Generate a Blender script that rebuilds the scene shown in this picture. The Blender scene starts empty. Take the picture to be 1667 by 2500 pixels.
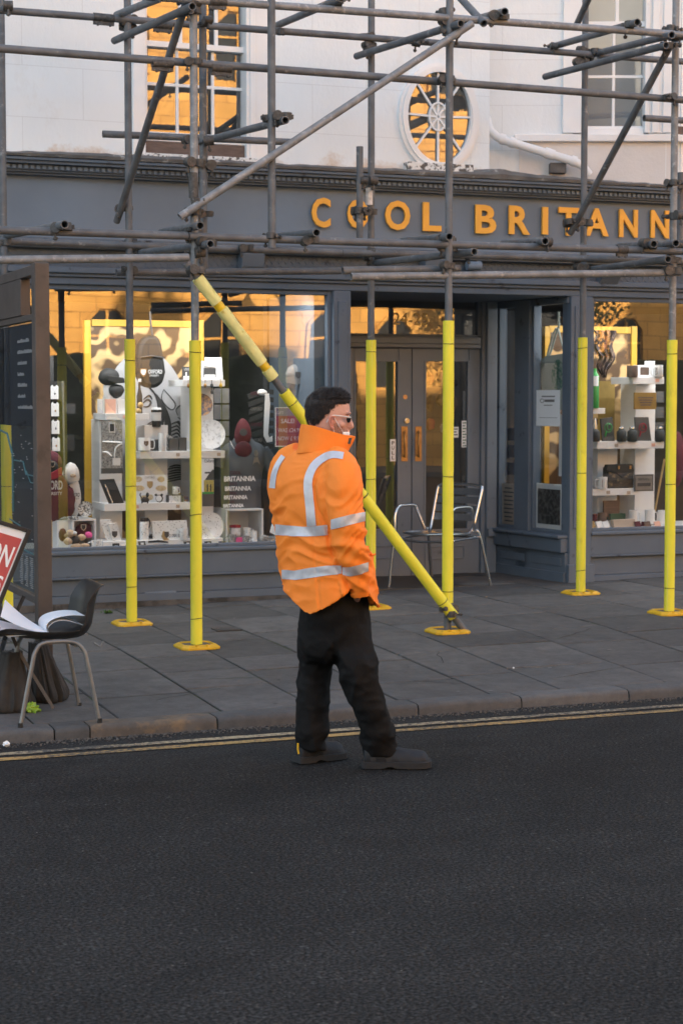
import bpy, bmesh, math, random
from mathutils import Vector, Matrix, noise
from mathutils.bvhtree import BVHTree
PI = math.pi; R = math.radians; rnd = random.Random(7)
scene = bpy.context.scene; COL = scene.collection

# ------------------------------------------------------------ camera, sky, sun, exposure
AL = R(21.5); FPX = 4400.0; TH = math.atan(275/FPX); CAMZ = 1.7
cF = Vector((math.sin(AL)*math.cos(TH), math.cos(AL)*math.cos(TH), -math.sin(TH)))
cR = Vector((math.cos(AL), -math.sin(AL), 0)); cU = cR.cross(cF); C0 = Vector((0, 0, CAMZ))
fH = Vector((math.sin(AL), math.cos(AL), 0))
cam_d = bpy.data.cameras.new('camera'); cam = bpy.data.objects.new('camera', cam_d); COL.objects.link(cam)
cam.matrix_world = Matrix.Translation(C0) @ Matrix((cR, cU, -cF)).transposed().to_4x4()
cam_d.sensor_fit = 'HORIZONTAL'; cam_d.sensor_width = 36; cam_d.lens = 36*FPX/1667
cam_d.clip_start = 0.1; cam_d.clip_end = 600
cam_d.dof.use_dof = True; cam_d.dof.focus_distance = 8.7; cam_d.dof.aperture_fstop = 9.0
scene.camera = cam
SUN_EL = R(15.0); SUN_AZ = R(9.0)            # sun behind the shop, a little to the right
sdir = Vector((math.sin(SUN_AZ)*math.cos(SUN_EL), math.cos(SUN_AZ)*math.cos(SUN_EL), math.sin(SUN_EL)))
world = bpy.data.worlds.new('World'); scene.world = world; world.use_nodes = True
nt = world.node_tree; bg = nt.nodes['Background']
sky = nt.nodes.new('ShaderNodeTexSky'); sky.sky_type = 'NISHITA'; sky.sun_disc = False
sky.sun_elevation = SUN_EL; sky.sun_rotation = SUN_AZ; sky.dust_density = 2.0
hs = nt.nodes.new('ShaderNodeHueSaturation'); hs.inputs['Saturation'].default_value = 0.68
nt.links.new(sky.outputs[0], hs.inputs['Color']); nt.links.new(hs.outputs[0], bg.inputs[0])
bg.inputs[1].default_value = 0.15
sl = bpy.data.lights.new('sun', 'SUN'); sl.energy = 5.0; sl.angle = R(0.5); sl.color = (1.0, 0.80, 0.55)
so = bpy.data.objects.new('sun', sl); COL.objects.link(so)
so.rotation_euler = (-sdir).to_track_quat('-Z', 'Y').to_euler()
scene.view_settings.view_transform = 'Standard'; scene.view_settings.look = 'None'
scene.view_settings.gamma = 1; scene.view_settings.exposure = 2.12

# ------------------------------------------------------------ materials
def sn(t, ty, **kw):
    n = t.nodes.new(ty)
    for k, v in kw.items():
        if k in n.inputs: n.inputs[k].default_value = v
        else: setattr(n, k, v)
    return n
MATS = {}
def mat(name, col, rough=.6, metal=0., var=.12, scale=6., bump=0., bscale=60., col2=None, c2scale=3., c2lo=.55, c2hi=.62, spec=.5, sx=(1,1,1), trans=0):
    """base colour varied by noise, an optional second colour in patches, optional bump"""
    if name in MATS: return MATS[name]
    m = bpy.data.materials.new(name); m.use_nodes = True; t = m.node_tree; b = t.nodes['Principled BSDF']
    b.inputs['Roughness'].default_value = rough; b.inputs['Metallic'].default_value = metal
    b.inputs['Specular IOR Level'].default_value = spec
    g = sn(t, 'ShaderNodeNewGeometry'); mp = sn(t, 'ShaderNodeMapping'); mp.inputs['Scale'].default_value = sx
    t.links.new(g.outputs['Position'], mp.inputs[0])
    n = sn(t, 'ShaderNodeTexNoise', Scale=scale, Detail=5.); t.links.new(mp.outputs[0], n.inputs[0])
    mr = sn(t, 'ShaderNodeMapRange'); mr.inputs[1].default_value = .25; mr.inputs[2].default_value = .75
    mr.inputs[3].default_value = 1-var; mr.inputs[4].default_value = 1+var
    t.links.new(n.outputs[0], mr.inputs[0])
    mx = sn(t, 'ShaderNodeMix', data_type='RGBA', blend_type='MULTIPLY'); mx.inputs[0].default_value = 1
    mx.inputs[6].default_value = (*col, 1)
    t.links.new(mr.outputs[0], mx.inputs[7]); out = mx.outputs[2]
    if col2:
        n2 = sn(t, 'ShaderNodeTexNoise', Scale=c2scale, Detail=6., Roughness=.65); t.links.new(mp.outputs[0], n2.inputs[0])
        r2 = sn(t, 'ShaderNodeMapRange'); r2.inputs[1].default_value = c2lo; r2.inputs[2].default_value = c2hi
        t.links.new(n2.outputs[0], r2.inputs[0])
        m2 = sn(t, 'ShaderNodeMix', data_type='RGBA'); t.links.new(r2.outputs[0], m2.inputs[0])
        t.links.new(out, m2.inputs[6]); m2.inputs[7].default_value = (*col2, 1); out = m2.outputs[2]
    t.links.new(out, b.inputs['Base Color'])
    if bump:
        nb = sn(t, 'ShaderNodeTexNoise', Scale=bscale, Detail=6., Roughness=.6); t.links.new(mp.outputs[0], nb.inputs[0])
        bp = sn(t, 'ShaderNodeBump', Strength=1., Distance=bump); t.links.new(nb.outputs[0], bp.inputs['Height'])
        t.links.new(bp.outputs[0], b.inputs['Normal'])
    MATS[name] = m; return m
def glassmat(name, tint=(1, 1, 1), ior=2.4, rough=0.0):
    m = bpy.data.materials.new(name); m.use_nodes = True; t = m.node_tree; t.nodes.clear()
    o = sn(t, 'ShaderNodeOutputMaterial'); a = sn(t, 'ShaderNodeBsdfTransparent'); a.inputs[0].default_value = (*tint, 1)
    gl = sn(t, 'ShaderNodeBsdfGlossy', Roughness=rough); mx = sn(t, 'ShaderNodeMixShader'); fr = sn(t, 'ShaderNodeFresnel', IOR=ior)
    g = sn(t, 'ShaderNodeNewGeometry'); n = sn(t, 'ShaderNodeTexNoise', Scale=1.3, Detail=1.); t.links.new(g.outputs['Position'], n.inputs[0])
    bp = sn(t, 'ShaderNodeBump', Strength=.25, Distance=.004); t.links.new(n.outputs[0], bp.inputs['Height'])
    t.links.new(bp.outputs[0], gl.inputs['Normal'])
    io = sn(t, 'ShaderNodeMapRange'); io.inputs[3].default_value = ior; io.inputs[4].default_value = 1/ior; t.links.new(g.outputs['Backfacing'], io.inputs[0]); t.links.new(io.outputs[0], fr.inputs['IOR'])
    t.links.new(fr.outputs[0], mx.inputs[0]); t.links.new(a.outputs[0], mx.inputs[1]); t.links.new(gl.outputs[0], mx.inputs[2])
    t.links.new(mx.outputs[0], o.inputs[0]); MATS[name] = m; return m
GREY = (.128, .158, .198)
M_paint = mat('blue_grey_paint', GREY, .6, spec=.12, var=.10, scale=3, bump=.0015, bscale=25, col2=(.045,.050,.058), c2scale=7, c2lo=.62, c2hi=.72)
M_paint_lift = mat('lightened_porch_paint', (.185,.215,.255), .55, spec=.15, var=.10, scale=3, bump=.0012, bscale=25, col2=(.12,.135,.155), c2scale=9, c2lo=.64, c2hi=.74)  # shop front paint lightened to make up for the dark porch
M_fascia = mat('fascia_paint', (.185,.232,.292), .65, spec=.1, var=.12, scale=1.5, bump=.001, bscale=20)
M_wall = mat('white_render', (.79,.825,.835), .85, var=.06, scale=1.2, bump=.003, bscale=30, col2=(.60,.55,.48), c2scale=2.2, c2lo=.62, c2hi=.95, sx=(1,1,.6))
M_wallb = mat('beige_render', (.70,.67,.64), .85, var=.10, scale=1.5, bump=.003, bscale=30, col2=(.70,.50,.34), c2scale=2.5, c2lo=.58, c2hi=.85)
M_white = mat('white_gloss_paint', (.80,.80,.79), .4, var=.04, scale=4, bump=.0008, bscale=60)
M_peel = mat('peeling_white_paint', (.74,.73,.70), .7, var=.1, scale=20, bump=.003, bscale=60, col2=(.10,.09,.08), c2scale=22, c2lo=.52, c2hi=.56)
M_lead = mat('weathered_lead', (.13,.125,.12), .75, var=.35, scale=9, bump=.006, bscale=14, col2=(.36,.36,.35), c2scale=12, c2lo=.60, c2hi=.68)
M_brown = mat('brown_board', (.13,.088,.07), .7, var=.25, scale=14, sx=(1,1,5), bump=.001)
M_rust = mat('rust_stain', (.55,.33,.14), .9, var=.2, scale=12)
M_gold = mat('orange_gold_letters', (.86,.42,.055), .45, var=.05, scale=6)
M_pipe = mat('galvanised_tube', (.138,.146,.156), .6, .25, var=.30, scale=9, bump=.0008, bscale=80, col2=(.30,.30,.30), c2scale=16, c2lo=.60, c2hi=.72, spec=.4)
M_pipe2 = mat('pale_galvanised_tube', (.235,.245,.255), .55, .25, var=.30, scale=14, bump=.0008, bscale=80, col2=(.42,.42,.42), c2scale=26, c2lo=.56, c2hi=.70, spec=.4)
M_coup = mat('dirty_steel_coupler', (.085,.082,.078), .6, .4, var=.5, scale=40, bump=.002, bscale=120, col2=(.22,.21,.20), c2scale=50, c2lo=.60, c2hi=.68)
M_foam = mat('yellow_foam_sleeve', (.82,.76,.05), .55, var=.09, scale=5, bump=.002, bscale=22, col2=(.50,.42,.05), c2scale=7, c2lo=.58, c2hi=.80, sx=(1,1,.5))
M_foamold = mat('faded_yellow_foam', (.78,.73,.28), .7, var=.12, scale=12, bump=.003, bscale=40, col2=(.55,.47,.10), c2scale=14, c2lo=.58, c2hi=.68)
M_tape = mat('yellow_hazard_tape', (.75,.50,.02), .4, var=.2, scale=20)
M_tie = mat('black_tie', (.02,.02,.02), .5)
M_plate = mat('orange_yellow_base_plate', (.72,.42,.015), .5, var=.15, scale=20, col2=(.25,.17,.05), c2scale=18, c2lo=.60, c2hi=.68)
M_platetop = mat('grimy_plate_well', (.13,.11,.09), .8, var=.3, scale=30)
M_dim = mat('dim_curtained_room', (.11,.105,.10), .9, var=.5, scale=1.5)
M_dark = mat('dark_interior', (.018,.018,.018), .8)
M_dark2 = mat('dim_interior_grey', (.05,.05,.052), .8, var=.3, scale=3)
M_shelf = mat('white_laminate', (.74,.74,.74), .4, var=.02)
M_brass = mat('aged_brass', (.42,.26,.11), .38, .7, var=.25, scale=30)
M_chrome = mat('polished_aluminium', (.62,.62,.62), .22, .95, var=.05)
M_blk = mat('black_plastic', (.020,.020,.021), .42, var=.15, scale=10, bump=.0004, bscale=200)
M_leg = mat('grey_painted_tube', (.20,.20,.195), .4, .4, var=.15, scale=20)
M_paper = mat('white_paper', (.86,.88,.90), .6, var=.02)
M_shel = mat('brown_shelter_steel', (.085,.070,.063), .5, .1, var=.22, scale=6, bump=.0008, bscale=70, col2=(.060,.050,.045), c2scale=9, c2lo=.58, c2hi=.7)
M_red = mat('sign_red', (.50,.085,.085), .4, var=.08, scale=3)
M_sack = mat('dark_brown_sack', (.036,.033,.030), .85, var=.35, scale=12, bump=.006, bscale=22)
M_glass = glassmat('window_glass', (.96,.98,.98), 2.6)
M_glass2 = glassmat('upper_window_glass', (.9,.92,.92), 2.5)
M_sglass = glassmat('shelter_glass', (.62,.66,.62), 1.35)
M_silver = mat('retro_reflective_tape', (.60,.61,.65), .45, .25, var=.10, scale=30, bump=.0012, bscale=45)
M_orange = mat('fluorescent_orange_fabric', (1.0,.265,.03), .62, var=.035, scale=8, bump=.0016, bscale=32, spec=.3)
M_trs = mat('black_work_trousers', (.0052,.0054,.0060), .75, var=.25, scale=12, bump=.0035, bscale=20, spec=.22)
M_boot = mat('dark_grey_leather', (.019,.021,.025), .6, spec=.3, var=.25, scale=20, bump=.0015, bscale=60)
M_sole = mat('grey_rubber_sole', (.018,.019,.021), .8, var=.2, scale=30, bump=.002, bscale=50)
M_skin = mat('skin', (.64,.36,.28), .5, var=.10, scale=22, bump=.0006, bscale=150, spec=.35)
M_stub = mat('skin_with_stubble', (.34,.19,.14), .6, var=.15, scale=60)
M_hair = mat('dark_brown_hair', (.020,.013,.010), .6, var=.45, scale=70, bump=.003, bscale=140)
M_shirtgrey = mat('slate_cotton', (.095,.105,.120), .85, var=.1)
M_maroon = mat('maroon_cotton', (.085,.012,.022), .85, var=.2, scale=8, bump=.002, bscale=20)
M_crim = mat('crimson_cotton', (.30,.015,.035), .8, var=.15)
M_gcot = mat('pale_grey_cotton', (.24,.245,.25), .85, var=.2, bump=.002, bscale=20)
M_wcot = mat('white_cotton', (.72,.71,.69), .85, var=.05, bump=.002, bscale=20)
M_china = mat('white_china', (.75,.75,.74), .25, var=.03)
M_blackm = mat('black_matt', (.022,.022,.023), .7, var=.2)
M_ink = mat('dark_print', (.045,.045,.048), .7)
M_charc = mat('charcoal_board', (.07,.07,.072), .6, var=.15)
M_frame = mat('golden_yellow_frame', (.62,.36,.035), .45, var=.08, scale=4)
M_fur = mat('beige_plush', (.46,.33,.22), .95, var=.2, scale=60, bump=.003, bscale=120)
M_green = mat('bottle_green', (.04,.30,.07), .3, var=.2)
M_teal = mat('teal_print', (.10,.22,.16), .8, var=.2, scale=40)
M_tan = mat('tan_paper', (.42,.34,.27), .8, var=.08)
M_wood = mat('pale_wood', (.45,.30,.12), .6, var=.2, scale=10, sx=(1,1,.1))
M_pink = mat('pink_card', (.70,.08,.28), .6)
M_peach = mat('peach_card', (.80,.45,.34), .6)
M_moss = mat('green_weed', (.05,.11,.02), .9, var=.4, scale=40)

def wall_detail(m):
    """lined-out joints in the render and rusty staining that has run along its foot"""
    t = m.node_tree; b = t.nodes['Principled BSDF']; src = b.inputs['Base Color'].links[0].from_socket
    g = sn(t, 'ShaderNodeNewGeometry'); sp = sn(t, 'ShaderNodeSeparateXYZ'); t.links.new(g.outputs['Position'], sp.inputs[0]); cb = sn(t, 'ShaderNodeCombineXYZ')
    t.links.new(sp.outputs[0], cb.inputs[0]); t.links.new(sp.outputs[2], cb.inputs[1])
    br = sn(t, 'ShaderNodeTexBrick', Scale=1.); br.inputs['Color1'].default_value = (1,1,1,1); br.inputs['Color2'].default_value = (.965,.965,.96,1); br.inputs['Mortar'].default_value = (.80,.79,.78,1)
    br.inputs['Mortar Size'].default_value = .0035; br.inputs['Mortar Smooth'].default_value = .6; br.inputs['Brick Width'].default_value = .92; br.inputs['Row Height'].default_value = .38; t.links.new(cb.outputs[0], br.inputs[0])
    mx = sn(t, 'ShaderNodeMix', data_type='RGBA', blend_type='MULTIPLY'); mx.inputs[0].default_value = .8; t.links.new(src, mx.inputs[6]); t.links.new(br.outputs[0], mx.inputs[7])
    n = sn(t, 'ShaderNodeTexNoise', Scale=3.2, Detail=8., Roughness=.7); t.links.new(g.outputs['Position'], n.inputs[0])
    z = sn(t, 'ShaderNodeMapRange'); z.inputs[1].default_value = 3.50; z.inputs[2].default_value = 3.74; z.inputs[3].default_value = .58; z.inputs[4].default_value = .10; t.links.new(sp.outputs[2], z.inputs[0])
    a = sn(t, 'ShaderNodeMath', operation='ADD'); t.links.new(n.outputs[0], a.inputs[0]); t.links.new(z.outputs[0], a.inputs[1])
    r = sn(t, 'ShaderNodeMapRange'); r.inputs[1].default_value = .90; r.inputs[2].default_value = 1.12; r.inputs[4].default_value = .75; t.links.new(a.outputs[0], r.inputs[0])
    m2 = sn(t, 'ShaderNodeMix', data_type='RGBA'); m2.inputs[7].default_value = (.50,.30,.13,1); t.links.new(r.outputs[0], m2.inputs[0]); t.links.new(mx.outputs[2], m2.inputs[6]); t.links.new(m2.outputs[2], b.inputs['Base Color'])
wall_detail(M_wall)
def two_tone(name, c1, c2, kind='noise', scale=20., lo=.48, hi=.52, dist=0.):
    """printed pattern: two colours split by a procedural texture"""
    m = bpy.data.materials.new(name); m.use_nodes = True; t = m.node_tree; b = t.nodes['Principled BSDF']; b.inputs['Roughness'].default_value = .6
    g = sn(t, 'ShaderNodeNewGeometry')
    if kind == 'wave':
        n = sn(t, 'ShaderNodeTexWave', Scale=scale, Distortion=dist, Detail=2., wave_type='RINGS'); n.inputs['Detail Scale'].default_value = .6; o = n.outputs[1]
    elif kind == 'vor':
        n = sn(t, 'ShaderNodeTexVoronoi', Scale=scale); o = n.outputs[0]
    elif kind == 'check':
        n = sn(t, 'ShaderNodeTexNoise', Scale=scale, Detail=8., Roughness=.8); o = n.outputs[0]
    else:
        n = sn(t, 'ShaderNodeTexNoise', Scale=scale, Detail=4., Distortion=dist); o = n.outputs[0]
    t.links.new(g.outputs['Position'], n.inputs[0])
    r = sn(t, 'ShaderNodeMapRange'); r.inputs[1].default_value = lo; r.inputs[2].default_value = hi; t.links.new(o, r.inputs[0])
    mx = sn(t, 'ShaderNodeMix', data_type='RGBA'); mx.inputs[6].default_value = (*c1, 1); mx.inputs[7].default_value = (*c2, 1)
    t.links.new(r.outputs[0], mx.inputs[0]); t.links.new(mx.outputs[2], b.inputs['Base Color']); MATS[name] = m; return m
M_swirl = two_tone('baroque_gold_print', (.10,.055,.025), (.62,.42,.19), 'wave', 5.2, .30, .75, 13.)
M_engr = two_tone('grey_engraving_print', (.09,.09,.09), (.42,.42,.41), 'check', 110., .44, .54)
M_crest = two_tone('small_crests_print', (.08,.08,.085), (.76,.76,.75), 'vor', 62., .17, .25)
M_scene = two_tone('pale_city_print', (.30,.31,.32), (.80,.81,.82), 'check', 30., .36, .50)
M_books = two_tone('coloured_bookshelf_print', (.05,.07,.12), (.50,.27,.12), 'check', 40., .42, .58)
M_camo = two_tone('marbled_glass', (.10,.10,.10), (.62,.62,.60), 'noise', 32., .47, .53, 2.)
M_goldpr = two_tone('gold_vignette_print', (.42,.28,.10), (.78,.66,.45), 'check', 60., .35, .60)
M_purp = two_tone('red_purple_poster', (.30,.05,.06), (.30,.06,.16), 'noise', 6., .40, .62, 1.)

# ------------------------------------------------------------ mesh builder
WL = {}
def setp(o, label=None, cat=None, group=None, kind=None):
    if label: o['label'] = label
    if cat: o['category'] = cat
    if group: o['group'] = group
    if kind: o['kind'] = kind
    return o
def root(name, loc, label, cat, group=None):
    o = bpy.data.objects.new(name, None); o.empty_display_size = .1; COL.objects.link(o)
    o.location = loc; WL[o] = Vector(loc); return setp(o, label, cat, group)
class G:
    def __init__(s): s.v = []; s.f = []
    def add(s, vs, fs):
        k = len(s.v); s.v += [tuple(v) for v in vs]; s.f += [tuple(i+k for i in f) for f in fs]; return s
    def box(s, x0, x1, y0, y1, z0, z1, M=None):
        vs = [Vector((x, y, z)) for x in (x0, x1) for y in (y0, y1) for z in (z0, z1)]
        if M: vs = [M @ v for v in vs]
        return s.add(vs, [(0,1,3,2),(4,6,7,5),(0,4,5,1),(2,3,7,6),(0,2,6,4),(1,5,7,3)])
    def tube(s, p, q, r, n=14, hollow=False, r2=None, cap=True):
        p, q = Vector(p), Vector(q); a = (q-p).normalized(); r2 = r if r2 is None else r2
        e = a.orthogonal().normalized(); h = a.cross(e)
        c = [(math.cos(2*PI*i/n), math.sin(2*PI*i/n)) for i in range(n)]
        ring = lambda P, rr: [P+(e*x+h*y)*rr for x, y in c]
        k = len(s.v); seq = [(p, r), (q, r2)]
        if hollow: seq = [(p+a*.12, r*.8), (p, r*.8), (p, r), (q, r2), (q, r2*.8), (q-a*.12, r2*.8)]
        for P, rr in seq: s.v += [tuple(v) for v in ring(P, rr)]
        for j in range(len(seq)-1):
            for i in range(n): s.f.append((k+j*n+i, k+j*n+(i+1) % n, k+(j+1)*n+(i+1) % n, k+(j+1)*n+i))
        if cap:
            s.f.append(tuple(k+i for i in range(n))[::-1]); m = len(seq)-1; s.f.append(tuple(k+m*n+i for i in range(n)))
        return s
    def path(s, pts, r, n=10, closed=False):
        """tube along a polyline, r a number or list"""
        pts = [Vector(p) for p in pts]; m = len(pts); rr = r if isinstance(r, (list, tuple)) else [r]*m; k = len(s.v); e = None
        for i, p in enumerate(pts):
            a = (pts[min(i+1, m-1)]-pts[max(i-1, 0)]).normalized()
            e = a.orthogonal().normalized() if e is None else (e-a*e.dot(a)).normalized()
            h = a.cross(e)
            s.v += [tuple(p+(e*math.cos(2*PI*j/n)+h*math.sin(2*PI*j/n))*rr[i]) for j in range(n)]
        for i in range(m-1):
            for j in range(n): s.f.append((k+i*n+j, k+i*n+(j+1) % n, k+(i+1)*n+(j+1) % n, k+(i+1)*n+j))
        s.f.append(tuple(k+j for j in range(n))[::-1]); s.f.append(tuple(k+(m-1)*n+j for j in range(n))); return s
    def loft(s, rings, cap=True, closed=True):
        k = len(s.v); n = len(rings[0])
        for r in rings: s.v += [tuple(p) for p in r]
        for i in range(len(rings)-1):
            for j in range(n if closed else n-1): s.f.append((k+i*n+j, k+i*n+(j+1) % n, k+(i+1)*n+(j+1) % n, k+(i+1)*n+j))
        if cap: s.f.append(tuple(k+j for j in range(n))[::-1]); s.f.append(tuple(k+(len(rings)-1)*n+j for j in range(n)))
        return s
    def lathe(s, prof, c, n=24, M=None):
        c = Vector(c); rings = []
        for r, z in prof:
            ring = [Vector((r*math.cos(2*PI*i/n), r*math.sin(2*PI*i/n), z)) for i in range(n)]
            if M: ring = [M @ v for v in ring]
            rings.append([v+c for v in ring])
        return s.loft(rings)
    def ell(s, c, rx, ry, rz, n=16, m=10, M=None):
        c = Vector(c); rings = []
        for i in range(m+1):
            a = -PI/2+PI*i/m; a = max(min(a, PI/2-.02), -PI/2+.02)
            ring = [Vector((rx*math.cos(a)*math.cos(2*PI*j/n), ry*math.cos(a)*math.sin(2*PI*j/n), rz*math.sin(a))) for j in range(n)]
            if M: ring = [M @ v for v in ring]
            rings.append([v+c for v in ring])
        return s.loft(rings)
    def prism(s, pts, ext):
        """flat polygon pts (3d) pushed along vector ext"""
        pts = [Vector(p) for p in pts]; n = len(pts); e = Vector(ext)
        return s.add(pts+[p+e for p in pts], [tuple(range(n))[::-1], tuple(range(n, 2*n))]+[(i, (i+1) % n, n+(i+1) % n, n+i) for i in range(n)])
    def obj(s, name, m, parent=None, smooth=False, bevel=0., label=None, cat=None, group=None, kind=None, ang=40, sub=0):
        me = bpy.data.meshes.new(name); vs = [Vector(v) for v in s.v]
        lo = Vector([min(v[i] for v in vs) for i in range(3)]); hi = Vector([max(v[i] for v in vs) for i in range(3)])
        c = (lo+hi)/2 if kind != 'structure' else Vector((0, 0, 0))
        if parent is None and kind != 'structure': c.z = lo.z
        me.from_pydata([tuple(v-c) for v in vs], [], s.f); me.update()
        bm = bmesh.new(); bm.from_mesh(me); bmesh.ops.recalc_face_normals(bm, faces=bm.faces); bm.to_mesh(me); bm.free()
        o = bpy.data.objects.new(name, me); COL.objects.link(o); WL[o] = c
        if m: me.materials.append(m)
        if smooth:
            for p in me.polygons: p.use_smooth = True
            if ang: me.set_sharp_from_angle(angle=R(ang))
        if parent: o.parent = parent; o.location = c-WL[parent]
        else: o.location = c
        if bevel:
            b = o.modifiers.new('bevel', 'BEVEL'); b.width = bevel; b.segments = 2; b.limit_method = 'ANGLE'; b.harden_normals = False
        if sub:
            b = o.modifiers.new('sub', 'SUBSURF'); b.levels = sub; b.render_levels = sub
        return setp(o, label, cat, group, kind)
def meshdata(o):
    """evaluated mesh of a temporary object as (verts, faces); the object is removed"""
    dg = bpy.context.evaluated_depsgraph_get(); e = o.evaluated_get(dg); me = e.to_mesh()
    vs = [o.matrix_world @ v.co for v in me.vertices]; fs = [tuple(p.vertices) for p in me.polygons]
    e.to_mesh_clear(); me2 = o.data; bpy.data.objects.remove(o); 
    return vs, fs
def remesh(g, vox, smooth_it=4):
    o = g.obj('tmp', None, None); c = WL.pop(o)
    m = o.modifiers.new('r', 'REMESH'); m.mode = 'VOXEL'; m.voxel_size = vox; m.use_smooth_shade = True
    if smooth_it: s = o.modifiers.new('s', 'SMOOTH'); s.factor = .5; s.iterations = smooth_it
    bpy.context.view_layer.update()
    vs, fs = meshdata(o); return vs, fs
def textmesh(s, size=1., bold=0., ext=0., spacing=1.):
    """lettering outline as (verts, faces) in the XY plane, origin at its lower left"""
    c = bpy.data.curves.new('t', 'FONT'); c.body = s; c.size = size; c.offset = bold; c.extrude = ext; c.space_character = spacing; c.resolution_u = 3
    o = bpy.data.objects.new('t', c); COL.objects.link(o); bpy.context.view_layer.update()
    dg = bpy.context.evaluated_depsgraph_get(); e = o.evaluated_get(dg); me = e.to_mesh()
    vs = [v.co.copy() for v in me.vertices]; fs = [tuple(p.vertices) for p in me.polygons]; e.to_mesh_clear(); bpy.data.objects.remove(o)
    return vs, fs

# ------------------------------------------------------------ picture measurements -> points in the place
def ray(px, py): return (cF+cR*((px-833.5)/FPX)+cU*(-(py-1250)/FPX))
class Plane:
    """upright plane through P with horizontal unit direction u; n points to the street"""
    def __init__(s, P, u): s.P = Vector((P[0], P[1], 0)); s.u = Vector((u[0], u[1], 0)).normalized(); s.n = Vector((s.u.y, -s.u.x, 0))
    def st(s, px, py, off=0.):
        d = ray(px, py); Q = s.P+s.n*off; t = (Q-C0).dot(s.n)/d.dot(s.n); w = C0+d*t-s.P; return w.dot(s.u), w.z
    def at(s, a, z, off=0.): return s.P+s.u*a+s.n*off+Vector((0, 0, z))
    def W(s, px, py, off=0.): a, z = s.st(px, py, off); return s.at(a, z, off)
    def box(s, g, s0, s1, z0, z1, o0, o1):
        vs = [s.at(a, z, o) for a in (s0, s1) for o in (o0, o1) for z in (z0, z1)]
        return g.add(vs, [(0,1,3,2),(4,6,7,5),(0,4,5,1),(2,3,7,6),(0,2,6,4),(1,5,7,3)])
    def pbox(s, g, x0, y0, x1, y1, o0, o1):
        xm, ym = (x0+x1)/2, (y0+y1)/2
        return s.box(g, s.st(x0, ym, o1)[0], s.st(x1, ym, o1)[0], s.st(xm, y1, o1)[1], s.st(xm, y0, o1)[1], o0, o1)
    def text(s, g, txt, x0, y0, x1, y1, off, ext=.002, bold=0., spacing=1.):
        """lettering filling the given picture rectangle on this plane"""
        vs, fs = textmesh(txt, 1., bold, 0, spacing)
        lx = min(v.x for v in vs); hx = max(v.x for v in vs); ly = min(v.y for v in vs); hy = max(v.y for v in vs)
        xm, ym = (x0+x1)/2, (y0+y1)/2
        a0, a1 = s.st(x0, ym, off)[0], s.st(x1, ym, off)[0]; z0, z1 = s.st(xm, y1, off)[1], s.st(xm, y0, off)[1]
        P = [s.at(a0+(v.x-lx)/(hx-lx)*(a1-a0), z0+(v.y-ly)/(hy-ly)*(z1-z0), off) for v in vs]
        if ext <= .0021: return g.add(P, fs)
        n = len(P); Q = [p+s.n*ext for p in P]; ed = {}
        for f in fs:
            for i in range(len(f)):
                e = (f[i], f[(i+1) % len(f)]); k = tuple(sorted(e)); ed[k] = None if k in ed else e
        side = [(e[0], e[1], n+e[1], n+e[0]) for e in ed.values() if e]
        return g.add(P+Q, [tuple(i+n for i in f) for f in fs]+side)
YF = 13.30
FA = Plane((0, YF), (1, 0))                  # shop front plane; off > 0 is towards the street
def YP(y): return Plane((0, y), (1, 0))
def gz(px, py, z):
    d = ray(px, py); t = (z-CAMZ)/d.z; return C0+d*t
def pav(x, y):
    r = min(max((y-8.95)/2.0, 0), 1); return .062+.058*r+.0125*min(max(x-3.3, -1), 12)*r
def gpt(px, py):
    p = gz(px, py, .12)
    for _ in range(4): p = gz(px, py, pav(p.x, p.y))
    return p
# ------------------------------------------------------------ ground, road, kerb, pavement
def islandmat(name, col, rough, var, bump, bscale, col2=None, spk=0.):
    m = mat(name, col, rough, var=.14, scale=1.6, bump=bump, bscale=bscale, col2=col2, c2scale=1.3, c2lo=.52, c2hi=.75)
    t = m.node_tree; b = t.nodes['Principled BSDF']; src = b.inputs['Base Color'].links[0].from_socket
    g = sn(t, 'ShaderNodeNewGeometry'); r = sn(t, 'ShaderNodeMapRange'); r.inputs[3].default_value = 1-var; r.inputs[4].default_value = 1+var
    t.links.new(g.outputs['Random Per Island'], r.inputs[0])
    mx = sn(t, 'ShaderNodeMix', data_type='RGBA', blend_type='MULTIPLY'); mx.inputs[0].default_value = 1
    t.links.new(src, mx.inputs[6]); t.links.new(r.outputs[0], mx.inputs[7]); out = mx.outputs[2]
    if spk:
        v = sn(t, 'ShaderNodeTexNoise', Scale=9., Detail=8., Roughness=.8); t.links.new(g.outputs['Position'], v.inputs[0])
        r2 = sn(t, 'ShaderNodeMapRange'); r2.inputs[1].default_value = .3; r2.inputs[2].default_value = .7; r2.inputs[3].default_value = 1-spk; r2.inputs[4].default_value = 1+spk
        t.links.new(v.outputs[0], r2.inputs[0]); m3 = sn(t, 'ShaderNodeMix', data_type='RGBA', blend_type='MULTIPLY'); m3.inputs[0].default_value = 1
        t.links.new(out, m3.inputs[6]); t.links.new(r2.outputs[0], m3.inputs[7]); out = m3.outputs[2]
    t.links.new(out, b.inputs['Base Color']); return m
M_slab = islandmat('worn_paving_slab', (.094,.090,.087), .85, .24, .003, 60, col2=(.060,.058,.056), spk=.34)
M_mort = mat('dark_joint_dirt', (.014,.014,.012), .95, var=.4, scale=20, col2=(.045,.065,.018), c2scale=2.5, c2lo=.52, c2hi=.60)
M_kerb = islandmat('worn_kerb_stone', (.090,.090,.090), .85, .16, .004, 40, spk=.25)
M_kerbo = mat('ochre_sandstone_kerb', (.105,.090,.076), .85, var=.3, scale=8, bump=.004, bscale=40, col2=(.22,.145,.080), c2scale=5, c2lo=.50, c2hi=.66)
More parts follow.
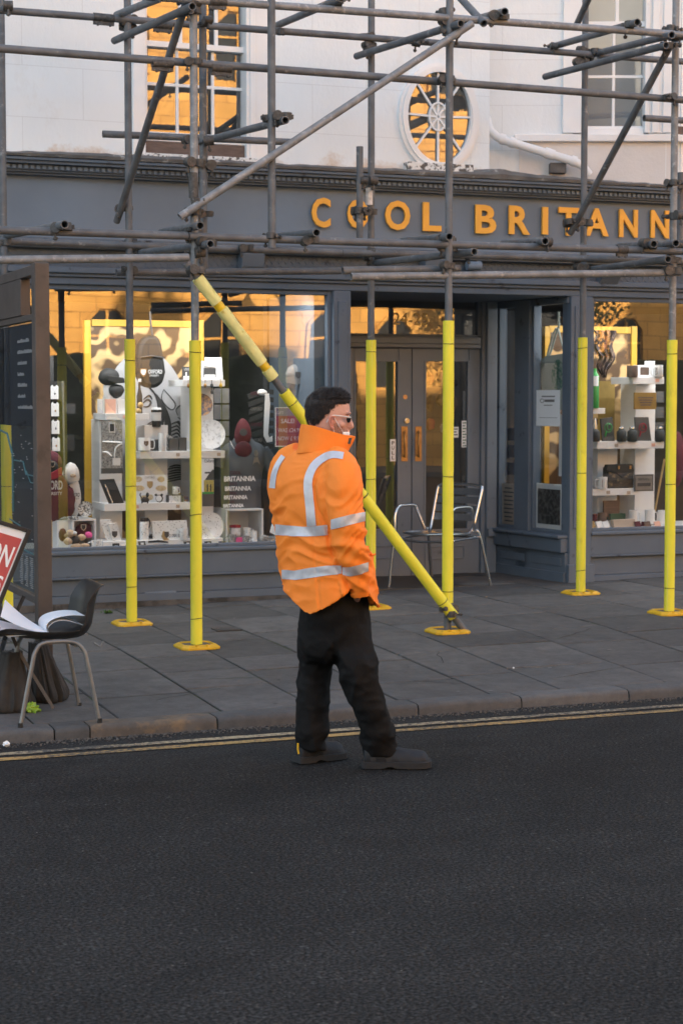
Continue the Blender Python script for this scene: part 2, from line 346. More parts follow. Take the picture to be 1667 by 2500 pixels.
# asphalt: aggregate speckle, bump, worn smoother patches
M_asph = mat('worn_asphalt', (.0175,.0172,.0166), .80, var=.16, scale=.8, bump=0, spec=.12)
def fix_asphalt():
    t = M_asph.node_tree; b = t.nodes['Principled BSDF']; src = b.inputs['Base Color'].links[0].from_socket
    g = sn(t, 'ShaderNodeNewGeometry')
    n1 = sn(t, 'ShaderNodeTexNoise', Scale=78., Detail=3., Roughness=.7); t.links.new(g.outputs['Position'], n1.inputs[0])
    r1 = sn(t, 'ShaderNodeMapRange'); r1.inputs[1].default_value = .33; r1.inputs[2].default_value = .67; r1.inputs[3].default_value = .12; r1.inputs[4].default_value = 2.1
    t.links.new(n1.outputs[0], r1.inputs[0])
    v = sn(t, 'ShaderNodeTexVoronoi', Scale=55.); t.links.new(g.outputs['Position'], v.inputs[0])
    c = sn(t, 'ShaderNodeSeparateColor'); t.links.new(v.outputs[1], c.inputs[0])
    r2 = sn(t, 'ShaderNodeMapRange'); r2.inputs[1].default_value = .90; r2.inputs[2].default_value = 1.; r2.inputs[3].default_value = 1.; r2.inputs[4].default_value = 1.7
    t.links.new(c.outputs[0], r2.inputs[0])
    n3 = sn(t, 'ShaderNodeTexNoise', Scale=2.6, Detail=9., Roughness=.7)
    mp = sn(t, 'ShaderNodeMapping'); mp.inputs['Scale'].default_value = (.7, 1.0, 1); t.links.new(g.outputs['Position'], mp.inputs[0]); t.links.new(mp.outputs[0], n3.inputs[0])
    r3 = sn(t, 'ShaderNodeMapRange'); r3.inputs[1].default_value = .3; r3.inputs[2].default_value = .7; r3.inputs[3].default_value = .74; r3.inputs[4].default_value = 1.26
    t.links.new(n3.outputs[0], r3.inputs[0]); out = src
    for s_ in (r1, r2, r3):
        mx = sn(t, 'ShaderNodeMix', data_type='RGBA', blend_type='MULTIPLY'); mx.inputs[0].default_value = 1
        t.links.new(out, mx.inputs[6]); t.links.new(s_.outputs[0], mx.inputs[7]); out = mx.outputs[2]
    sp = sn(t, 'ShaderNodeSeparateXYZ'); t.links.new(g.outputs['Position'], sp.inputs[0])       # dusty, worn margin by the kerb
    nw_ = sn(t, 'ShaderNodeTexNoise', Scale=7., Detail=8., Roughness=.75); mp2 = sn(t, 'ShaderNodeMapping'); mp2.inputs['Scale'].default_value = (.4, 1.6, 1); t.links.new(g.outputs['Position'], mp2.inputs[0]); t.links.new(mp2.outputs[0], nw_.inputs[0])
    yr = sn(t, 'ShaderNodeMapRange'); yr.inputs[1].default_value = 6.9; yr.inputs[2].default_value = 8.6; yr.inputs[3].default_value = -.35; yr.inputs[4].default_value = .12; t.links.new(sp.outputs[1], yr.inputs[0])
    ad = sn(t, 'ShaderNodeMath', operation='ADD'); t.links.new(nw_.outputs[0], ad.inputs[0]); t.links.new(yr.outputs[0], ad.inputs[1])
    rw = sn(t, 'ShaderNodeMapRange'); rw.inputs[1].default_value = .38; rw.inputs[2].default_value = .70; rw.inputs[4].default_value = .5; t.links.new(ad.outputs[0], rw.inputs[0])
    mw = sn(t, 'ShaderNodeMix', data_type='RGBA', blend_type='MIX'); mw.inputs[7].default_value = (.042, .0415, .040, 1); t.links.new(rw.outputs[0], mw.inputs[0]); t.links.new(out, mw.inputs[6])
    m5 = sn(t, 'ShaderNodeMix', data_type='RGBA', blend_type='MULTIPLY'); m5.inputs[0].default_value = .55; t.links.new(mw.outputs[2], m5.inputs[6]); t.links.new(r1.outputs[0], m5.inputs[7]); out = m5.outputs[2]
    t.links.new(out, b.inputs['Base Color'])
    bp = sn(t, 'ShaderNodeBump', Strength=1., Distance=.004); t.links.new(n1.outputs[0], bp.inputs['Height']); t.links.new(bp.outputs[0], b.inputs['Normal'])
fix_asphalt()
# worn yellow paint on asphalt
def worn_line(name, col, lo, hi):
    m = bpy.data.materials.new(name); m.use_nodes = True; t = m.node_tree; b = t.nodes['Principled BSDF']; b.inputs['Roughness'].default_value = .75
    g = sn(t, 'ShaderNodeNewGeometry'); n = sn(t, 'ShaderNodeTexNoise', Scale=38., Detail=8., Roughness=.75); t.links.new(g.outputs['Position'], n.inputs[0])
    n2 = sn(t, 'ShaderNodeTexNoise', Scale=1.7, Detail=2.); t.links.new(g.outputs['Position'], n2.inputs[0])
    a = sn(t, 'ShaderNodeMath', operation='MULTIPLY_ADD'); a.inputs[1].default_value = .45; t.links.new(n2.outputs[0], a.inputs[0]); t.links.new(n.outputs[0], a.inputs[2])
    r = sn(t, 'ShaderNodeMapRange'); r.inputs[1].default_value = lo; r.inputs[2].default_value = hi; t.links.new(a.outputs[0], r.inputs[0])
    mx = sn(t, 'ShaderNodeMix', data_type='RGBA'); mx.inputs[6].default_value = (.06,.055,.048, 1); mx.inputs[7].default_value = (*col, 1)
    t.links.new(r.outputs[0], mx.inputs[0]); t.links.new(mx.outputs[2], b.inputs['Base Color'])
    return m
M_yl = worn_line('worn_yellow_line', (.42,.26,.085), .62, .78)
M_yl2 = worn_line('worn_pale_yellow_line', (.42,.33,.20), .66, .80)
g = G(); g.add([(-300,-300,-.03),(300,-300,-.03),(300,300,-.03),(-300,300,-.03)], [(0,1,2,3)]); g.obj('ground', M_mort, kind='structure')
g = G(); KY = 8.80
g.add([(-60,-7,0),(80,-7,0),(80,KY+.04,0),(-60,KY+.04,0)], [(0,1,2,3)]); g.obj('road', M_asph, kind='structure')
g = G()
def strip(g, y0, y1, z, amp, seed):
    xs = [-20+.05*i for i in range(900)]; k = len(g.v)
    for x in xs:
        a = noise.noise(Vector((x*6, seed, 0)))*amp; b = noise.noise(Vector((x*6, seed+9, 3)))*amp
        g.v += [(x, y0+a, z), (x, y1+b, z)]
    for i in range(len(xs)-1): g.f.append((k+2*i, k+2*i+2, k+2*i+3, k+2*i+1))
strip(g, 8.380, 8.448, .004, .010, 3); g.obj('yellow_road_line', M_yl, kind='structure')
g = G(); strip(g, 8.508, 8.574, .004, .012, 8); g.obj('yellow_road_line', M_yl2, kind='structure')
# gutter grit between kerb and lines
rr = random.Random(3)
g = G()
for i in range(2600):
    x = rr.uniform(.8, 7.5); y = KY-abs(rr.gauss(0, .05))-.005; r = rr.uniform(.0025, .007)
    g.ell((x, y, .003), r, r*.8, r*.6, 5, 3)
g.obj('grit', mat('gutter_grit', (.10,.095,.088), .9, var=.5, scale=60), kind='stuff', label='loose grit and sand lying in the gutter under the kerb', cat='grit')
# kerb stones
kx = [-14+.9*i for i in range(17)]+[gz(155,1826,0).x, gz(249,1823,0).x, gz(566,1800,0).x, gz(1061,1762,0).x, gz(1313,1742,0).x, gz(1575,1722,0).x]
kx = [k for k in kx[:17] if k < kx[17]-.5]+kx[17:]; 
while kx[-1] < 16: kx.append(kx[-1]+.92)
gk, go = G(), G()
ku = G(); ku.box(-14, 16, KY+.02, KY+.15, -.03, .048); ku.obj('kerb', M_mort, kind='structure')
for i in range(len(kx)-1):
    a, b = kx[i]+.004, kx[i+1]-.004; gg = go if abs(a-gz(249,1823,0).x) < .05 else gk
    n = max(6, int((b-a)/.06)); rings = []
    for j in range(n+1):
        x = a+(b-a)*j/n; e = min(1, (min(x-a, b-x)+.004)/.03)**.5; hz = .063*(.86+.14*e)+.005*noise.noise(Vector((x*4, 1, 0))); rd = .020+.008*noise.noise(Vector((x*3, 5, 0)))
        y0 = KY+.012*noise.noise(Vector((x*5, 7, 0)))+(1-e)*.012
        pr = [(y0, -.03), (y0+.002, hz-rd*1.4), (y0+rd*.45, hz-rd*.4), (y0+rd*1.3, hz), (y0+.15, hz+.002), (y0+.15, -.03)]
        rings.append([Vector((x, y, z)) for y, z in pr])
    gg.loft(rings)
gk.obj('kerb', M_kerb, kind='structure', smooth=True, ang=50); go.obj('kerb', M_kerbo, kind='structure', smooth=True, ang=50)
# paving slabs, laid in courses square to the kerb
g = G(); x = -6.0; rs = random.Random(21); base = G(); 
nx, ny = 40, 24
vs = [Vector((-14+30*i/nx, 8.93+6*j/ny, 0)) for j in range(ny+1) for i in range(nx+1)]
for v in vs: v.z = pav(v.x, v.y)-.007
base.add(vs, [(j*(nx+1)+i, j*(nx+1)+i+1, (j+1)*(nx+1)+i+1, (j+1)*(nx+1)+i) for j in range(ny) for i in range(nx)])
base.obj('pavement', M_mort, kind='structure')
while x < 14:
    w = rs.choice([.44, .50, .56, .62, .70]); y = 8.955+rs.uniform(-.0, .0); first = True
    while y < 14.6:
        l = rs.uniform(.3, .7) if first else rs.uniform(.42, .82); first = False
        y1 = min(y+l, 14.7); q = .006; qy = .010; dz = rs.uniform(-.0022, .0022); tx, ty = rs.uniform(-.003, .003), rs.uniform(-.003, .003)
        cs = [(x+q, y+qy), (x+w-q, y+qy), (x+w-q, y1-qy), (x+q, y1-qy)]; top = []; bot = []
        j_ = rs.uniform(-.022, .022)
        cs = [(a, b+(j_ if k_ in (0, 1) and k_ == 1 else 0)) for k_, (a, b) in enumerate(cs)]
        cx, cy = x+w/2, (y+y1)/2
        for (a, b) in cs:
            z = pav(a, b)+dz+tx*(a-cx)+ty*(b-cy); bot.append((a, b, z-.02))
            top.append((a-.005*(1 if a > cx else -1), b-.009*(1 if b > cy else -1), z))
        mid = [(a, b, pav(a, b)+dz-.004) for a, b in cs]
        k = len(g.v); g.v += bot+mid+top
        for A_ in (0, 4):
            for i in range(4): g.f.append((k+A_+i, k+A_+(i+1) % 4, k+A_+4+(i+1) % 4, k+A_+4+i))
        g.f.append((k+8, k+9, k+10, k+11)); y = y1
    x += w
g.obj('pavement', M_slab, kind='structure')
g = G(); rg_ = random.Random(77)
for i in range(260):
    x, y = rg_.uniform(.8, 8), rg_.uniform(8.98, 13.2); r = rg_.uniform(.006, .016); n = 9; z = pav(x, y)+.0022
    k = len(g.v); g.v += [(x+r*math.cos(2*PI*j/n)*rg_.uniform(.8, 1.2), y+r*math.sin(2*PI*j/n)*rg_.uniform(.8, 1.2), z) for j in range(n)]; g.f.append(tuple(range(k, k+n)))
g.obj('gum_spots', mat('old_gum', (.12,.118,.115), .8, var=.6, scale=4, col2=(.055,.052,.050), c2scale=3, c2lo=.48, c2hi=.5), kind='stuff', label='trodden gum and dirt spots dotted over the pavement', cat='stains')
g = G()
for i in range(420):
    x, y = rg_.uniform(-.2, 5.5), rg_.uniform(2.8, 8.3); r = rg_.uniform(.0014, .0032); g.ell((x, y, .001), r*1.3, r, r*.5, 5, 3)
g.obj('stone_chips', mat('pale_stone_chip', (.11,.11,.105), .8, var=.5, scale=30), kind='stuff', label='loose pale stone chips scattered over the asphalt', cat='grit')
g = G(); rc_ = random.Random(15)
for (x, y, a, L) in ((2.6, 9.35, .5, .5), (4.1, 9.5, -.7, .45), (5.0, 9.25, .35, .6), (4.55, 9.9, 1.2, .4), (6.1, 9.7, -.4, .7), (5.6, 10.4, .6, .55), (3.9, 10.6, -1.0, .5), (6.9, 10.3, .2, .6), (2.95, 9.9, -.2, .5), (5.9, 9.1, 1.0, .35)):
    n = 12; P = []
    for i in range(n+1):
        t_ = i/n; q = Vector((x+math.cos(a)*L*t_, y+math.sin(a)*L*t_, 0)); q += Vector((-math.sin(a), math.cos(a), 0))*.03*noise.noise(Vector((t_*4, x, y))); P.append(q)
    for i in range(n):
        p_, q = P[i], P[i+1]; w = .0035*(1-abs(i/n-.4)); nn_ = Vector((-math.sin(a), math.cos(a), 0))*w; k = len(g.v)
        for v in (p_-nn_, q-nn_, q+nn_, p_+nn_): g.v.append((v.x, v.y, pav(v.x, v.y)+.0028))
        g.f.append((k, k+1, k+2, k+3))
g.obj('pavement_cracks', M_mort, kind='structure')
# small iron stopcock cover and dropped litter
o = G(); p = gpt(553, 1537); o.box(p.x-.09, p.x+.09, p.y-.07, p.y+.07, p.z-.01, p.z+.006)
o.obj('stopcock_cover', mat('cast_iron', (.045,.045,.045), .6, .3, var=.3, scale=60), bevel=.003, label='small dark iron stopcock cover set in the pavement', cat='cover')
for (px, py, s_, lab) in ((16, 1821, .016, 'crumpled white tissue scrap in the gutter by the left kerb'), (1253, 1632, .006, 'tiny pale paper fleck on the pavement left of the cracked slab')):
    p = gpt(px, py) if py < 1700 else gz(px, py, 0.01); o = G(); rr = random.Random(px)
    o.ell(p+Vector((0,0,s_*.5)), s_, s_*.8, s_*.8, 9, 6); o.v = [tuple(Vector(v)+Vector((rr.uniform(-1,1), rr.uniform(-1,1), rr.uniform(-1,1)))*s_*.25) for v in o.v]
    o.obj('litter', M_paper, label=lab, cat='litter')
p = gpt(264, 1498)
def weed(p, n, s_, lab, seed, m=M_moss):
    o = G(); rr = random.Random(seed)
    for i in range(n):
        a = rr.uniform(0, 2*PI); e = rr.uniform(.3, 1.3); L = s_*rr.uniform(.5, 1); d = Vector((math.cos(a)*math.cos(e), math.sin(a)*math.cos(e), math.sin(e)))
        q = p+Vector((rr.gauss(0, s_*.4), rr.gauss(0, s_*.3), 0)); sd = d.cross(Vector((0,0,1))).normalized()*L*.22
        o.add([q, q+d*L*.5+sd, q+d*L, q+d*L*.5-sd], [(0,1,2,3)])
    o.obj('weed', m, label=lab, cat='weed')
weed(p, 40, .035, 'small green weed growing at the foot of the shop wall', 5)

# ------------------------------------------------------------ shop building
DISP_W = 4.6
B = root('shop_building', (5.0, 13.3, .12), 'white rendered building with blue grey shop front and orange gold lettering', 'building')
def zz(y, off, x=300): return FA.st(x, y, off)[1]
XL, XR = -5.0, 15.0
UW = YP(13.47)
xe = UW.st(1195, 200)[0]                       # where the flat upper wall ends at the bay
w0, w1 = UW.st(340, 200)[0], UW.st(632, 200)[0]
zc = 3.42
g = G(); g.box(XL, w0, 13.47, 13.9, zc, 8.6); g.box(w1, xe, 13.47, 13.85, zc, 8.6); g.box(w0, w1, 13.47, 13.9, 5.95, 8.6)
g.obj('wall', M_wall, B)
BPp = YP(13.86).W(1195, 300); BP = Plane((BPp.x, BPp.y), (cR.x, cR.y)); se = BP.st(1640, 200)[0]
b0, b1 = BP.st(1400, 200)[0], BP.st(1585, 200)[0]; zs = BP.st(1500, 330)[1]
g = G(); BP.box(g, -.3, b0, zc-.1, 8.6, -.4, 0); BP.box(g, b1, se, zc-.1, 8.6, -.4, 0); BP.box(g, b0, b1, 5.6, 8.6, -.4, 0)
g.obj('wall', M_wall, B)
g = G(); BP.box(g, .25, se+.02, 3.0, zs, -.35, .012); g.obj('wall', M_wallb, B, label='beige stained wall under the bay window sill')
pe = BP.at(se, 0); FP = YP(pe.y)
f0 = FP.st(1662, 200)[0]
g = G(); g.box(pe.x-.05, f0, pe.y+.005, pe.y+.4, 3.2, 8.6); g.box(f0+.9, XR, pe.y+.005, pe.y+.4, 3.0, 8.6); g.box(f0, f0+.9, pe.y+.005, pe.y+.4, 5.6, 8.6); g.box(f0, f0+.9, pe.y+.005, pe.y+.4, 3.0, FP.st(1660,347)[1])
g.obj('wall', M_wall, B)
# body of the house behind (keeps the street in shade)
g = G(); g.box(XL, XR, 14.9, 22, 3.0, 8.6); g.box(XL, XR, 21.8, 22, 0, 3); g.box(XL, XR, 14.3, 22, 8.6, 8.75); g.obj('wall', M_dark2, B)
rf = G(); rf.prism([(XL, 14.6, 8.75), (XL, 21.8, 8.75), (XL, 18.2, 9.7)], (XR-XL, 0, 0)); rf = rf.obj('roof', mat('slate_roof', (.07,.075,.085), .6, var=.2, scale=3), B)
for cx, cw in ((2.5, 1.6), (13.5, 1.4)):  # unseen chimneys added to roughen the shadow edge across the street
    g = G(); g.box(cx, cx+cw, 15.2, 16.2, 8.8, 10.7); ch = g.obj('shadow_chimney', M_wallb, rf)
    for k in range(3): g = G(); g.tube((cx+.3+.42*k, 15.7, 10.7), (cx+.3+.42*k, 15.7, 11.2), .13); g.obj('shadow_chimney_pot', M_brown, B)
# lead covering of the cornice with its ragged edge
lt = [(-400,349),(0,366),(200,371),(400,380),(640,396),(834,405),(1130,418),(1196,419),(1212,410),(1300,424),(1450,436),(1620,449),(1900,463)]
g = G(); k = 0; xs = [-5+.05*i for i in range(401)]
def ipl(t, x):
    for (a, b), (c, d) in zip(t, t[1:]):
        if x <= c: return b+(d-b)*(x-a)/(c-a)
    return t[-1][1]
def proj(p):
    v = Vector(p)-C0; z = v.dot(cF); return 833.5+FPX*v.dot(cR)/z, 1250-FPX*v.dot(cU)/z
zcor = zz(393, .22)
for x in xs:
    px = min(max(proj((x, YF-.24, 3.5))[0], -400), 1900); zt = YP(YF-.24).st(px, ipl(lt, px))[1]+.010*noise.noise(Vector((x*9, 0, 0)))+.006*noise.noise(Vector((x*30, 0, 4)))
    zb = zcor+.008+.006*noise.noise(Vector((x*7, 3, 0)))
    g.v += [(x, YF-.22, zb), (x, YF-.243-.004*noise.noise(Vector((x*12, 0, 8))), zb-.004), (x, YF-.25+.006*noise.noise(Vector((x*5, 0, 2))), (zb+zt)/2), (x, YF-.235, zt), (x, YF+.60, zt+.09)]
for i in range(len(xs)-1):
    for j in range(4): g.f.append((5*i+j, 5*i+j+1, 5*i+5+j+1, 5*i+5+j))
g.obj('lead_flashing', M_lead, B, smooth=True, ang=30)
# cornice, dentils, fascia, lattice band, lower mouldings
def slab(name, y0, y1, off, m=M_paint, back=-.1, x=300, bevel=.004, par=B, X0=XL, X1=XR, label=None):
    g = G(); g.box(X0, X1, YF-off, YF-back, zz(y1, off, x), zz(y0, off, x)); return g.obj(name, m, par, bevel=bevel, label=label)
z1c, z2c, z3c, z4c = zcor, zz(402, .18), zz(414, .15), zz(440, .09)
g = G()
for (a, b, off) in ((zcor, zcor-.022, .235), (zcor-.022, zcor-.045, .215), (zcor-.045, zcor-.085, .165), (zcor-.085, zcor-.098, .15), (zcor-.098, zcor-.115, .125)):
    g.box(XL, XR, YF-off, YF+.2, b, a)
co = g.obj('cornice', M_paint, B, bevel=.004)
g = G(); x = 0.5
while x < 11.5: g.box(x, x+.024, YF-.178, YF-.166, zcor-.078, zcor-.051); x += .044
g.obj('dentil_row', M_fascia, co)
zf1 = zcor-.115; zf0 = zz(585, .06)
g = G(); g.box(XL, XR, YF-.06, YF+.15, zf0, zf1); fa = g.obj('fascia', M_fascia, B)
g = G(); g.box(XL, XR, YF-.13, YF+.1, zf0-.055, zf0-.002); g.box(XL, XR, YF-.10, YF+.1, zf0-.075, zf0-.057); g.obj('moulding', M_paint, B, bevel=.006)
zl1, zl0 = zf0-.075, zz(655, .03)
g = G(); g.box(XL, XR, YF-.02, YF+.1, zl0, zl1); lb = g.obj('frieze_band', M_paint, B)
g = G(); x = 1.5; h = zl1-zl0; 
def bar(g, a, b, w, t=.006):
    a, b = Vector(a), Vector(b); d = (b-a).normalized(); n = Vector((0, -1, 0)); s_ = d.cross(n)*w/2
    g.add([a+s_, b+s_, b-s_, a-s_, a+s_+n*t, b+s_+n*t, b-s_+n*t, a-s_+n*t], [(0,1,2,3), (4,5,6,7), (0,1,5,4), (1,2,6,5), (2,3,7,6), (3,0,4,7)])
cell = .115
while x < 9.5:
    for k in range(2):
        za = zl0+k*h/2; bar(g, (x, YF-.021, za), (x+cell*.5, YF-.021, za+h/2), .012); bar(g, (x+cell*.5, YF-.0205, za), (x, YF-.0205, za+h/2), .012)
    x += cell*.5
g.obj('lattice_moulding', M_paint, lb)
for px in (604, 1045, 1475):
    g = G(); X = FA.st(px, 620)[0]; g.prism([(X-.09, YF-.02, zl1), (X-.09, YF-.16, zl1), (X-.09, YF-.13, zl1-.10), (X-.09, YF-.06, zl0-.03), (X-.09, YF-.02, zl0-.05)], (.18, 0, 0)); g.obj('bracket', M_paint, B, bevel=.006)
zw = zz(697, 0)                                # top of the window openings
g = G(); g.box(XL, XR, YF-.07, YF+.1, zl0-.045, zl0-.001); g.box(XL, XR, YF-.045, YF+.1, zw+.055, zl0-.046); g.box(XL, XR, YF-.02, YF+.1, zw, zw+.0545); g.obj('lintel_moulding', M_paint, B, bevel=.008)
# sign letters
LT = [('C',759,805,482,555),('O',846,897,486,558),('O',938,999,489,562),('L',1030,1075,494,564),('B',1158,1209,500,570),('R',1240,1291,502,572),('I',1321,1335,505,572),('T',1361,1410,506,575),('A',1425,1483,508,576),('N',1509,1554,511,579),('N',1586,1630,513,581),('I',1662,1675,516,582),('A',1700,1755,518,585)]
for ch, x0, x1, y0, y1 in LT:
    g = G(); FA.text(g, ch, x0, y0, x1, y1, .075, .022, bold=.028); g.obj('letter', M_gold, fa)
# piers and stall risers
def xs_(px, y=1000, off=0.): return FA.st(px, y, off)[0]
WX0, WX1 = 1.55, xs_(811)
RX0, RX1 = xs_(1441), 10.6
pier = [(WX1, xs_(853), 'pier'), (1.25, WX0, 'pier'), (xs_(1388), RX0, 'pier'), (RX1, RX1+.3, 'pier'), (-2.6, -2.3, 'pier')]
for a, b, n in pier:
    g = G(); g.box(a, b, YF-.03, YF+.12, 0.1, zw); g.box(a-.02, b+.02, YF-.06, YF+.1, .1, .32)
    g.box(a+.035, b-.035, YF-.042, YF-.02, .62, zw-.08); g.obj(n, M_paint, B, bevel=.006)
zsl, zsr = zz(1343, .04), zz(1299, .04, 1435)
def riser(a, b, zt):
    g = G(); g.box(a, b, YF-.045, YF+.13, zt-.03, zt); g.obj('window_sill', M_paint, B, bevel=.008)
    g = G(); g.box(a, b, YF-.02, YF+.1, zt-.20, zt-.031); g.box(a, b, YF-.035, YF+.1, zt-.215, zt-.199); g.box(a, b, YF+.01, YF+.1, .22, zt-.216); g.box(a, b, YF-.01, YF+.1, .10, .2195); r_ = g.obj('stall_riser', M_paint, B, bevel=.006)
    return r_
r1 = riser(WX0, WX1, zsl); riser(-2.3, 1.25, zsl); riser(RX0, RX1, zsr)
g = G(); g.box(XL, xs_(853), YF-.035, YF+.1, .05, .165); g.obj('plinth', mat('rough_concrete', (.10,.095,.09), .9, var=.4, scale=8, bump=.008, bscale=18, col2=(.045,.042,.038), c2scale=6, c2lo=.5, c2hi=.6), B)
g = G()                                        # air brick
for (x0, x1) in ((361, 390), (394, 424)):
    for k in range(4): FA.pbox(g, x0, 1449+k*6, x1, 1452+k*6, -.005, .003)
FA.pbox(g, 354, 1444, 430, 1476, -.02, -.001); g.obj('air_vent', M_fascia, r1)
# window frames and glass
def frame(a, b, z0, z1, y, w=.035, d=.06, name='window_frame', m=M_paint, par=B):
    g = G(); g.box(a, a+w, y, y+d, z0, z1); g.box(b-w, b, y, y+d, z0, z1); g.box(a+w+.0005, b-w-.0005, y+.001, y+d, z0, z0+w*.7); g.box(a+w+.0005, b-w-.0005, y+.001, y+d, z1-w, z1)
    return g.obj(name, m, par, bevel=.005)
for a, b, zt in ((WX0, WX1, zsl), (-2.3, 1.25, zsl), (RX0, RX1, zsr)):
    f_ = frame(a, b, zt, zw, YF+.01)
    g = G(); g.add([(a, YF+.05, zt), (b, YF+.05, zt), (b, YF+.05, zw), (a, YF+.05, zw)], [(0,1,2,3)]); g.obj('pane', M_glass, f_)
# lobby: ceiling, doors, canted side windows
DP = YP(14.40)
dx0, dx1 = DP.st(822, 1000)[0], DP.st(1190, 1000)[0]
g = G(); g.box(xs_(853)-.02, 7.45, YF+.1, 14.5, zw+.001, zw+.1); g.obj('porch_ceiling', M_paint, B)
g = G(); g.box(5.05, xs_(853)-.01, YF+.12, 14.5, .1, zw); g.obj('porch_side', M_paint, B, bevel=.006)
A_ = Vector((DP.st(1211, 1000)[0], 14.40)); Bq = Vector((xs_(1388), YF)); SP = Plane((Bq.x, Bq.y), (Bq.x-A_.x, Bq.y-A_.y))
def ps(px): return SP.st(px, 1000)[0]
g = G()
DP.pbox(g, 828, 733, 845, 1440, -.06, .04); DP.pbox(g, 1175, 733, 1189, 1440, -.06, .04)
DP.pbox(g, 846, 821, 1174, 848, -.06, .05); DP.pbox(g, 846, 824, 1174, 838, .05, .07); DP.pbox(g, 846, 700, 1174, 728, -.06, .03); g.obj('door_frame', M_paint_lift, B, bevel=.006)
g = G(); DP.pbox(g, 1189, 700, 1213, 1440, -.06, .08); DP.pbox(g, 1192, 1290, 1216, 1310, .08, .12); g.obj('pilaster', M_paint_lift, B, bevel=.006)
tf = G(); DP.pbox(tf, 846, 728, 852, 821, -.03, .02); DP.pbox(tf, 1166, 728, 1174, 821, -.03, .02); DP.pbox(tf, 852, 815, 1166, 821, -.03, .02); tf = tf.obj('transom_window', M_paint, B, bevel=.003)
def pane(pl, x0, y0, x1, y1, off, par, m=M_glass, name='pane'):
    g = G(); xm, ym = (x0+x1)/2, (y0+y1)/2; a, b = pl.st(x0, ym, off)[0], pl.st(x1, ym, off)[0]; c, d = pl.st(xm, y1, off)[1], pl.st(xm, y0, off)[1]
    g.add([pl.at(a, c, off), pl.at(b, c, off), pl.at(b, d, off), pl.at(a, d, off)], [(0,1,2,3)]); return g.obj(name, m, par)
tp = pane(DP, 852, 728, 1166, 815, -.01, tf)
g = G(); DP.text(g, '24-25', 960, 763, 1044, 793, -.004); g.obj('house_number', mat('faded_gilt', (.85,.58,.22), .5), tf)
def leaf(x0, x1, gx0, gx1, sx):
    g = G(); y0, y1, gy0, gy1 = 850, 1408, 882, 1294
    DP.pbox(g, x0, y0, gx0, y1, -.045, 0); DP.pbox(g, gx1, y0, x1, y1, -.045, 0)
    DP.pbox(g, gx0+.1, y0, gx1-.1, gy0, -.045, -.0005); DP.pbox(g, gx0+.1, gy1, gx1-.1, y1, -.045, -.0005)
    DP.pbox(g, gx0+9, 1332, gx1-9, 1336, -.01, .008); DP.pbox(g, gx0+9, 1362, gx1-9, 1366, -.01, .008); DP.pbox(g, gx0+9, 1336.2, gx0+12, 1361.8, -.01, .008); DP.pbox(g, gx1-12, 1336.2, gx1-9, 1361.8, -.01, .008)
    DP.pbox(g, gx0-2, gy0-2, gx0+3, gy1+3, -.03, .006); DP.pbox(g, gx1-3, gy0-2, gx1+2, gy1+3, -.03, .006); DP.pbox(g, gx0+3.1, gy1-2, gx1-3.1, gy1+3, -.03, .005)
    o = g.obj('door', M_paint_lift, B, bevel=.003); pane(DP, gx0, gy0, gx1, gy1, -.02, o); return o
dl = leaf(846, 1004, 866, 973, 1); dr = leaf(1006, 1175, 1037, 1144, -1)
for px, do in ((987.5, dl), (1021.5, dr)):
    g = G(); DP.pbox(g, px-7.5, 1041, px+7.5, 1126, 0, .006)
    p = [DP.W(px, y, o_) for y, o_ in ((1054, .006), (1058, .035), (1066, .05), (1083, .056), (1100, .05), (1109, .035), (1113, .006))]
    g.path(p, [.008, .007, .009, .011, .009, .007, .008], 10); g.ell(p[0], .014, .014, .014, 10, 6); g.ell(p[-1], .014, .014, .014, 10, 6); g.obj('door_handle', M_brass, do, smooth=True)
g = G(); p = DP.W(991, 1027); g.tube(p+Vector((0, 0.002, 0)), p+Vector((0, -.02, 0)), .024, 18); g.tube(p+Vector((0, -.02, 0)), p+Vector((0, -.032, 0)), .016, 18); g.obj('door_lock', M_chrome, dl, smooth=True)
g = G(); p = DP.W(989, 969); g.tube(p, p+Vector((0, -.003, 0)), .021, 10); g.obj('sticker', mat('orange_patch', (.80,.42,.15), .6, var=.2, scale=60), dl)
g = G(); DP.pbox(g, 952, 1072, 966, 1126, -.02, -.014); o = g.obj('pull_sign', M_paper, dl)
g = G()
for i, ch in enumerate('PULL'): DP.text(g, ch, 956, 1077+i*12, 962.5, 1085.5+i*12, -.0125, bold=.01)
g.obj('lettering', M_ink, o)
for (x0, y0, x1, y1) in ((1103, 1042, 1119, 1068), (1127, 1027, 1140, 1092)):
    g = G(); DP.pbox(g, x0, y0, x1, y1, -.019, -.015); o = g.obj('sticker', M_paper, dr)
    g = G()
    for k in range(int((y1-y0)/7)): DP.pbox(g, x0+2, y0+4+k*7, x1-2-(k % 2)*3, y0+6.5+k*7, -.015, -.0140)
    g.obj('print', M_teal if x0 > 1120 else M_ink, o)
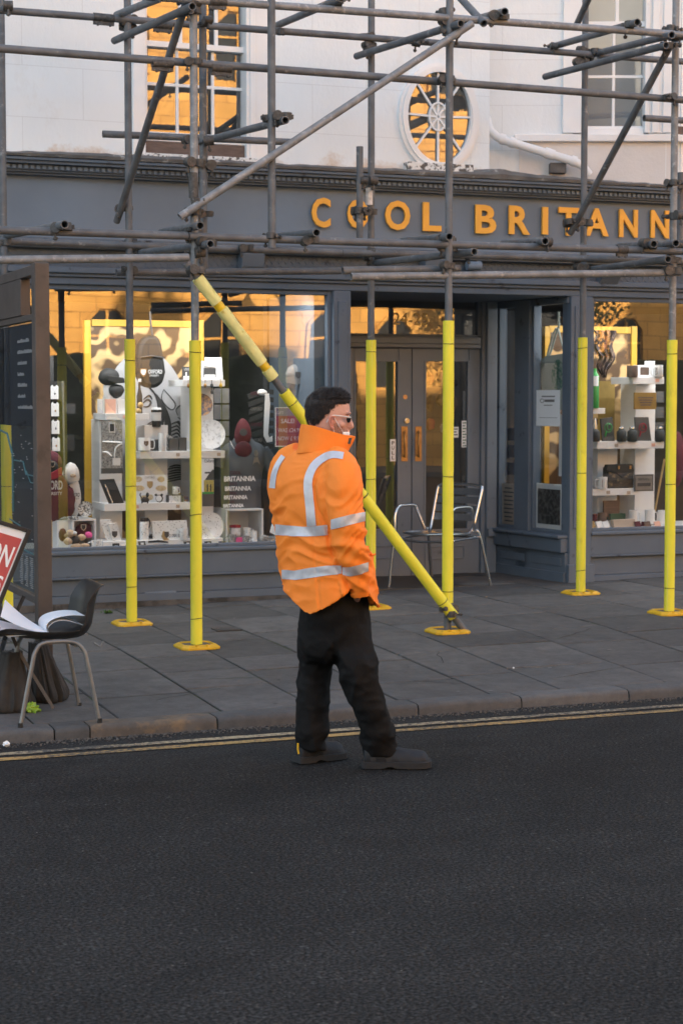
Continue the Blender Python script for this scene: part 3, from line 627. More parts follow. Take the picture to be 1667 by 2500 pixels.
# side windows of the porch
g = G()
SP.box(g, ps(1211)-.0, ps(1214), .1, zw, -.1, .02); SP.box(g, ps(1262), ps(1297), .1, zw, -.1, .03)
SP.box(g, ps(1212), ps(1388)+.0, 2.50, zw, -.08, .02); g.obj('mullion', M_paint, B, bevel=.006)
zb = SP.st(1330, 1300)[1]
g = G(); SP.box(g, ps(1206), ps(1388), zb-.03, zb, -.1, .10); SP.box(g, ps(1206), ps(1388), zb-.15, zb-.031, -.1, .07); g.obj('window_sill', M_paint, B, bevel=.01)
g = G(); SP.box(g, ps(1208), ps(1389), .1, zb-.151, -.1, .03); SP.box(g, ps(1208), ps(1389), .1, .25, -.1, .045); SP.box(g, ps(1225), ps(1290), .30, zb-.20, .03, .038); SP.box(g, ps(1305), ps(1380), .30, zb-.20, .03, .038); g.obj('stall_riser', M_paint, B, bevel=.006)
for a, b in ((1214, 1262), (1297, 1388)):
    g = G(); s0, s1 = ps(a), ps(b); SP.box(g, s0, s0+.03, zb, 2.5, -.06, 0); SP.box(g, s1-.03, s1, zb, 2.5, -.06, 0); SP.box(g, s0+.0301, s1-.0301, zb, zb+.03, -.06, 0); f_ = g.obj('window_frame', M_paint, B, bevel=.004)
    g = G(); g.add([SP.at(s0, zb, -.03), SP.at(s1, zb, -.03), SP.at(s1, 2.5, -.03), SP.at(s0, 2.5, -.03)], [(0,1,2,3)]); g.obj('pane', M_glass, f_)
# shop interior: floor, walls, ceiling, display platforms
g = G(); g.box(XL+.2, XR-.2, 13.45, 21.7, .1, .16); g.obj('shop_floor', mat('interior_floor', (.05,.045,.04), .5, var=.3, scale=2), B)
g = G(); g.box(XL+.2, XR-.2, 16.9, 17.0, .1, 3.0); g.box(5.0, 5.04, 14.5, 16.9, .1, 2.9); g.obj('inner_wall', M_dark2, B)
g = G(); g.box(XL+.2, XR-.2, 13.42, 17, 2.62, 2.7); g.obj('ceiling', M_dark2, B)
for a, b, zt in ((WX0-.2, 5.04, zsl), (7.34, RX1, zsr)):
    g = G(); g.box(a, b, 13.39, 14.35, zt-.05, zt-.012); g.obj('display_floor', M_shelf, B)
# the lamps that light the displays: slim tubes under the ceiling just behind the glass
for a, b in ((WX0, 5.0), (7.5, RX1)):
    n_ = 3
    for i in range(n_):
        xa = a+(b-a)*(i+.08)/n_; xb = a+(b-a)*(i+.92)/n_
        g = G(); g.box(xa, xb, 13.44, 13.52, 2.575, 2.615); lo_ = g.obj('display_lamp', M_shelf, B)
        me_ = bpy.data.materials.get('lamp_tube') or bpy.data.materials.new('lamp_tube'); me_.use_nodes = True; e_ = me_.node_tree.nodes['Principled BSDF']; e_.inputs['Emission Color'].default_value = (1, .98, .95, 1); e_.inputs['Emission Strength'].default_value = 1.0
        g = G(); g.tube((xa+.02, 13.48, 2.562), (xb-.02, 13.48, 2.562), .012, 10); g.obj('lamp_tube', me_, lo_, smooth=True)
        ld = bpy.data.lights.new('display_lamp_light', 'AREA'); ld.shape = 'RECTANGLE'; ld.size = xb-xa; ld.size_y = .06; ld.energy = DISP_W*(xb-xa); ld.color = (1, .99, .97); lo2 = bpy.data.objects.new('display_lamp_light', ld); COL.objects.link(lo2)
        lo2.location = ((xa+xb)/2, 13.47, 2.545); lo2.rotation_euler = (R(-22) if False else R(22), 0, 0)
# upper sash window on the flat wall
def sash(pl, x0, x1, xr, ybar, ymeet, ybot, munt, top, name='sash_window', blind=None, gm=M_glass2, d0=-.10):
    g = G(); z_ = lambda y, o: pl.st((x0+x1)/2, y, o)[1]; s_ = lambda x, o=0: pl.st(x, 200, o)[0]
    root_ = None; o1, o2 = d0, d0+.05
    a, b = s_(x0, o1), s_(x1, o1); zm = z_(ymeet, o2); zbt = z_(ybot, o1)
    pl.box(g, a-.03, a, zbt-.03, top, o1-.03, o2+.02); pl.box(g, b, b+.03, zbt-.03, top, o1-.03, o2+.02)
    pl.box(g, a+.0002, b-.0002, zm-.022, zm+.022, o1, o2+.015); pl.box(g, a+.0002, b-.0002, zbt-.035, zbt, o1, o1+.03)
    pl.box(g, a+.0002, b-.0002, z_(ybar, o1)-.012, z_(ybar, o1)+.012, o1-.002, o1+.02)
    pl.box(g, a+.0002, b-.0002, zm+.50, zm+.52, o2-.022, o2)
    for m_ in munt:
        sm = s_(m_, o1); pl.box(g, sm-.012, sm+.012, zbt, zm-.0225, o1-.004, o1+.018); pl.box(g, sm+.005, sm+.035, zm+.0225, top, o2-.024, o2-.002)
    fr = g.obj(name, M_white, B, bevel=.003)
    g = G(); g.add([pl.at(a, zbt, o1+.008), pl.at(b, zbt, o1+.008), pl.at(b, zm, o1+.008), pl.at(a, zm, o1+.008)], [(0,1,2,3)]); g.obj('pane', gm, fr)
    g = G(); g.add([pl.at(a, zm, o2-.012), pl.at(b, zm, o2-.012), pl.at(b, top, o2-.012), pl.at(a, top, o2-.012)], [(0,1,2,3)]); g.obj('pane', gm, fr)
    g = G(); pl.box(g, a-.02, b+.02, zbt-.1, top, o1-.25, o1-.24); g.obj('blind' if blind else 'room_backing', blind or M_dim, fr)
    return fr
sash(UW, 354, 597, None, 211, 113, 327, (431, 518), 5.95)
g = G(); UW.box(g, UW.st(322,200)[0], UW.st(352,200,.0)[0], zc+.02, 6.05, -.12, .035); UW.box(g, UW.st(598,200)[0], UW.st(655,200)[0], zc+.02, 6.05, -.12, .035); UW.box(g, UW.st(606,200)[0], UW.st(618,200)[0], zc+.02, 6.05, .035, .05); g.obj('architrave', M_white, B, bevel=.004)
g = G(); UW.pbox(g, 353, 341, 600, 348, -.12, -.02); g.obj('window_ledge', M_white, B, bevel=.003)
g = G(); UW.pbox(g, 353, 349, 606, 379, -.12, -.01); g.obj('brown_board', M_brown, B, bevel=.003)
g = G(); UW.pbox(g, 340, 378, 632, 398, -.10, .07); g.obj('window_ledge', M_peel, B, bevel=.006, label='peeling white sill under the brown board')
# oval window
OC = UW.st(1069, 287); OG = UW.st(1066, 282); kx_ = UW.st(1166, 287)[0]-OC[0]; kz = (UW.st(1069, 154)[1]-UW.st(1069, 420)[1])/2
def ering(g, c, rx, rz, wx, wz, o0, o1, n=56):
    vs = []; fs = []
    for i in range(n):
        a = 2*PI*i/n; ca, sa = math.cos(a), math.sin(a)
        for (fx, fz, o) in ((rx, rz, o0), (rx, rz, o1), (rx-wx, rz-wz, o1), (rx-wx, rz-wz, o0)): vs.append(UW.at(c[0]+fx*ca, c[1]+fz*sa, o))
    for i in range(n):
        for j in range(4): fs.append((4*i+j, 4*i+(j+1) % 4, 4*((i+1) % n)+(j+1) % 4, 4*((i+1) % n)+j))
    g.add(vs, fs)
def edisc(g, c, rx, rz, o, n=48): g.add([UW.at(c[0]+rx*math.cos(2*PI*i/n), c[1]+rz*math.sin(2*PI*i/n), o) for i in range(n)], [tuple(range(n))])
g = G(); ering(g, OC, kx_, kz, .05, .05, 0, .035); ering(g, OC, kx_-.025, kz-.03, .045, .045, .03, .055); ering(g, OG, kx_*.80+.02, kz*.88+.02, .02, .02, 0, .045)
ow = g.obj('oval_window', M_white, B, smooth=True, ang=40)
g = G(); rx, rz = kx_*.80, kz*.88; hc = (OG[0], OG[1]-.01); hx, hz_ = .085, .118
ering(g, hc, hx, hz_, .014, .014, .012, .036, 32)
for i in range(8):
    a = i*PI/4+.0; d = Vector((math.cos(a), math.sin(a))); p0 = (hc[0]+d.x*hx*.1, hc[1]+d.y*hz_*.1); p1 = (OG[0]+d.x*rx*1.0, OG[1]+d.y*rz*1.0)
    dd = Vector((p1[0]-p0[0], p1[1]-p0[1])).normalized(); nn = Vector((-dd.y, dd.x))*.0085
    q = [UW.at(p0[0]+nn.x, p0[1]+nn.y, .014), UW.at(p1[0]+nn.x, p1[1]+nn.y, .014), UW.at(p1[0]-nn.x, p1[1]-nn.y, .014), UW.at(p0[0]-nn.x, p0[1]-nn.y, .014)]
    g.prism(q, UW.n*(.016+.0002*i))
g.obj('glazing_bars', M_white, ow)
g = G(); edisc(g, hc, hx-.008, hz_-.008, .013); g.obj('frosted_centre', mat('frosted_pane', (.62,.62,.60), .5, var=.06, scale=30), ow)
g = G(); edisc(g, OG, rx+.01, rz+.01, .010); g.obj('pane', M_glass2, ow)
g = G(); edisc(g, OG, rx+.02, rz+.02, .003); g.obj('room_backing', M_dim, ow)
g = G(); UW.pbox(g, 996, 397, 1156, 424, -.01, .09); g.obj('window_ledge', M_peel, ow, bevel=.006)
# bay window facing the street corner
sash(BP, 1432, 1572, None, 187, 58, 308, (1497,), 5.6, blind=mat('grey_roller_blind', (.42,.42,.43), .8, var=.06, scale=2), gm=M_glass, d0=-.09)
g = G(); sw = lambda x, o=0: BP.st(x, 200, o)[0]
BP.box(g, sw(1373), sw(1431), zs+.02, 6, -.12, .03); BP.box(g, sw(1573), sw(1583), zs+.02, 6, -.12, .035); BP.box(g, sw(1583), sw(1640), zs+.02, 6, -.12, .02); BP.box(g, sw(1590), sw(1606), zs+.02, 6, .02, .045); BP.box(g, sw(1617), sw(1640), zs+.02, 6, .02, .04)
BP.box(g, sw(1431)+.001, sw(1573)-.001, BP.st(1500,327)[1], BP.st(1500,312)[1], -.12, .0); g.obj('architrave', M_white, B, bevel=.004)
g = G(); BP.box(g, sw(1255), se+.06, BP.st(1500,346)[1], BP.st(1500,329)[1], -.1, .06); g.box(pe.x, XR, pe.y-.06, pe.y+.1, BP.st(1500,346)[1], BP.st(1500,329)[1]); g.obj('window_ledge', M_white, B, bevel=.005)
fr = G(); fr.box(f0, f0+.035, pe.y-.01, pe.y+.1, 3.6, 5.6); fr.box(f0+.0355, f0+.9, pe.y, pe.y+.1, FP.st(1660,166)[1]-.015, FP.st(1660,166)[1]+.015); fr.box(f0+.0355, f0+.9, pe.y, pe.y+.1, FP.st(1660,48)[1]-.02, FP.st(1660,48)[1]+.02); fr = fr.obj('sash_window', M_white, B, bevel=.003)
g = G(); g.add([(f0, pe.y+.06, 3.72), (f0+.9, pe.y+.06, 3.72), (f0+.9, pe.y+.06, 5.6), (f0, pe.y+.06, 5.6)], [(0,1,2,3)]); g.obj('pane', M_glass2, fr)
g = G(); g.box(f0, f0+.9, pe.y+.3, pe.y+.31, 3.6, 5.6); g.obj('room_backing', M_dark, fr)
g = G(); FP.pbox(g, 1651, 309, 1720, 329, -.05, .02); g.obj('brown_board', M_brown, B)
# waste pipe
g = G(); pp = [BP.W(x, y, o) for x, y, o in ((1184,225,-.30), (1190,300,.02), (1196,318,.10), (1212,333,.13), (1232,342,.13), (1400,393,.13), (1422,404,.13), (1437,425,.10))]
g.path(pp, .036, 16)
for x, y in ((1226, 339), (1250, 347), (1335, 373), (1346, 377), (1400, 393)):
    c = BP.W(x, y, .13); d = (pp[5]-pp[4]).normalized(); g.tube(c-d*.022, c+d*.022, .046, 16)
g.obj('drain_pipe', M_white, B, smooth=True)
g = G(); BP.box(g, sw(1340), sw(1380), BP.st(1360,425)[1], BP.st(1360,400)[1], .0, .11); g.obj('pipe_bracket', M_lead, B, bevel=.006)
g = G(); c = YP(YF-.12).W(1148, 648); g.tube(c+Vector((-.03,0,0)), c+Vector((.09,0,0)), .035, 18); g.box(c.x+.06, c.x+.09, c.y, YF, c.z-.02, c.z+.04); g.obj('wall_light', M_fascia, B, smooth=True)

# the next houses of the terrace, out of the picture on the right; added, with roofs stepped to shape the shadow opposite
for nm, x0, x1, hh, gab, lab in (('shadow_house', XR+.02, 17.2, 8.9, 0, 'added narrow white house next to the shop, shaping the shadow opposite'), ('shadow_house', 17.22, 19.6, 8.0, 1, 'added gabled white house, second from the shop, shaping the shadow opposite'), ('shadow_house', 19.62, 25.4, 7.9, 0, 'added low white house, third from the shop, shaping the shadow opposite'), ('shadow_house', 25.42, 40, 10.2, 0, 'added tall white corner house, shaping the shadow opposite')):
    T_ = root(nm, ((x0+x1)/2, 14, .12), lab, 'house', 'added houses that shape the shadow'); g = G(); g.box(x0, x1, 13.47, 22, .05, hh); g.obj('wall', M_wall, T_)
    g = G(); g.prism([(x0, 13.4, hh), (x1, 13.4, hh), ((x0+x1)/2, 13.4, hh+(2.2 if gab else .9))] if gab else [(x0, 13.4, hh), (x1, 13.4, hh), (x1, 13.4, hh+.3), (x0, 13.4, hh+.3)], (0, 8.5, 0)); g.obj('roof', MATS['slate_roof'], T_)
    for q in range(int((x1-x0)/1.9)):
        for zq in (1.2, 4.4): g = G(); xq = x0+.5+1.9*q; g.box(xq, xq+.95, 13.45, 13.468, zq, zq+1.6); g.obj('window', M_dark, T_)

# ------------------------------------------------------------ stone building across the street (seen in the windows' reflections)
M_stone = mat('golden_ashlar', (.76,.405,.10), .85, var=.14, scale=2.2, bump=.004, bscale=20)
def ashlar():
    t = M_stone.node_tree; b = t.nodes['Principled BSDF']; src = b.inputs['Base Color'].links[0].from_socket
    g = sn(t, 'ShaderNodeNewGeometry'); sp = sn(t, 'ShaderNodeSeparateXYZ'); t.links.new(g.outputs['Position'], sp.inputs[0])
    cb = sn(t, 'ShaderNodeCombineXYZ'); t.links.new(sp.outputs[0], cb.inputs[0]); t.links.new(sp.outputs[2], cb.inputs[1])
    br = sn(t, 'ShaderNodeTexBrick', Scale=1.); br.inputs['Color1'].default_value = (1,1,1,1); br.inputs['Color2'].default_value = (.80,.78,.74,1); br.inputs['Mortar'].default_value = (.5,.45,.4,1)
    br.inputs['Mortar Size'].default_value = .012; br.inputs['Brick Width'].default_value = .75; br.inputs['Row Height'].default_value = .32
    t.links.new(cb.outputs[0], br.inputs[0]); mx = sn(t, 'ShaderNodeMix', data_type='RGBA', blend_type='MULTIPLY'); mx.inputs[0].default_value = 1
    t.links.new(src, mx.inputs[6]); t.links.new(br.outputs[0], mx.inputs[7]); t.links.new(mx.outputs[2], b.inputs['Base Color'])
ashlar()
S = root('stone_building', (14, -10.3, 0), 'golden ashlar stone building with chamfered windows across the street', 'building')
g = G(); g.box(5.5, 33, -16, -10, -.02, 11.5); g.obj('wall', M_stone, S)
g = G(); g.box(5.5, 33, -10, -9.93, 4.30, 4.42); g.box(5.5, 33, -10, -9.88, 11.2, 11.5); g.box(5.5, 33, -10, -9.95, 7.2, 7.28); g.obj('string_course', M_stone, S)
def gothic(x, z0, z1, w):
    c = w*.28; g = G(); pts = [(x-w/2, -9.995, z0), (x+w/2, -9.995, z0), (x+w/2, -9.995, z1-c), (x+w/2-c, -9.995, z1), (x-w/2+c, -9.995, z1), (x-w/2, -9.995, z1-c)]
    g.prism(pts, (0, .01, 0)); o = g.obj('window', M_dark, S)
    g = G(); g.box(x-.03, x+.03, -9.985, -9.93, z0, z1); g.box(x-w/2, x-.031, -9.984, -9.94, z1-.55, z1-.50); g.box(x+.031, x+w/2, -9.984, -9.94, z1-.55, z1-.50); g.obj('stone_mullion', M_stone, o)
    g = G()
    P = [(x-w/2-.06, z0), (x-w/2-.06, z1-c+.03), (x-w/2+c-.02, z1+.07), (x+w/2-c+.02, z1+.07), (x+w/2+.06, z1-c+.03), (x+w/2+.06, z0)]
    for (a, b), (c_, d) in zip(P, P[1:]): bar(g, (a, -9.99, b), (c_, -9.99, d), .07, -.07)
    g.obj('hood_mould', M_stone, o)
x = 6.8
while x < 32:
    gothic(x, 2.0, 3.55, .85); gothic(x+1.2, 5.0, 6.6, .9); gothic(x+.5, 8.5, 9.9, .9)
    x += 2.45
g = G(); g.box(-60, 80, -10.2, -6.6, -.01, .11); g.obj('pavement', M_slab, kind='structure')
for i, (hx, hw) in enumerate(((6.2, 3.1), (9.5, 2.9), (12.6, 2.2), (19.4, 3.2), (22.8, 3.4), (26.4, 3.5))):  # invented hedges, there to darken the lower part of the window reflections
    g = G(); rr = random.Random(i); n, m = 40, 26; rings = []
    for a in range(m+1):
        t = a/m; z = .1+2.35*min(1, t*1.15); w = .48*(1-max(0, (t-.75)/.25)**2*.75); ring = []
        for b in range(n):
            th_ = 2*PI*b/n; c, s_ = math.cos(th_), math.sin(th_); k = 1/max(abs(c), abs(s_))**.8
            q = Vector((hx+hw/2+c*k*hw/2*.92, -7.9+s_*k*w, z+(.1 if t > .8 else 0))); d_ = .10*noise.noise(q*3)+.05*noise.noise(q*9); ring.append(q+Vector((c, s_, .6)).normalized()*d_)
        rings.append(ring)
    g.loft(rings); g.obj('reflection_hedge', mat('dark_hedge', (.020,.028,.012), .95, var=.6, scale=14, bump=.02, bscale=30), smooth=False, label='added reflection darkening hedge across the street, number %s along the stone building' % ('one two three four five six'.split()[i]), cat='hedge', group='added hedges across the street')
T3 = root('reflection_tree', (19.0, -8.4, .1), 'added dark leafy tree on the far pavement, darkening the door reflection', 'tree')  # tree put in so the right door reflects something dark
g = G(); g.path([(19.0,-8.4,.0), (19.05,-8.4,1.6), (18.95,-8.4,3.2), (19.1,-8.4,4.6)], [.16, .13, .10, .05], 12)
rt = random.Random(5)
for i in range(9):
    a = rt.uniform(0, 2*PI); z = rt.uniform(2, 4.2); g.path([(19.0,-8.4,z), (19+math.cos(a)*.7,-8.4+math.sin(a)*.5,z+.7), (19+math.cos(a)*1.2,-8.4+math.sin(a)*.7,z+1.3)], [.05, .03, .012], 6)
g.obj('trunk', M_brown, T3, smooth=True)
g = G()
for i in range(60):
    a, b = rt.uniform(0, 2*PI), rt.uniform(-1, 1); c = Vector((19+math.cos(a)*1.35*math.sqrt(1-b*b*.8), -8.4+math.sin(a)*.9*math.sqrt(1-b*b*.8), 3.9+b*1.9))
    for k in range(70):
        q = c+Vector((rt.gauss(0, .22), rt.gauss(0, .22), rt.gauss(0, .20))); u = Vector((rt.uniform(-1,1), rt.uniform(-1,1), rt.uniform(-1,1))).normalized()*.07; v = u.orthogonal().normalized()*.035
        g.add([q-u, q+v, q+u, q-v], [(0,1,2,3)])
g.obj('crown', mat('dark_leaves', (.022,.030,.012), .8, var=.6, scale=9), T3)
N = root('added_grey_house', (-8, -10.3, 0), 'added unseen grey house across the street, cutting the warm bounce', 'building')  # unseen grey block put in to cut the warm bounce light
g = G(); g.box(-26, 5.45, -16, -10.1, -.02, 10.5); g.obj('wall', mat('grey_render', (.20,.205,.21), .9, var=.1, scale=1), N)
for i in range(9):
    for zq in (1.2, 4.6, 7.6): g = G(); g.box(-24+3.2*i, -22.8+3.2*i, -10.11, -10.07, zq, zq+1.7); g.obj('window', M_dark, N)
L = root('street_lamp', (13.6, -6.9, .11), 'dark swan neck street lamp standing on the far pavement', 'street lamp')
g = G(); g.tube((13.6,-6.9,.11), (13.6,-6.9,1.0), .09, 14); g.tube((13.6,-6.9,1.0), (13.6,-6.9,4.3), .05, 12); g.path([(13.6,-6.9,4.3), (13.55,-6.9,4.7), (13.3,-6.9,4.95), (13.0,-6.9,4.95), (12.8,-6.9,4.75)], .03); g.obj('post', M_blk, L, smooth=True)
g = G(); g.lathe([(.04, 0), (.10, -.10), (.20, -.22), (.20, -.25), (.02, -.25)], (12.8,-6.9,4.75)); g.obj('lamp_head', M_blk, L, smooth=True)
# ------------------------------------------------------------ scaffold
YA, YB = 10.98, 12.32                          # street row and house row of standards
A_FR, A_BK = YP(YA), YP(YB)
SC = root('scaffold', (5.0, 11.6, .13), 'grey steel tube scaffold with yellow foam wrapped legs in front of the shop', 'scaffolding')
TR = .0252
def vpole(px, py_ref, Y, top, bottom=None, foot=None, m=M_pipe, sleeve=None, ties=(), label=None):
    """standard: upright tube; its x from the picture column px at row py_ref"""
    if foot: p = gpt(*foot); X, Yp = p.x, p.y; z0 = p.z
    else: X, Yp = YP(Y).W(px, py_ref).x, Y; z0 = YP(Y).st(px, bottom)[1]
    z1 = 5.6 if top < 0 else YP(Yp).st(px, top)[1]
    g = G(); g.tube((X, Yp, z0+(.012 if foot else 0)), (X, Yp, z1), TR, 16, hollow=True); o = g.obj('standard', m, SC, smooth=True, label=label)
    if sleeve:
        a, b = sleeve; za = YP(Yp).st(px, a)[1]; zb_ = z0+.02 if b is None else YP(Yp).st(px, b)[1]
        g = G(); n = 26; zs_ = [zb_+(za-zb_)*i/40 for i in range(41)]; tz = [YP(Yp).st(px, t)[1] for t in ties]
        prof = []
        for z in zs_:
            r = .0375-.002*max([math.exp(-((z-t)/.012)**2) for t in tz] or [0]); prof.append((r+.0006*noise.noise(Vector((X, z*5, 0))), z))
        prof = [(.026, za-.02)][:0]+prof+[(.036, za+.001), (.026, za+.001), (.026, za-.05)]
        g.lathe([(r, z) for r, z in prof], (X, Yp, 0), n); so_ = g.obj('foam_sleeve', M_foam, o, smooth=True, ang=50)
        an = -2.2+.5*math.sin(X*9); g = G(); ca, sa = math.cos(an), math.sin(an); g.add([(X+.0374*ca-.0011*sa*k_, Yp+.0374*sa+.0011*ca*k_, z_) for z_ in (zb_, za) for k_ in (-1, 1)], [(0, 1, 3, 2)]); g.obj('seam', M_foamold, o)
        for i, t in enumerate(tz):
            g = G(); rr = random.Random(int(t*1000)); tl = rr.uniform(-.006, .006); ring = [Vector((X+.0382*math.cos(a), Yp+.0382*math.sin(a), t+tl*math.cos(a+1))) for a in [2*PI*k/20 for k in range(21)]]
            g.path(ring, .0022, 6); g.path([ring[15], ring[15]+Vector((.006, -.012, .003))], .0018, 5); g.obj('cable_tie', M_tie, o)
    if foot:
        g = G(); r = .128; c = .035
        def oct_(r, z, c): return [Vector((X+a, Yp+b, z)) for a, b in ((r-c,-r),(r,-r+c),(r,r-c),(r-c,r),(-r+c,r),(-r,r-c),(-r,-r+c),(-r+c,-r))]
        g.loft([oct_(r, z0-.004, c), oct_(r, z0+.010, c), oct_(r-.022, z0+.026, c), oct_(r-.030, z0+.026, c), oct_(r-.034, z0+.014, c)]); bp_ = g.obj('base_plate', M_plate, o, bevel=.002)
        for s_ in (-1, 1): g = G(); g.box(X+s_*.035-.006, X+s_*.035+.006, Yp-r+.004, Yp-r+.03, z0+.02, z0+.029); g.obj('rib', M_plate, o)
        g = G(); g.box(X-.088, X+.088, Yp-.088, Yp+.088, z0+.013, z0+.0165); g.obj('plate_well', M_platetop, o)
    return X, Yp
S1 = vpole(312, 800, 0, -1, foot=(322, 1524), sleeve=(828, None), ties=(879, 1187, 1433))
S2 = vpole(472, 800, 0, -1, foot=(480, 1580), m=M_pipe2, sleeve=(831, None), ties=(859, 1257, 1511))
S5 = vpole(1090, 800, 0, -1, foot=(1092, 1543), sleeve=(783, 1472), ties=(839, 1163, 1444))
S7 = vpole(1644, 800, 0, -1, foot=(1633, 1498), m=M_pipe2, sleeve=(830, None), ties=(864, 1182, 1435))
S4 = vpole(899, 800, 0, -1, foot=(905, 1485), sleeve=(830, None), ties=(858, 1170, 1400))
S6 = vpole(1420, 800, 0, -1, foot=(1417, 1450), sleeve=(824, None), ties=(850, 1155, 1393))
S0 = vpole(10, 800, 0, -1, foot=(20, 1524), sleeve=(828, None), ties=(878, 1187))
vpole(496, 300, YA+.28, -1, 655); vpole(663, 300, YA-.06, -1, 605); vpole(878, 450, YB-.07, 357, 590); vpole(1661, 500, YA+.25, 420, 600)
NC = [0]
def tube(name, p, q, m=M_pipe, hollow=True):
    g = G(); g.tube(p, q, TR, 16, hollow=hollow); return g.obj(name, m, SC, smooth=True)
def led(x0, y0, x1, y1, Y, m=M_pipe, ext0=0, ext1=0, name='ledger', Yb=None):
    p = YP(Y).W(x0, y0); q = YP(Yb or Y).W(x1, y1); d = (q-p).normalized(); return tube(name, p-d*ext0, q+d*ext1, m), p, q
yf, yb = YA+.05, YB-.05
led(10, 24, 1445, 132, yb, ext0=1.5); led(1418, 124, 1667, 148, yb-.0, ext0=0, ext1=1.2) if False else led(1460, 134, 1667, 149, yb-.055, ext1=1.2)
led(0, 117, 1631, 240, yf, ext0=1.5, ext1=1.5); led(516, 1, 1631, 81, YA-.05, m=M_pipe2, ext0=1.8, ext1=1.4)
led(0, 561, 458, 575, YA-.05, ext0=1.5); led(461, 576, 834, 589, YA-.05); led(834, 589, 1667, 613, YA-.05, ext1=1.4)
led(0, 588, 834, 616, yb, ext0=1.5); led(835, 616, 1667, 636, yb, ext1=1.4)
led(0, 634, 460, 628, YA-.10, ext0=1.0, m=M_pipe2); led(284, 665, 834, 661, YB+.05); led(700, 662, 1122, 654, YA+.06, Yb=YA+.06) if False else led(836, 660, 1122, 655, YA+.05)
led(857, 675, 1658, 665, YA-.05, m=M_pipe2); led(251, 326, 713, 346, YB+.12); led(1572, 287, 1667, 293, YB-.3, ext1=1)
# transoms: from the house row (left end) to the street row (right end)
def tran(x0, y0, x1, y1, Y0=YB+.12, Y1=YA-.18, name='transom'):
    p, q = YP(Y0).W(x0, y0), YP(Y1).W(x1, y1); return tube(name, p, q)
for a in ((279, 98, 470, 14), (285, 35, 395, -8), (673, 62, 834, -6), (870, 136, 1125, 56), (1130, 53, 1232, 27), (1344, 114, 1556, 53), (1440, 133, 1640, 84), (1330, 186, 1626, 109), (511, 340, 697, 292)):
    tran(*a)
for a in ((16, 574, 158, 547), (394, 566, 489, 550), (340, 617, 514, 595), (681, 576, 773, 567), (982, 588, 1097, 577), (918, 641, 1158, 614), (1227, 594, 1331, 588), (1509, 601, 1596, 595), (1560, 603, 1650, 593), (1445, 657, 1631, 632)):
    tran(*a, Y0=YB+.0, Y1=YA-.22)
tran(285, 540, 456, 0, YB+.05, YA+.02, 'brace'); tran(1392, 569, 1637, 108, YB+.05, YA+.02, 'brace'); tran(1408, 58, 1440, -12, YB, YB-.4, 'brace'); tran(1124, -6, 1181, 56, YA+.3, YA-.12, 'brace')
led(439, 529, 1152, 56, YA-.10, name='brace', m=M_pipe2)
# raking strut with its foam
rp0, rp1 = YP(YA-.16).W(455, 641), YP(10.86).W(1137, 1545); rd = (rp1-rp0).normalized()
rk = tube('raking_strut', rp0, rp1)
def rpt(x): # point of the strut above picture column x
    a = (x-455)/(1137-455); lo, hi = 0., 1.
    for _ in range(30):
        mid = (lo+hi)/2
        if proj(rp0+(rp1-rp0)*mid)[0] < x: lo = mid
        else: hi = mid
    return rp0+(rp1-rp0)*lo
def rs_(x0, x1, m, r=.0378, name='foam_sleeve', bumps=0., label=None):
    p, q = rpt(x0), rpt(x1); n = 24; L = (q-p).length; e = rd.orthogonal().normalized(); h = rd.cross(e); rings = []
    for i in range(n+1):
        c = p+(q-p)*i/n; rings.append([c+(e*math.cos(2*PI*j/24)+h*math.sin(2*PI*j/24))*(r+bumps*noise.noise(c*9+Vector((j*.4, 0, 0)))) for j in range(24)])
    for c, k in ((p, 0), (q, -1)):
        inner = [c+(v-c)*.68 for v in rings[k]]
        rings = [inner]+rings if k == 0 else rings+[inner]
    g = G(); g.loft(rings); return g.obj(name, m, rk, smooth=True, ang=45, label=label)
rs_(482, 529, M_foamold, bumps=.004, label='faded top length of foam'); rs_(529, 541, M_tape, r=.032, name='hazard_tape'); rs_(541, 640, M_foamold, bumps=.004, label='faded scuffed length of foam'); rs_(640, 651, M_tape, r=.030, name='hazard_tape'); rs_(651, 668, M_foamold, bumps=.003)
rs_(693, 885, M_foam); rs_(887, 1107, M_foam)
for x in (714, 886, 1080):
    c = rpt(x); e = rd.orthogonal().normalized(); h = rd.cross(e); g = G(); g.path([c+(e*math.cos(a)+h*math.sin(a))*.0385 for a in [2*PI*k/20 for k in range(21)]], .0022, 6); g.obj('cable_tie', M_tie, rk)
# couplers
def coup_mesh():
    g = G(); g.tube((0,0,-.022), (0,0,.022), .0315, 14); g.box(.018, .062, -.022, .022, -.018, .018); g.tube((.062,-.030,0), (.062,.030,0), .0315, 14)
    g.tube((-.030,-.012,.0), (-.030,-.075,.0), .0075, 8); g.tube((-.030,-.058,0), (-.030,-.070,0), .015, 6); g.box(-.045,-.018,-.036,-.020,-.014,.014)
    g.tube((.072,.0,.025), (.072,.0,-.070), .0075, 8); g.tube((.072,0,-.052), (.072,0,-.064), .015, 6); return g
cm = coup_mesh().obj('coupler', M_coup, SC, smooth=True, ang=35)
def coup(px, py, Y, rot=None, first=[True]):
    o = cm if first[0] else cm.copy()
    if not first[0]: COL.objects.link(o); o.parent = SC
    first[0] = False; rr = random.Random(px*7+py); p = YP(Y).W(px, py); o.location = p-WL[SC]
    o.rotation_euler = (rr.uniform(-.15, .15), rr.uniform(-.15, .15), (rot if rot is not None else rr.choice([0, PI/2, -PI/2, PI, PI]))+rr.uniform(-.3, .3))
    s_ = rr.uniform(.85, 1.1); o.scale = (s_, s_, s_)
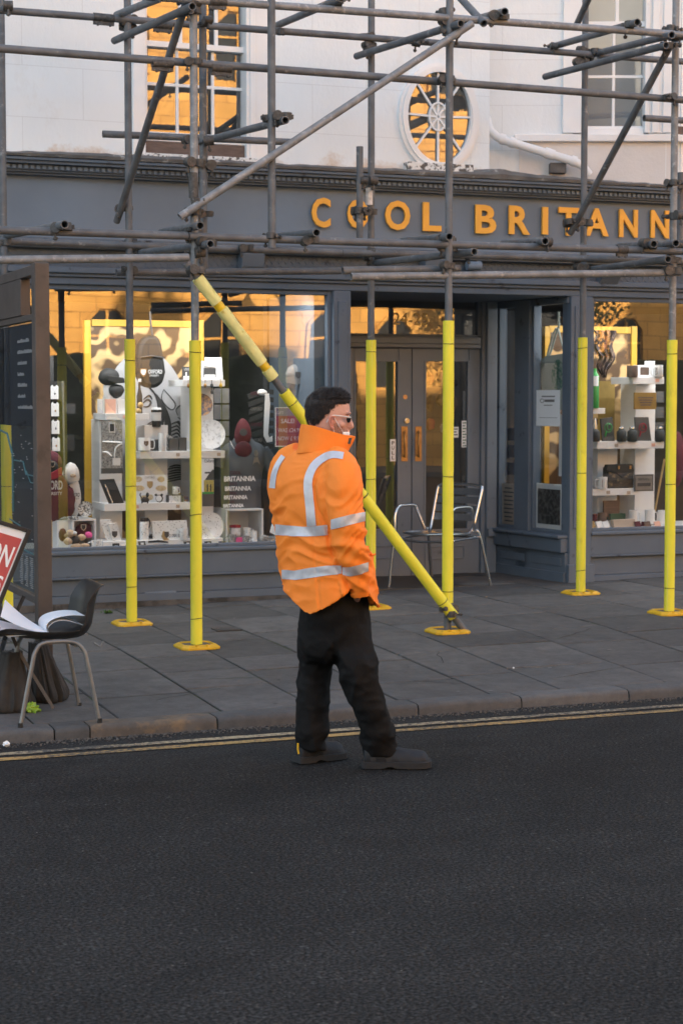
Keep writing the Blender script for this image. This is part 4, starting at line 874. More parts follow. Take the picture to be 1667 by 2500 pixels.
FR = [(10,24,yb),(312,50,YB),(312,70,YB),(462,12,YA),(470,34,YA),(497,58,YA+.2),(677,84,yb),(472,155,YA),(303,515,YB),(472,403,YA),(500,408,YA+.25),(484,497,YA-.06),(472,522,YA),(500,527,YA+.2),
 (8,600,yb),(154,565,YA-.05),(312,596,YB),(318,604,YB),(316,664,YB),(472,572,YA),(478,592,YA),(503,598,YA-.05),(476,624,YA),(663,585,YA-.05),(600,610,yb),(757,595,YA-.05),(660,292,YA-.06),(690,290,YA-.1),(462,350,YB),(502,352,YA+.2),
 (834,8,YA-.05),(897,92,YB),(900,118,YB),(905,128,YB),(1088,36,YA),(1090,60,YA),(1100,86,YA-.05),(1090,200,YA),(1025,108,yb),(1216,46,YA-.05),(1343,116,yb),(1420,128,YB),(1430,146,YB),(1418,158,YB),(1540,70,YA-.05),(1640,80,YA),(1645,96,YA),(1636,118,YA),(1638,240,YA),(1455,132,yb),
 (880,445,YB-.06),(897,447,YB),(880,520,YB-.06),(900,522,YB),(1395,548,YB),(1425,550,YB),(1644,452,YA),(1662,456,YA+.2),(1644,533,YA),(897,620,YB),(905,630,YB),(1088,592,YA),(1092,612,YA),(1090,655,YA-.05),(1320,598,YA-.05),(1420,636,YB),(1418,658,YB),(1580,602,YA-.05),(1643,605,YA),(1640,640,YA),(1640,668,YA-.05),(1135,626,yb),
 (478,668,YA-.16),(896,662,YB),(1096,1495,10.86),(1107,1505,10.86)]
for f_ in FR: coup(*f_)
# in-line sleeve couplers
def sleevec(x0, y0, x1, y1, Y, m=M_coup):
    p, q = YP(Y).W(x0, y0), YP(Y).W(x1, y1); d = (q-p).normalized(); g = G(); g.tube(p, q, .0305, 14); c = (p+q)/2
    dn = Vector((0, 0, -1))
    for k in (-.3, .3): g.tube(c+d*(q-p).length*k+dn*.02, c+d*(q-p).length*k+dn*.055+Vector((0, -.01, 0)), .009, 8)
    w = (q-p).length/2; M = Matrix.Translation(c+dn*.036) @ d.to_track_quat('X', 'Z').to_matrix().to_4x4(); g.box(-w, w, -.012, .012, -.012, .012, M); g.obj('sleeve_coupler', m, SC, smooth=True, ang=35)
sleevec(228, 40, 278, 45, yb); sleevec(371, 152, 422, 155, yf); sleevec(516, 163, 565, 167, yf); sleevec(375, 58, 420, 62, yb); sleevec(472, 421, 473, 482, YA); sleevec(1505, 608, 1530, 609, YA-.05); sleevec(510, 2, 552, 3, YA-.05)
g = G(); p = YP(YB).W(901, 458); q = YP(YB).W(901, 500); g.tube(q, p, .0262, 14); g.obj('reflective_band', mat('white_tape_wrap', (.62,.60,.58), .5, var=.3, scale=40), SC, smooth=True)

# ------------------------------------------------------------ aluminium bistro chair at the door
fc, cc, ac = gpt(969, 1432), gpt(1179, 1432), gpt(1068, 1417)
ctr = (fc+cc)/2; fd = Vector((fc.x-ac.x, fc.y-ac.y, 0)).normalized(); sd = Vector((-fd.y, fd.x, 0)); zg = ctr.z
CH = root('bistro_chair', (ctr.x, ctr.y, zg), 'polished aluminium bistro chair with armrests standing by the shop doors', 'chair')
def cp(f, s_, z): return Vector((ctr.x, ctr.y, zg))+fd*f+sd*s_+Vector((0, 0, z))
hw = .30; r_ = .0125
def smooth_path(pts, n=6):
    out = []
    for i in range(len(pts)-1):
        p0, p1, p2, p3 = pts[max(i-1, 0)], pts[i], pts[i+1], pts[min(i+2, len(pts)-1)]
        for k in range(n):
            t = k/n; out.append(.5*((2*p1)+(p2-p0)*t+(2*p0-5*p1+4*p2-p3)*t*t+(3*p1-p0-3*p2+p3)*t**3))
    return out+[pts[-1]]
for s_ in (-1, 1):
    g = G(); g.path(smooth_path([cp(.30, s_*hw, 0), cp(.265, s_*.27, .44), cp(.255, s_*.275, .58), cp(.21, s_*.28, .655), cp(.13, s_*.28, .67), cp(-.02, s_*.28, .665), cp(-.06, s_*.28, .62), cp(-.13, s_*.25, .46)]), r_, 12); g.obj('armrest', M_chrome, CH, smooth=True)
    g = G(); g.path(smooth_path([cp(-.30, s_*hw, 0), cp(-.20, s_*.265, .40), cp(-.16, s_*.25, .47)]), r_, 12); g.obj('leg', M_chrome, CH, smooth=True)
    g = G(); g.path(smooth_path([cp(-.12, s_*.20, .44), cp(-.17, s_*.215, .50), cp(-.27, s_*.225, .78), cp(-.285, s_*.21, .825)]), r_+.001, 12)
    g.obj('back_post', M_chrome, CH, smooth=True)
    g = G(); g.ell(cp(.265, s_*.272, .44), .017, .017, .017); g.ell(cp(-.17, s_*.25, .46), .018, .018, .018); g.obj('bolt', M_chrome, CH, smooth=True)
g = G(); g.path(smooth_path([cp(-.285, -.21, .825), cp(-.292, -.12, .835), cp(-.292, .12, .835), cp(-.285, .21, .825)]), r_, 12); g.obj('top_rail', M_chrome, CH, smooth=True)
for k in range(4):
    z0_, z1_ = .54+.070*k, .54+.070*k+.056; f0_, f1_ = -.185-.36*(z0_-.54), -.185-.36*(z1_-.54)
    g = G(); n = 8; a = [(-.21+.42*i/n) for i in range(n+1)]; rings = [[cp(f0_-.02*(1-(v/.21)**2), v, z0_), cp(f0_-.02*(1-(v/.21)**2)-.004, v, z0_), cp(f1_-.02*(1-(v/.21)**2)-.004, v, z1_), cp(f1_-.02*(1-(v/.21)**2), v, z1_)] for v in a]
    g.loft(rings); g.obj('back_slat', M_chrome, CH)
rim = [cp(.24, -.19, .455), cp(.27, 0, .445), cp(.24, .19, .455), cp(.16, .235, .452), cp(-.10, .215, .44), cp(-.16, .15, .44), cp(-.17, 0, .44), cp(-.16, -.15, .44), cp(-.10, -.215, .44), cp(.16, -.235, .452)]
g = G(); rp = smooth_path(rim+[rim[0]], 5); g.path(rp, .012, 10); g.obj('seat_rim', M_chrome, CH, smooth=True)
for k in range(6):
    f0_ = .235-.068*k; w = .20-.003*k; g = G(); rings = []
    for i in range(9):
        v = -w+2*w*i/8; dz = -.014*(1-(v/w)**2); rings.append([cp(f0_, v, .452+dz), cp(f0_-.058, v, .450+dz), cp(f0_-.058, v, .446+dz), cp(f0_, v, .448+dz)])
    g.loft(rings); g.obj('seat_slat', M_chrome, CH)
g = G(); g.path([cp(.27, -.27, .40), cp(.265, 0, .385), cp(.27, .27, .40)], .010, 8); g.path([cp(-.19, -.26, .41), cp(-.19, .26, .41)], .010, 8); g.path([cp(.27, -.27, .40), cp(-.19, -.26, .41)], .009, 8); g.path([cp(.27, .27, .40), cp(-.19, .26, .41)], .009, 8); g.obj('stretcher', M_chrome, CH, smooth=True)

# ------------------------------------------------------------ black plastic chair by the kerb
pf, pr = gpt(48, 1776), gpt(241, 1764); pb_ = gpt(164, 1726)
fd2 = Vector((pf.x-pr.x, pf.y-pr.y, 0)).normalized(); sd2 = Vector((fd2.y, -fd2.x, 0)); sd2 = sd2 if sd2.y > 0 else -sd2
L2 = (pf-pr).length; W2 = .46; mid = (pf+pr)/2; zg2 = mid.z
PC = root('plastic_chair', (mid.x, mid.y+W2/2, zg2), 'black plastic shell chair with grey tube legs at the kerb edge', 'chair')
def qp(f, s_, z): return Vector((mid.x, mid.y, zg2))+fd2*f+sd2*s_+Vector((0, 0, z))
zt_ = .415
for s_, fx in ((0, 0.), (W2, .03)):
    g = G(); g.path(smooth_path([qp(L2/2+.0, s_-(.02 if s_ == 0 else -.02), 0), qp(L2/2-.065, s_+.0, zt_-.11), qp(L2/2-.085, s_+.01, zt_-.04), qp(L2/2-.13, s_+.02, zt_), qp(-L2/2+.13, s_+.02, zt_), qp(-L2/2+.075, s_+.01, zt_-.04), qp(-L2/2+.055, s_, zt_-.11), qp(-L2/2, s_-(.02 if s_ == 0 else -.02), 0)], 7), .0115, 12); g.obj('leg_frame', M_leg, PC, smooth=True)
    for q in (L2/2, -L2/2): g = G(); g.tube(qp(q, s_-(.02 if s_ == 0 else -.02), -.004), qp(q, s_-(.02 if s_ == 0 else -.02), .025), .0135, 12); g.obj('rubber_foot', M_blk, PC, smooth=True)
g = G(); g.path([qp(L2/2-.13, .02, zt_), qp(L2/2-.13, W2+.0, zt_)], .010, 8); g.path([qp(-L2/2+.11, .02, zt_-.02), qp(-L2/2+.11, W2, zt_-.02)], .010, 8); g.obj('cross_bar', M_leg, PC, smooth=True)
# shell: profile from the front lip over the seat up the back, swept across the width with raised sides
prof = [(.295, -.015), (.285, .015), (.24, .026), (.12, .006), (.0, -.002), (-.10, .0), (-.150, .012), (-.188, .055), (-.202, .11), (-.212, .17), (-.222, .225), (-.236, .262), (-.250, .268)]
prof = smooth_path([Vector((a, 0, b)) for a, b in prof], 4); rings = []; nw = 14
def shell_pt(k, v, off):
    P = prof[k]; T = (prof[min(k+1, len(prof)-1)]-prof[max(k-1, 0)]).normalized(); N = Vector((-T.z, 0, T.x)); N = -N if N.x < 0 and P.x > -.1 and N.z < 0 else N
    t = k/(len(prof)-1); w = .225-.02*(t > .5)*(t-.5)*2-.03*max(0, (t-.80)/.20)**2; lip = .045*abs(v)**4*(1 if t < .45 else 1.3)*(1 if t < .75 else max(0, 1-(t-.75)/.2))
    N = Vector((T.z, 0, -T.x)); N = N if N.z > 0 or (abs(N.z) < .6 and N.x > 0) else -N
    Q = P+N*(lip-off); return qp(Q.x, .24+v*w, .425+Q.z)
for k in range(len(prof)): rings.append([shell_pt(k, -1+2*j/nw, 0) for j in range(nw+1)]+[shell_pt(k, 1-2*j/nw, .007) for j in range(nw+1)])
g = G(); g.loft(rings); g.obj('seat_shell', M_blk, PC, smooth=True, ang=60)
g = G(); p = qp(-.19, .05, .40); g.path([p, p+Vector((.03, -.01, -.02)), p+Vector((.05, 0, .005))], .006, 8); g.obj('linking_hook', M_leg, PC, smooth=True)
# open folder of white paper on the seat
PB = root('paper_folder', qp(.05, .25, .44), 'open white folder of loose curling pages lying on the black plastic chair', 'folder')
def sheet(f0_, pts, w0, w1, name='page', m=M_paper):
    n = len(pts); g = G(); rings = []
    for i, (a, z) in enumerate(pts):
        t = i/(n-1); w = w0+(w1-w0)*t; rings.append([qp(a, .24-w, .432+z), qp(a, .24+w, .432+z), qp(a, .24+w, .4335+z), qp(a, .24-w, .4335+z)])
    g.loft(rings); return g.obj(name, m, PB, smooth=True, ang=30)
def sheet3(cs, name='page', bend=.0):
    """page from 4 corners given as chair coordinates (forward, side, up), slightly bowed"""
    g = G(); n = 10; A, B_, C_, D = [qp(*c) for c in cs]; vs = []
    for i in range(n+1):
        for j in range(n+1):
            u, v = i/n, j/n; P = (A*(1-u)+B_*u)*(1-v)+(D*(1-u)+C_*u)*v; P = P+Vector((0, 0, bend*math.sin(PI*v)*(1-.3*u))); vs.append(P)
    g.add(vs, [(i*(n+1)+j, (i+1)*(n+1)+j, (i+1)*(n+1)+j+1, i*(n+1)+j+1) for i in range(n) for j in range(n)]); g.add([v+Vector((0, 0, .0012)) for v in vs], [(i*(n+1)+j, (i+1)*(n+1)+j, (i+1)*(n+1)+j+1, i*(n+1)+j+1) for i in range(n) for j in range(n)])
    return g.obj(name, M_paper, PB, smooth=True)
sheet3([(.03, .07, .445), (.03, .30, .445), (.26, .36, .458), (.25, .02, .452)], bend=.006)
sheet3([(.02, .07, .452), (.02, .30, .452), (.20, .40, .60), (.27, .12, .545)], bend=-.018)
sheet3([(.02, .07, .449), (.02, .30, .449), (.25, .40, .50), (.27, .06, .475)], bend=-.008)
cur = [(.02, .01), (.035, .03), (.035, .06), (.01, .085), (-.04, .10), (-.10, .105), (-.16, .10)]
sheet(0, [(v.x, v.z) for v in smooth_path([Vector((a, 0, b)) for a, b in cur], 4)], .11, .12)
cur2 = [(.018, .008), (.028, .03), (.02, .055), (-.02, .078), (-.08, .075), (-.155, .05)]
sheet(0, [(v.x, v.z) for v in smooth_path([Vector((a, 0, b)) for a, b in cur2], 4)], .105, .115)
g = G(); g.box(0, .03, 0, .012, 0, .004, Matrix.Translation(qp(-.11, .10, .438))); g.obj('clip', M_chrome, PB)

# ------------------------------------------------------------ bus shelter side
sp0 = gpt(90, 1690); SX, SY = sp0.x, 9.62
SH = root('bus_shelter', (SX, SY, sp0.z), 'brown steel bus shelter post with a dark glass route map panel', 'shelter')
g = G(); g.box(SX-.040, SX+.040, SY-.04, SY+.05, sp0.z-.02, 2.43); g.obj('post', M_shel, SH, bevel=.006)
g = G(); g.box(SX-.03, SX+.03, SY+.051, SY+2.6, 2.37, 2.425); g.box(SX-.02, SX+.02, SY+.051, SY+2.6, 2.13, 2.165); g.obj('rail', M_shel, SH, bevel=.004)
g = G(); g.box(SX-.028, SX+.028, SY+.40, SY+2.6, 2.1655, 2.3695); g.obj('header_panel', M_shel, SH, bevel=.004)
g = G(); g.box(SX-.04, SX+.04, SY+2.6, SY+2.7, .1, 2.43); g.obj('post', M_shel, SH, bevel=.004)
SG = Plane((SX+.012, SY), (0, -1))
SG.n = Vector((-1, 0, 0)) if SG.n.x > 0 else SG.n
g = G(); g.add([(SX, SY+.052, .62), (SX, SY+2.6, .62), (SX, SY+2.6, 2.13), (SX, SY+.052, 2.13)], [(0,1,2,3)]); gp = g.obj('glass_panel', M_sglass, SH)
g = G(); g.box(SX-.02, SX+.02, SY+.051, SY+2.6, .58, .62); g.obj('rail', M_shel, SH, bevel=.004)
Mt = mat('pale_grey_print', (.24,.25,.26), .6, var=.2, scale=60); Mcy = mat('cyan_map_line', (.04,.13,.15), .5, var=.1); Mblk_p = mat('black_map_panel', (.014,.014,.015), .8, spec=.05)
g = G(); g.box(SX+.004, SX+.008, SY+.06, SY+1.3, 1.55, 2.12); g.obj('map_header', Mblk_p, gp)
g = G(); rr = random.Random(4)
for k, (y, w) in enumerate(((813, 26), (829, 36), (846, 20), (862, 14), (878, 20), (894, 17), (910, 34))):
    zz_ = 2.02-.062*k; x_ = SY+.62
    for c in range(int(w*.8)):
        g.box(SX-.004, SX-.002, x_-.016*c-.011, x_-.016*c, zz_, zz_+rr.uniform(.012, .022))
g.obj('print', Mt, gp)
g = G()
def gl(pts, r=.006):
    for (a, b), (c, d) in zip(pts, pts[1:]): g.tube((SX-.003, SY+a, b), (SX-.003, SY+c, d), r, 6)
gl([(1.2, 1.52), (.95, 1.50), (.80, 1.38), (.80, 1.05)]); gl([(.75, 1.35), (.50, 1.35), (.42, 1.28), (.20, 1.28), (.12, 1.45)], .004); gl([(.9, 1.0), (.6, .98), (.5, .85), (.10, .84)], .004); gl([(.42, 1.30), (.30, 1.24), (.16, 1.24)], .003)
g.obj('route_lines', Mcy, gp)
g = G()
for i in range(55):
    y_, z_ = SY+rr.uniform(.08, .9), rr.uniform(.92, 1.50); g.box(SX-.0035, SX-.002, y_, y_+rr.uniform(.01, .03), z_, z_+.005)
for c in range(4):
    for k in range(16): g.box(SX-.0035, SX-.002, SY+.12+.14*c, SY+.12+.14*c+rr.uniform(.05, .09), .65+.011*k, .655+.011*k)
g.obj('print', Mt, gp)
g = G(); g.box(SX-.0037, SX-.0022, SY+.06, SY+.15, .86, .98); g.obj('print', mat('green_map_patch', (.05,.22,.10), .5), gp)
# leaning red A-board
AB = root('a_board', (1.75, 9.36, .12), 'red and white pavement sign board tilted beside the bus shelter post', 'sign')
pl = YP(9.36); c_tr = pl.W(64, 1300); c_tl = pl.W(-80, 1256); c_br = pl.W(-2, 1462); un = (c_tl-c_tr).normalized(); dn = (c_br-c_tr).normalized(); wB, hB = .62, (c_br-c_tr).length*1.9
nb = un.cross(dn).normalized(); nb = nb if nb.y < 0 else -nb
def bp_(a, b, o=0): return c_tr+un*a+dn*b+nb*o
def bq(g, a0, a1, b0, b1, o0, o1):
    vs = [bp_(a, b, o) for a in (a0, a1) for b in (b0, b1) for o in (o0, o1)]; g.add(vs, [(0,1,3,2),(4,6,7,5),(0,4,5,1),(2,3,7,6),(0,2,6,4),(1,5,7,3)])
g = G(); bq(g, -.022, .0, -.022, hB, -.03, .008); bq(g, wB, wB+.022, -.022, hB, -.03, .008); bq(g, .0005, wB-.0005, -.022, 0, -.03, .007); bq(g, .0005, wB-.0005, hB-.022, hB, -.03, .007); g.obj('frame', M_blk, AB, bevel=.003)
g = G(); bq(g, 0, wB, 0, hB-.022, -.02, -.004); bo = g.obj('panel', M_paper, AB)
g = G(); bq(g, .008, wB-.008, .04, hB-.05, -.004, -.002); g.obj('poster', M_red, bo)
def btext(g, txt, ar, b0, b1, w):
    vs, fs = textmesh(txt, 1., .02); lx = min(v.x for v in vs); hx = max(v.x for v in vs); ly = min(v.y for v in vs); hy = max(v.y for v in vs)
    g.add([bp_(ar+w-(v.x-lx)/(hx-lx)*w, b1-(v.y-ly)/(hy-ly)*(b1-b0), -.0005) for v in vs], fs)
g = G(); btext(g, 'ON', .022, .09, .205, .125); btext(g, 'ES', .018, .255, .335, .075); btext(g, 'S', .03, .40, .46, .03); g.obj('lettering', M_paper, bo)
g = G(); p0, p1 = pl.W(-6, 1470)+Vector((0, -.02, 0)), YP(9.36).W(45, 1590); e0 = gpt(131, 1735)
bar3 = lambda g, a, b, w, t: g.path([a, b], [w, w], 4)
g.path([p0, p1, e0+Vector((0, 0, .01))], .012, 4); g.obj('rear_leg', M_shel, AB)
g = G(); g.path([YP(9.5).W(58, 1455), YP(9.5).W(12, 1560), gpt(-10, 1640)], .014, 4); g.obj('rear_leg', M_blk, AB)
# sack slumped round the post foot
def blob(g, c, rx, ry, rz, seed, amp, n=28, m=18, drop=0.):
    c = Vector(c); rings = []
    for i in range(m+1):
        a = -PI/2+PI*i/m; a = max(min(a, PI/2-.03), -PI/2+.03); ring = []
        for j in range(n):
            t = 2*PI*j/n; d = Vector((math.cos(a)*math.cos(t), math.cos(a)*math.sin(t), math.sin(a)))
            k_ = 1+amp*noise.noise(d*2.2+Vector((seed, 0, 0)))+amp*.6*noise.noise(Vector((d.x*5, d.y*5, d.z*1.5+seed)))
            p = c+Vector((d.x*rx*k_*(1+drop*(1-d.z)*.5), d.y*ry*k_*(1+drop*(1-d.z)*.5), d.z*rz*k_)); p.z = max(p.z, c.z-rz*.85); ring.append(p)
        rings.append(ring)
    g.loft(rings)
def drape(c, r0, r1, h, seed, n=72, m=16, sx=1., lean_=(0, 0)):
    g = G(); rings = []
    for i in range(m+1):
        t = i/m; ring = []
        for j in range(n):
            a = 2*PI*j/n; pl_ = noise.noise(Vector((math.cos(a)*2.2+seed, math.sin(a)*2.2, t*.5))); fo = noise.noise(Vector((math.cos(a)*5+seed, math.sin(a)*5, t*1.2)))
            r = r0+(r1-r0)*(t**1.3)*(1+.35*pl_)+.022*fo*(.3+t); 
            if t > .82: r -= .03*((t-.82)/.18)**2
            ring.append(Vector((c.x+math.cos(a)*r*sx+lean_[0]*t, c.y+math.sin(a)*r+lean_[1]*t, c.z+h*(1-t)+.012*fo)))
        rings.append(ring)
    g.loft(rings); return g
c = gpt(52, 1742); drape(Vector((c.x-.02, c.y+.13, c.z)), .055, .165, .31, 3, lean_=(-.04, 0)).obj('sack', M_sack, smooth=True, ang=80, label='dark brown sack slumped at the left foot of the shelter post', cat='sack', group='dark sacks round the shelter post')
c = gpt(128, 1722); drape(Vector((c.x-.04, c.y+.16, c.z)), .05, .12, .32, 14, lean_=(.05, -.02)).obj('sack', M_sack, smooth=True, ang=80, label='dark brown sack slumped on the right of the shelter post behind the chair', cat='sack', group='dark sacks round the shelter post')
g = G(); p = gpt(79, 1740); blob(g, (p.x, p.y, p.z+.02), .032, .026, .028, 5, .6); g.obj('crumpled_wrapper', mat('lime_wrapper', (.26,.42,.04), .35, var=.4, scale=60), smooth=True, ang=25, label='crumpled lime green wrapper on the pavement by the sack', cat='litter')
# ------------------------------------------------------------ left window display
SH1, SH2 = YP(13.62), YP(13.85)
def pbx(name, m, x0, y0, x1, y1, Y, d, par=None, bevel=0., label=None, cat=None, group=None):
    g = G(); YP(Y).pbox(g, x0, y0, x1, y1, -d, 0); return g.obj(name, m, par, bevel=bevel, label=label, cat=cat, group=group)
U1 = root('display_shelving', (YP(13.8).W(380, 1300).x, 13.8, .6), 'white display shelving unit with three uprights in the left window', 'shelving')
for x0, x1, y0, y1 in ((243, 298, 1024, 1330), (353, 409, 1040, 1330), (464, 521, 943, 1330)): pbx('upright', M_shelf, x0, y0, x1, y1, 13.84, .26, U1, .002)
for x0, y0, x1, y1 in ((258, 1009, 364, 1025), (446, 927, 549, 943), (341, 1101, 549, 1119), (255, 1228, 464, 1246)): pbx('shelf', M_shelf, x0, y0, x1, y1, 13.58, .40, U1, .002)
pbx('plinth_shelf', M_shelf, 252, 1318, 545, 1336, 13.50, .30, U1, .002)
# gold framed backing poster with a pale oval
PO = root('framed_poster', (YP(14.15).W(350, 1100).x, 14.15, .6), 'large poster in a golden yellow frame with scrollwork round a pale oval, left window', 'poster')
g = G(); P_ = YP(14.15)
P_.pbox(g, 208, 781, 224, 1330, -.05, .0); P_.pbox(g, 484, 781, 499, 1330, -.05, .0); P_.pbox(g, 224.3, 781, 483.7, 797, -.05, .0); g.obj('frame', M_frame, PO, bevel=.002)
pbx('print', M_swirl, 224, 797, 484, 1330, 14.165, .03, PO)
def pell(pl, cx, cy, rx, ry, off, n=40, dep=0.):
    c = pl.st(cx, cy, off); ex = pl.st(cx+rx, cy, off)[0]-c[0]; ez = pl.st(cx, cy-ry, off)[1]-c[1]
    return [pl.at(c[0]+ex*math.cos(2*PI*i/n), c[1]+ez*math.sin(2*PI*i/n), off) for i in range(n)]
g = G(); g.add(pell(P_, 354, 1060, 112, 205, -.012), [tuple(range(40))]); ov = g.obj('oval_ground', mat('pale_grey_ground', (.46,.46,.48), .7, var=.05), PO)
g = G(); rr = random.Random(12)
def stroke(g, pl, pts, off, w=.004):
    P = smooth_path([pl.W(x, y, off) for x, y in pts], 4); g.path(P, [w*(.4+.9*math.sin(PI*(i+.5)/len(P))) for i in range(len(P))], 5)
for i in range(15):   # loose ink strokes: a curled sweep of hair, a cuff and a hand
    x = 352+i*2.2; stroke(g, P_, [(x, 935+i*2), (x+22, 955+i*3), (x+34, 985+i*4), (x+26+rr.uniform(0, 10), 1018+i*4), (x+8, 1036+i*3)], -.008, .006)
stroke(g, P_, [(434, 1014), (430, 1000), (440, 990), (447, 998), (456, 1003)], -.008); stroke(g, P_, [(434, 1018), (446, 1024), (459, 1008)], -.008); stroke(g, P_, [(427, 1032), (436, 1028), (440, 1036)], -.008)
for i in range(6): stroke(g, P_, [(417, 1036+i*9), (432, 1030+i*9), (440, 1040+i*9)], -.008, .006)
stroke(g, P_, [(348, 985), (360, 975), (368, 982), (362, 992), (350, 992)], -.008, .007); stroke(g, P_, [(350, 975), (364, 965), (372, 975)], -.008, .006)
for i in range(7): stroke(g, P_, [(410+rr.uniform(-4, 4), 1140+i*6), (432, 1135+i*6), (455, 1142+i*4)], -.008, .005)
stroke(g, P_, [(400, 950), (395, 975), (418, 1000), (428, 985), (400, 950)], -.008, .004)
g.obj('ink_drawing', M_ink, ov)
# lathe helpers for ware on plane Y with its base on picture row y
def lware(name, m, cx, y, Y, prof, label, cat, group=None, par=None, handle=None, hm=None, smooth=True, rot=0, n=24):
    """prof in picture pixels (radius, height)"""
    pl = YP(Y); c = pl.W(cx, y); k = (pl.W(cx+50, y).x-pl.W(cx-50, y).x)/100*.965; g = G(); g.lathe([(r*k, h*k) for r, h in prof], c, n)
    if handle: 
        hx, h0, h1, hw_ = handle; g.path(smooth_path([c+Vector((hx*k, 0, h1*k)), c+Vector(((hx+math.copysign(hw_, hx))*k, -.002, (h1-1)*k)), c+Vector(((hx+math.copysign(hw_, hx))*k, -.002, (h0+1)*k)), c+Vector((hx*k, 0, h0*k))], 5), .0045, 8)
    return g.obj(name, m, par, smooth=smooth, label=label, cat=cat, group=group, ang=50)
def mug(cx, y, Y, w, h, label, m=M_china, hs=1, group=None, name='mug'):
    return lware(name, m, cx, y, Y, [(w*.42, 0), (w*.5, h*.06), (w*.5, h), (w*.44, h), (w*.42, h*.2), (.5, h*.15)], label, 'mug', group, handle=(hs*w*.48, h*.2, h*.8, w*.32))
def crestpatch(par, cx, cy, Y, w, h, m=M_ink, name='crest'):
    pl = YP(Y); g = G(); g.prism([pl.W(cx+a*w/2, cy+b*h/2) for a, b in ((-1,-1),(1,-1),(1,.1),(.6,.6),(0,1),(-.6,.6),(-1,.1))], (0, -.002, 0)); return g.obj(name, m, par)
# jewellery cards on a dark rack
RK = root('jewellery_rack', (YP(13.75).W(135, 1100).x, 13.75, .6), 'dark rack holding rows of white necklace cards at the left edge of the window', 'display rack')
pbx('back_panel', M_blackm, 98, 930, 160, 1175, 13.80, .03, RK)
for y in (975, 1018, 1060, 1103): pbx('ledge', M_blackm, 98, y, 162, y+5, 13.72, .09, RK)
g = G(); p = YP(13.72).W(153, 930); q = YP(13.72).W(158, 1180); g.tube(p, q, .008, 8); g.obj('rail', M_leg, RK)
rows = ['top', 'second', 'third', 'lowest']
for i, y in enumerate((943, 985, 1028, 1070)):
    for j, x in enumerate((103+i*.9, 124+i*1.2)):
        pl = YP(13.71); g = G(); g.prism([pl.W(x+a, y+b) for a, b in ((0,0),(4,-4),(6,0),(12,0),(14,-4),(18.5,0),(19,31),(0,31))], (0, .004, 0))
        o = g.obj('necklace_card', M_paper, label='white necklace card in the %s row of the dark rack, %s one' % (rows[i], 'left' if j == 0 else 'right'), cat='card', group='necklace cards on the rack')
        g = G(); g.path([pl.W(x+4, y+3, .004), pl.W(x+10, y+15, .004), pl.W(x+15, y+3, .004)], .0006, 4); g.ell(pl.W(x+10, y+18, .006), .006, .003, .009, 8, 6); g.obj('pendant', M_ink if (i+j) % 2 else M_brass, o)
# things behind the rack
for i, (x, y0, y1) in enumerate(((107, 868, 935), (160, 985, 1010), (158, 1060, 1100))):
    pbx('hanging_card', M_dark2, x, y0, x+24, y1, 13.95, .01, None, label='dim grey pack hanging behind the jewellery rack, %s' % ('tallest, at the top', 'beside the second row', 'beside the lowest row')[i], cat='pack', group='packs hanging behind the rack')
# maroon hoodie with cap
def blobg(cx, cy, Y, rx, ry, rd_, seed=0, amp=.1, n=24, m=14, g=None, taper=0.):
    pl = YP(Y); c = pl.W(cx, cy); k = (pl.W(cx+50, cy).x-pl.W(cx-50, cy).x)/100*.965; g = g or G(); rings = []
    for i in range(m+1):
        a = -PI/2+PI*i/m; a = max(min(a, PI/2-.03), -PI/2+.03); ring = []
        for j in range(n):
            t = 2*PI*j/n; d = Vector((math.cos(a)*math.cos(t), math.cos(a)*math.sin(t), math.sin(a))); q = 1+amp*noise.noise(d*2.5+Vector((seed*3.1, 0, 0)))
            ring.append(c+Vector((d.x*rx*k*q*(1-taper*d.z), d.y*rd_*k*q, d.z*ry*k*q)))
        rings.append(ring)
    g.loft(rings); return g
HD = root('hoodie', (YP(13.7).W(135, 1250).x, 13.7, .6), 'maroon university hooded top on a small stand with white lettering', 'clothing')
g = blobg(132, 1215, 13.72, 42, 60, 26, 4, .16); blobg(166, 1225, 13.72, 18, 40, 16, 9, .2, g=g); g.obj('body', M_maroon, HD, smooth=True)
g = blobg(130, 1168, 13.70, 26, 18, 20, 2, .15); g.obj('hood', M_maroon, HD, smooth=True)
g = G(); YP(13.58).text(g, 'OXFORD', 93, 1173, 153, 1196, 0, bold=.03); YP(13.58).text(g, 'UNIVERSITY', 96, 1201, 152, 1209, 0, bold=.02); g.obj('lettering', mat('cream_lettering', (.50,.48,.46), .7), HD)
CPp = root('baseball_cap', (YP(13.62).W(128, 1150).x, 13.62, .95), 'maroon and black cap with a crest and crimson peak on top of the maroon hoodie', 'cap')
g = blobg(126, 1128, 13.64, 26, 28, 22, 1, .05); g.obj('crown', M_maroon, CPp, smooth=True)
g = blobg(121, 1138, 13.60, 22, 17, 18, 3, .05); g.obj('front_panel', M_blackm, CPp, smooth=True)
g = G(); pl = YP(13.52); g.prism([pl.W(x, y) for x, y in ((103,1156),(128,1153),(151,1140),(152,1160),(138,1168),(118,1172),(104,1168))], (0, .012, 0)); g.obj('peak', M_crim, CPp, bevel=.004)
crestpatch(CPp, 128, 1134, 13.53, 13, 15, M_tan); crestpatch(CPp, 128, 1134, 13.527, 9, 11, M_blackm)
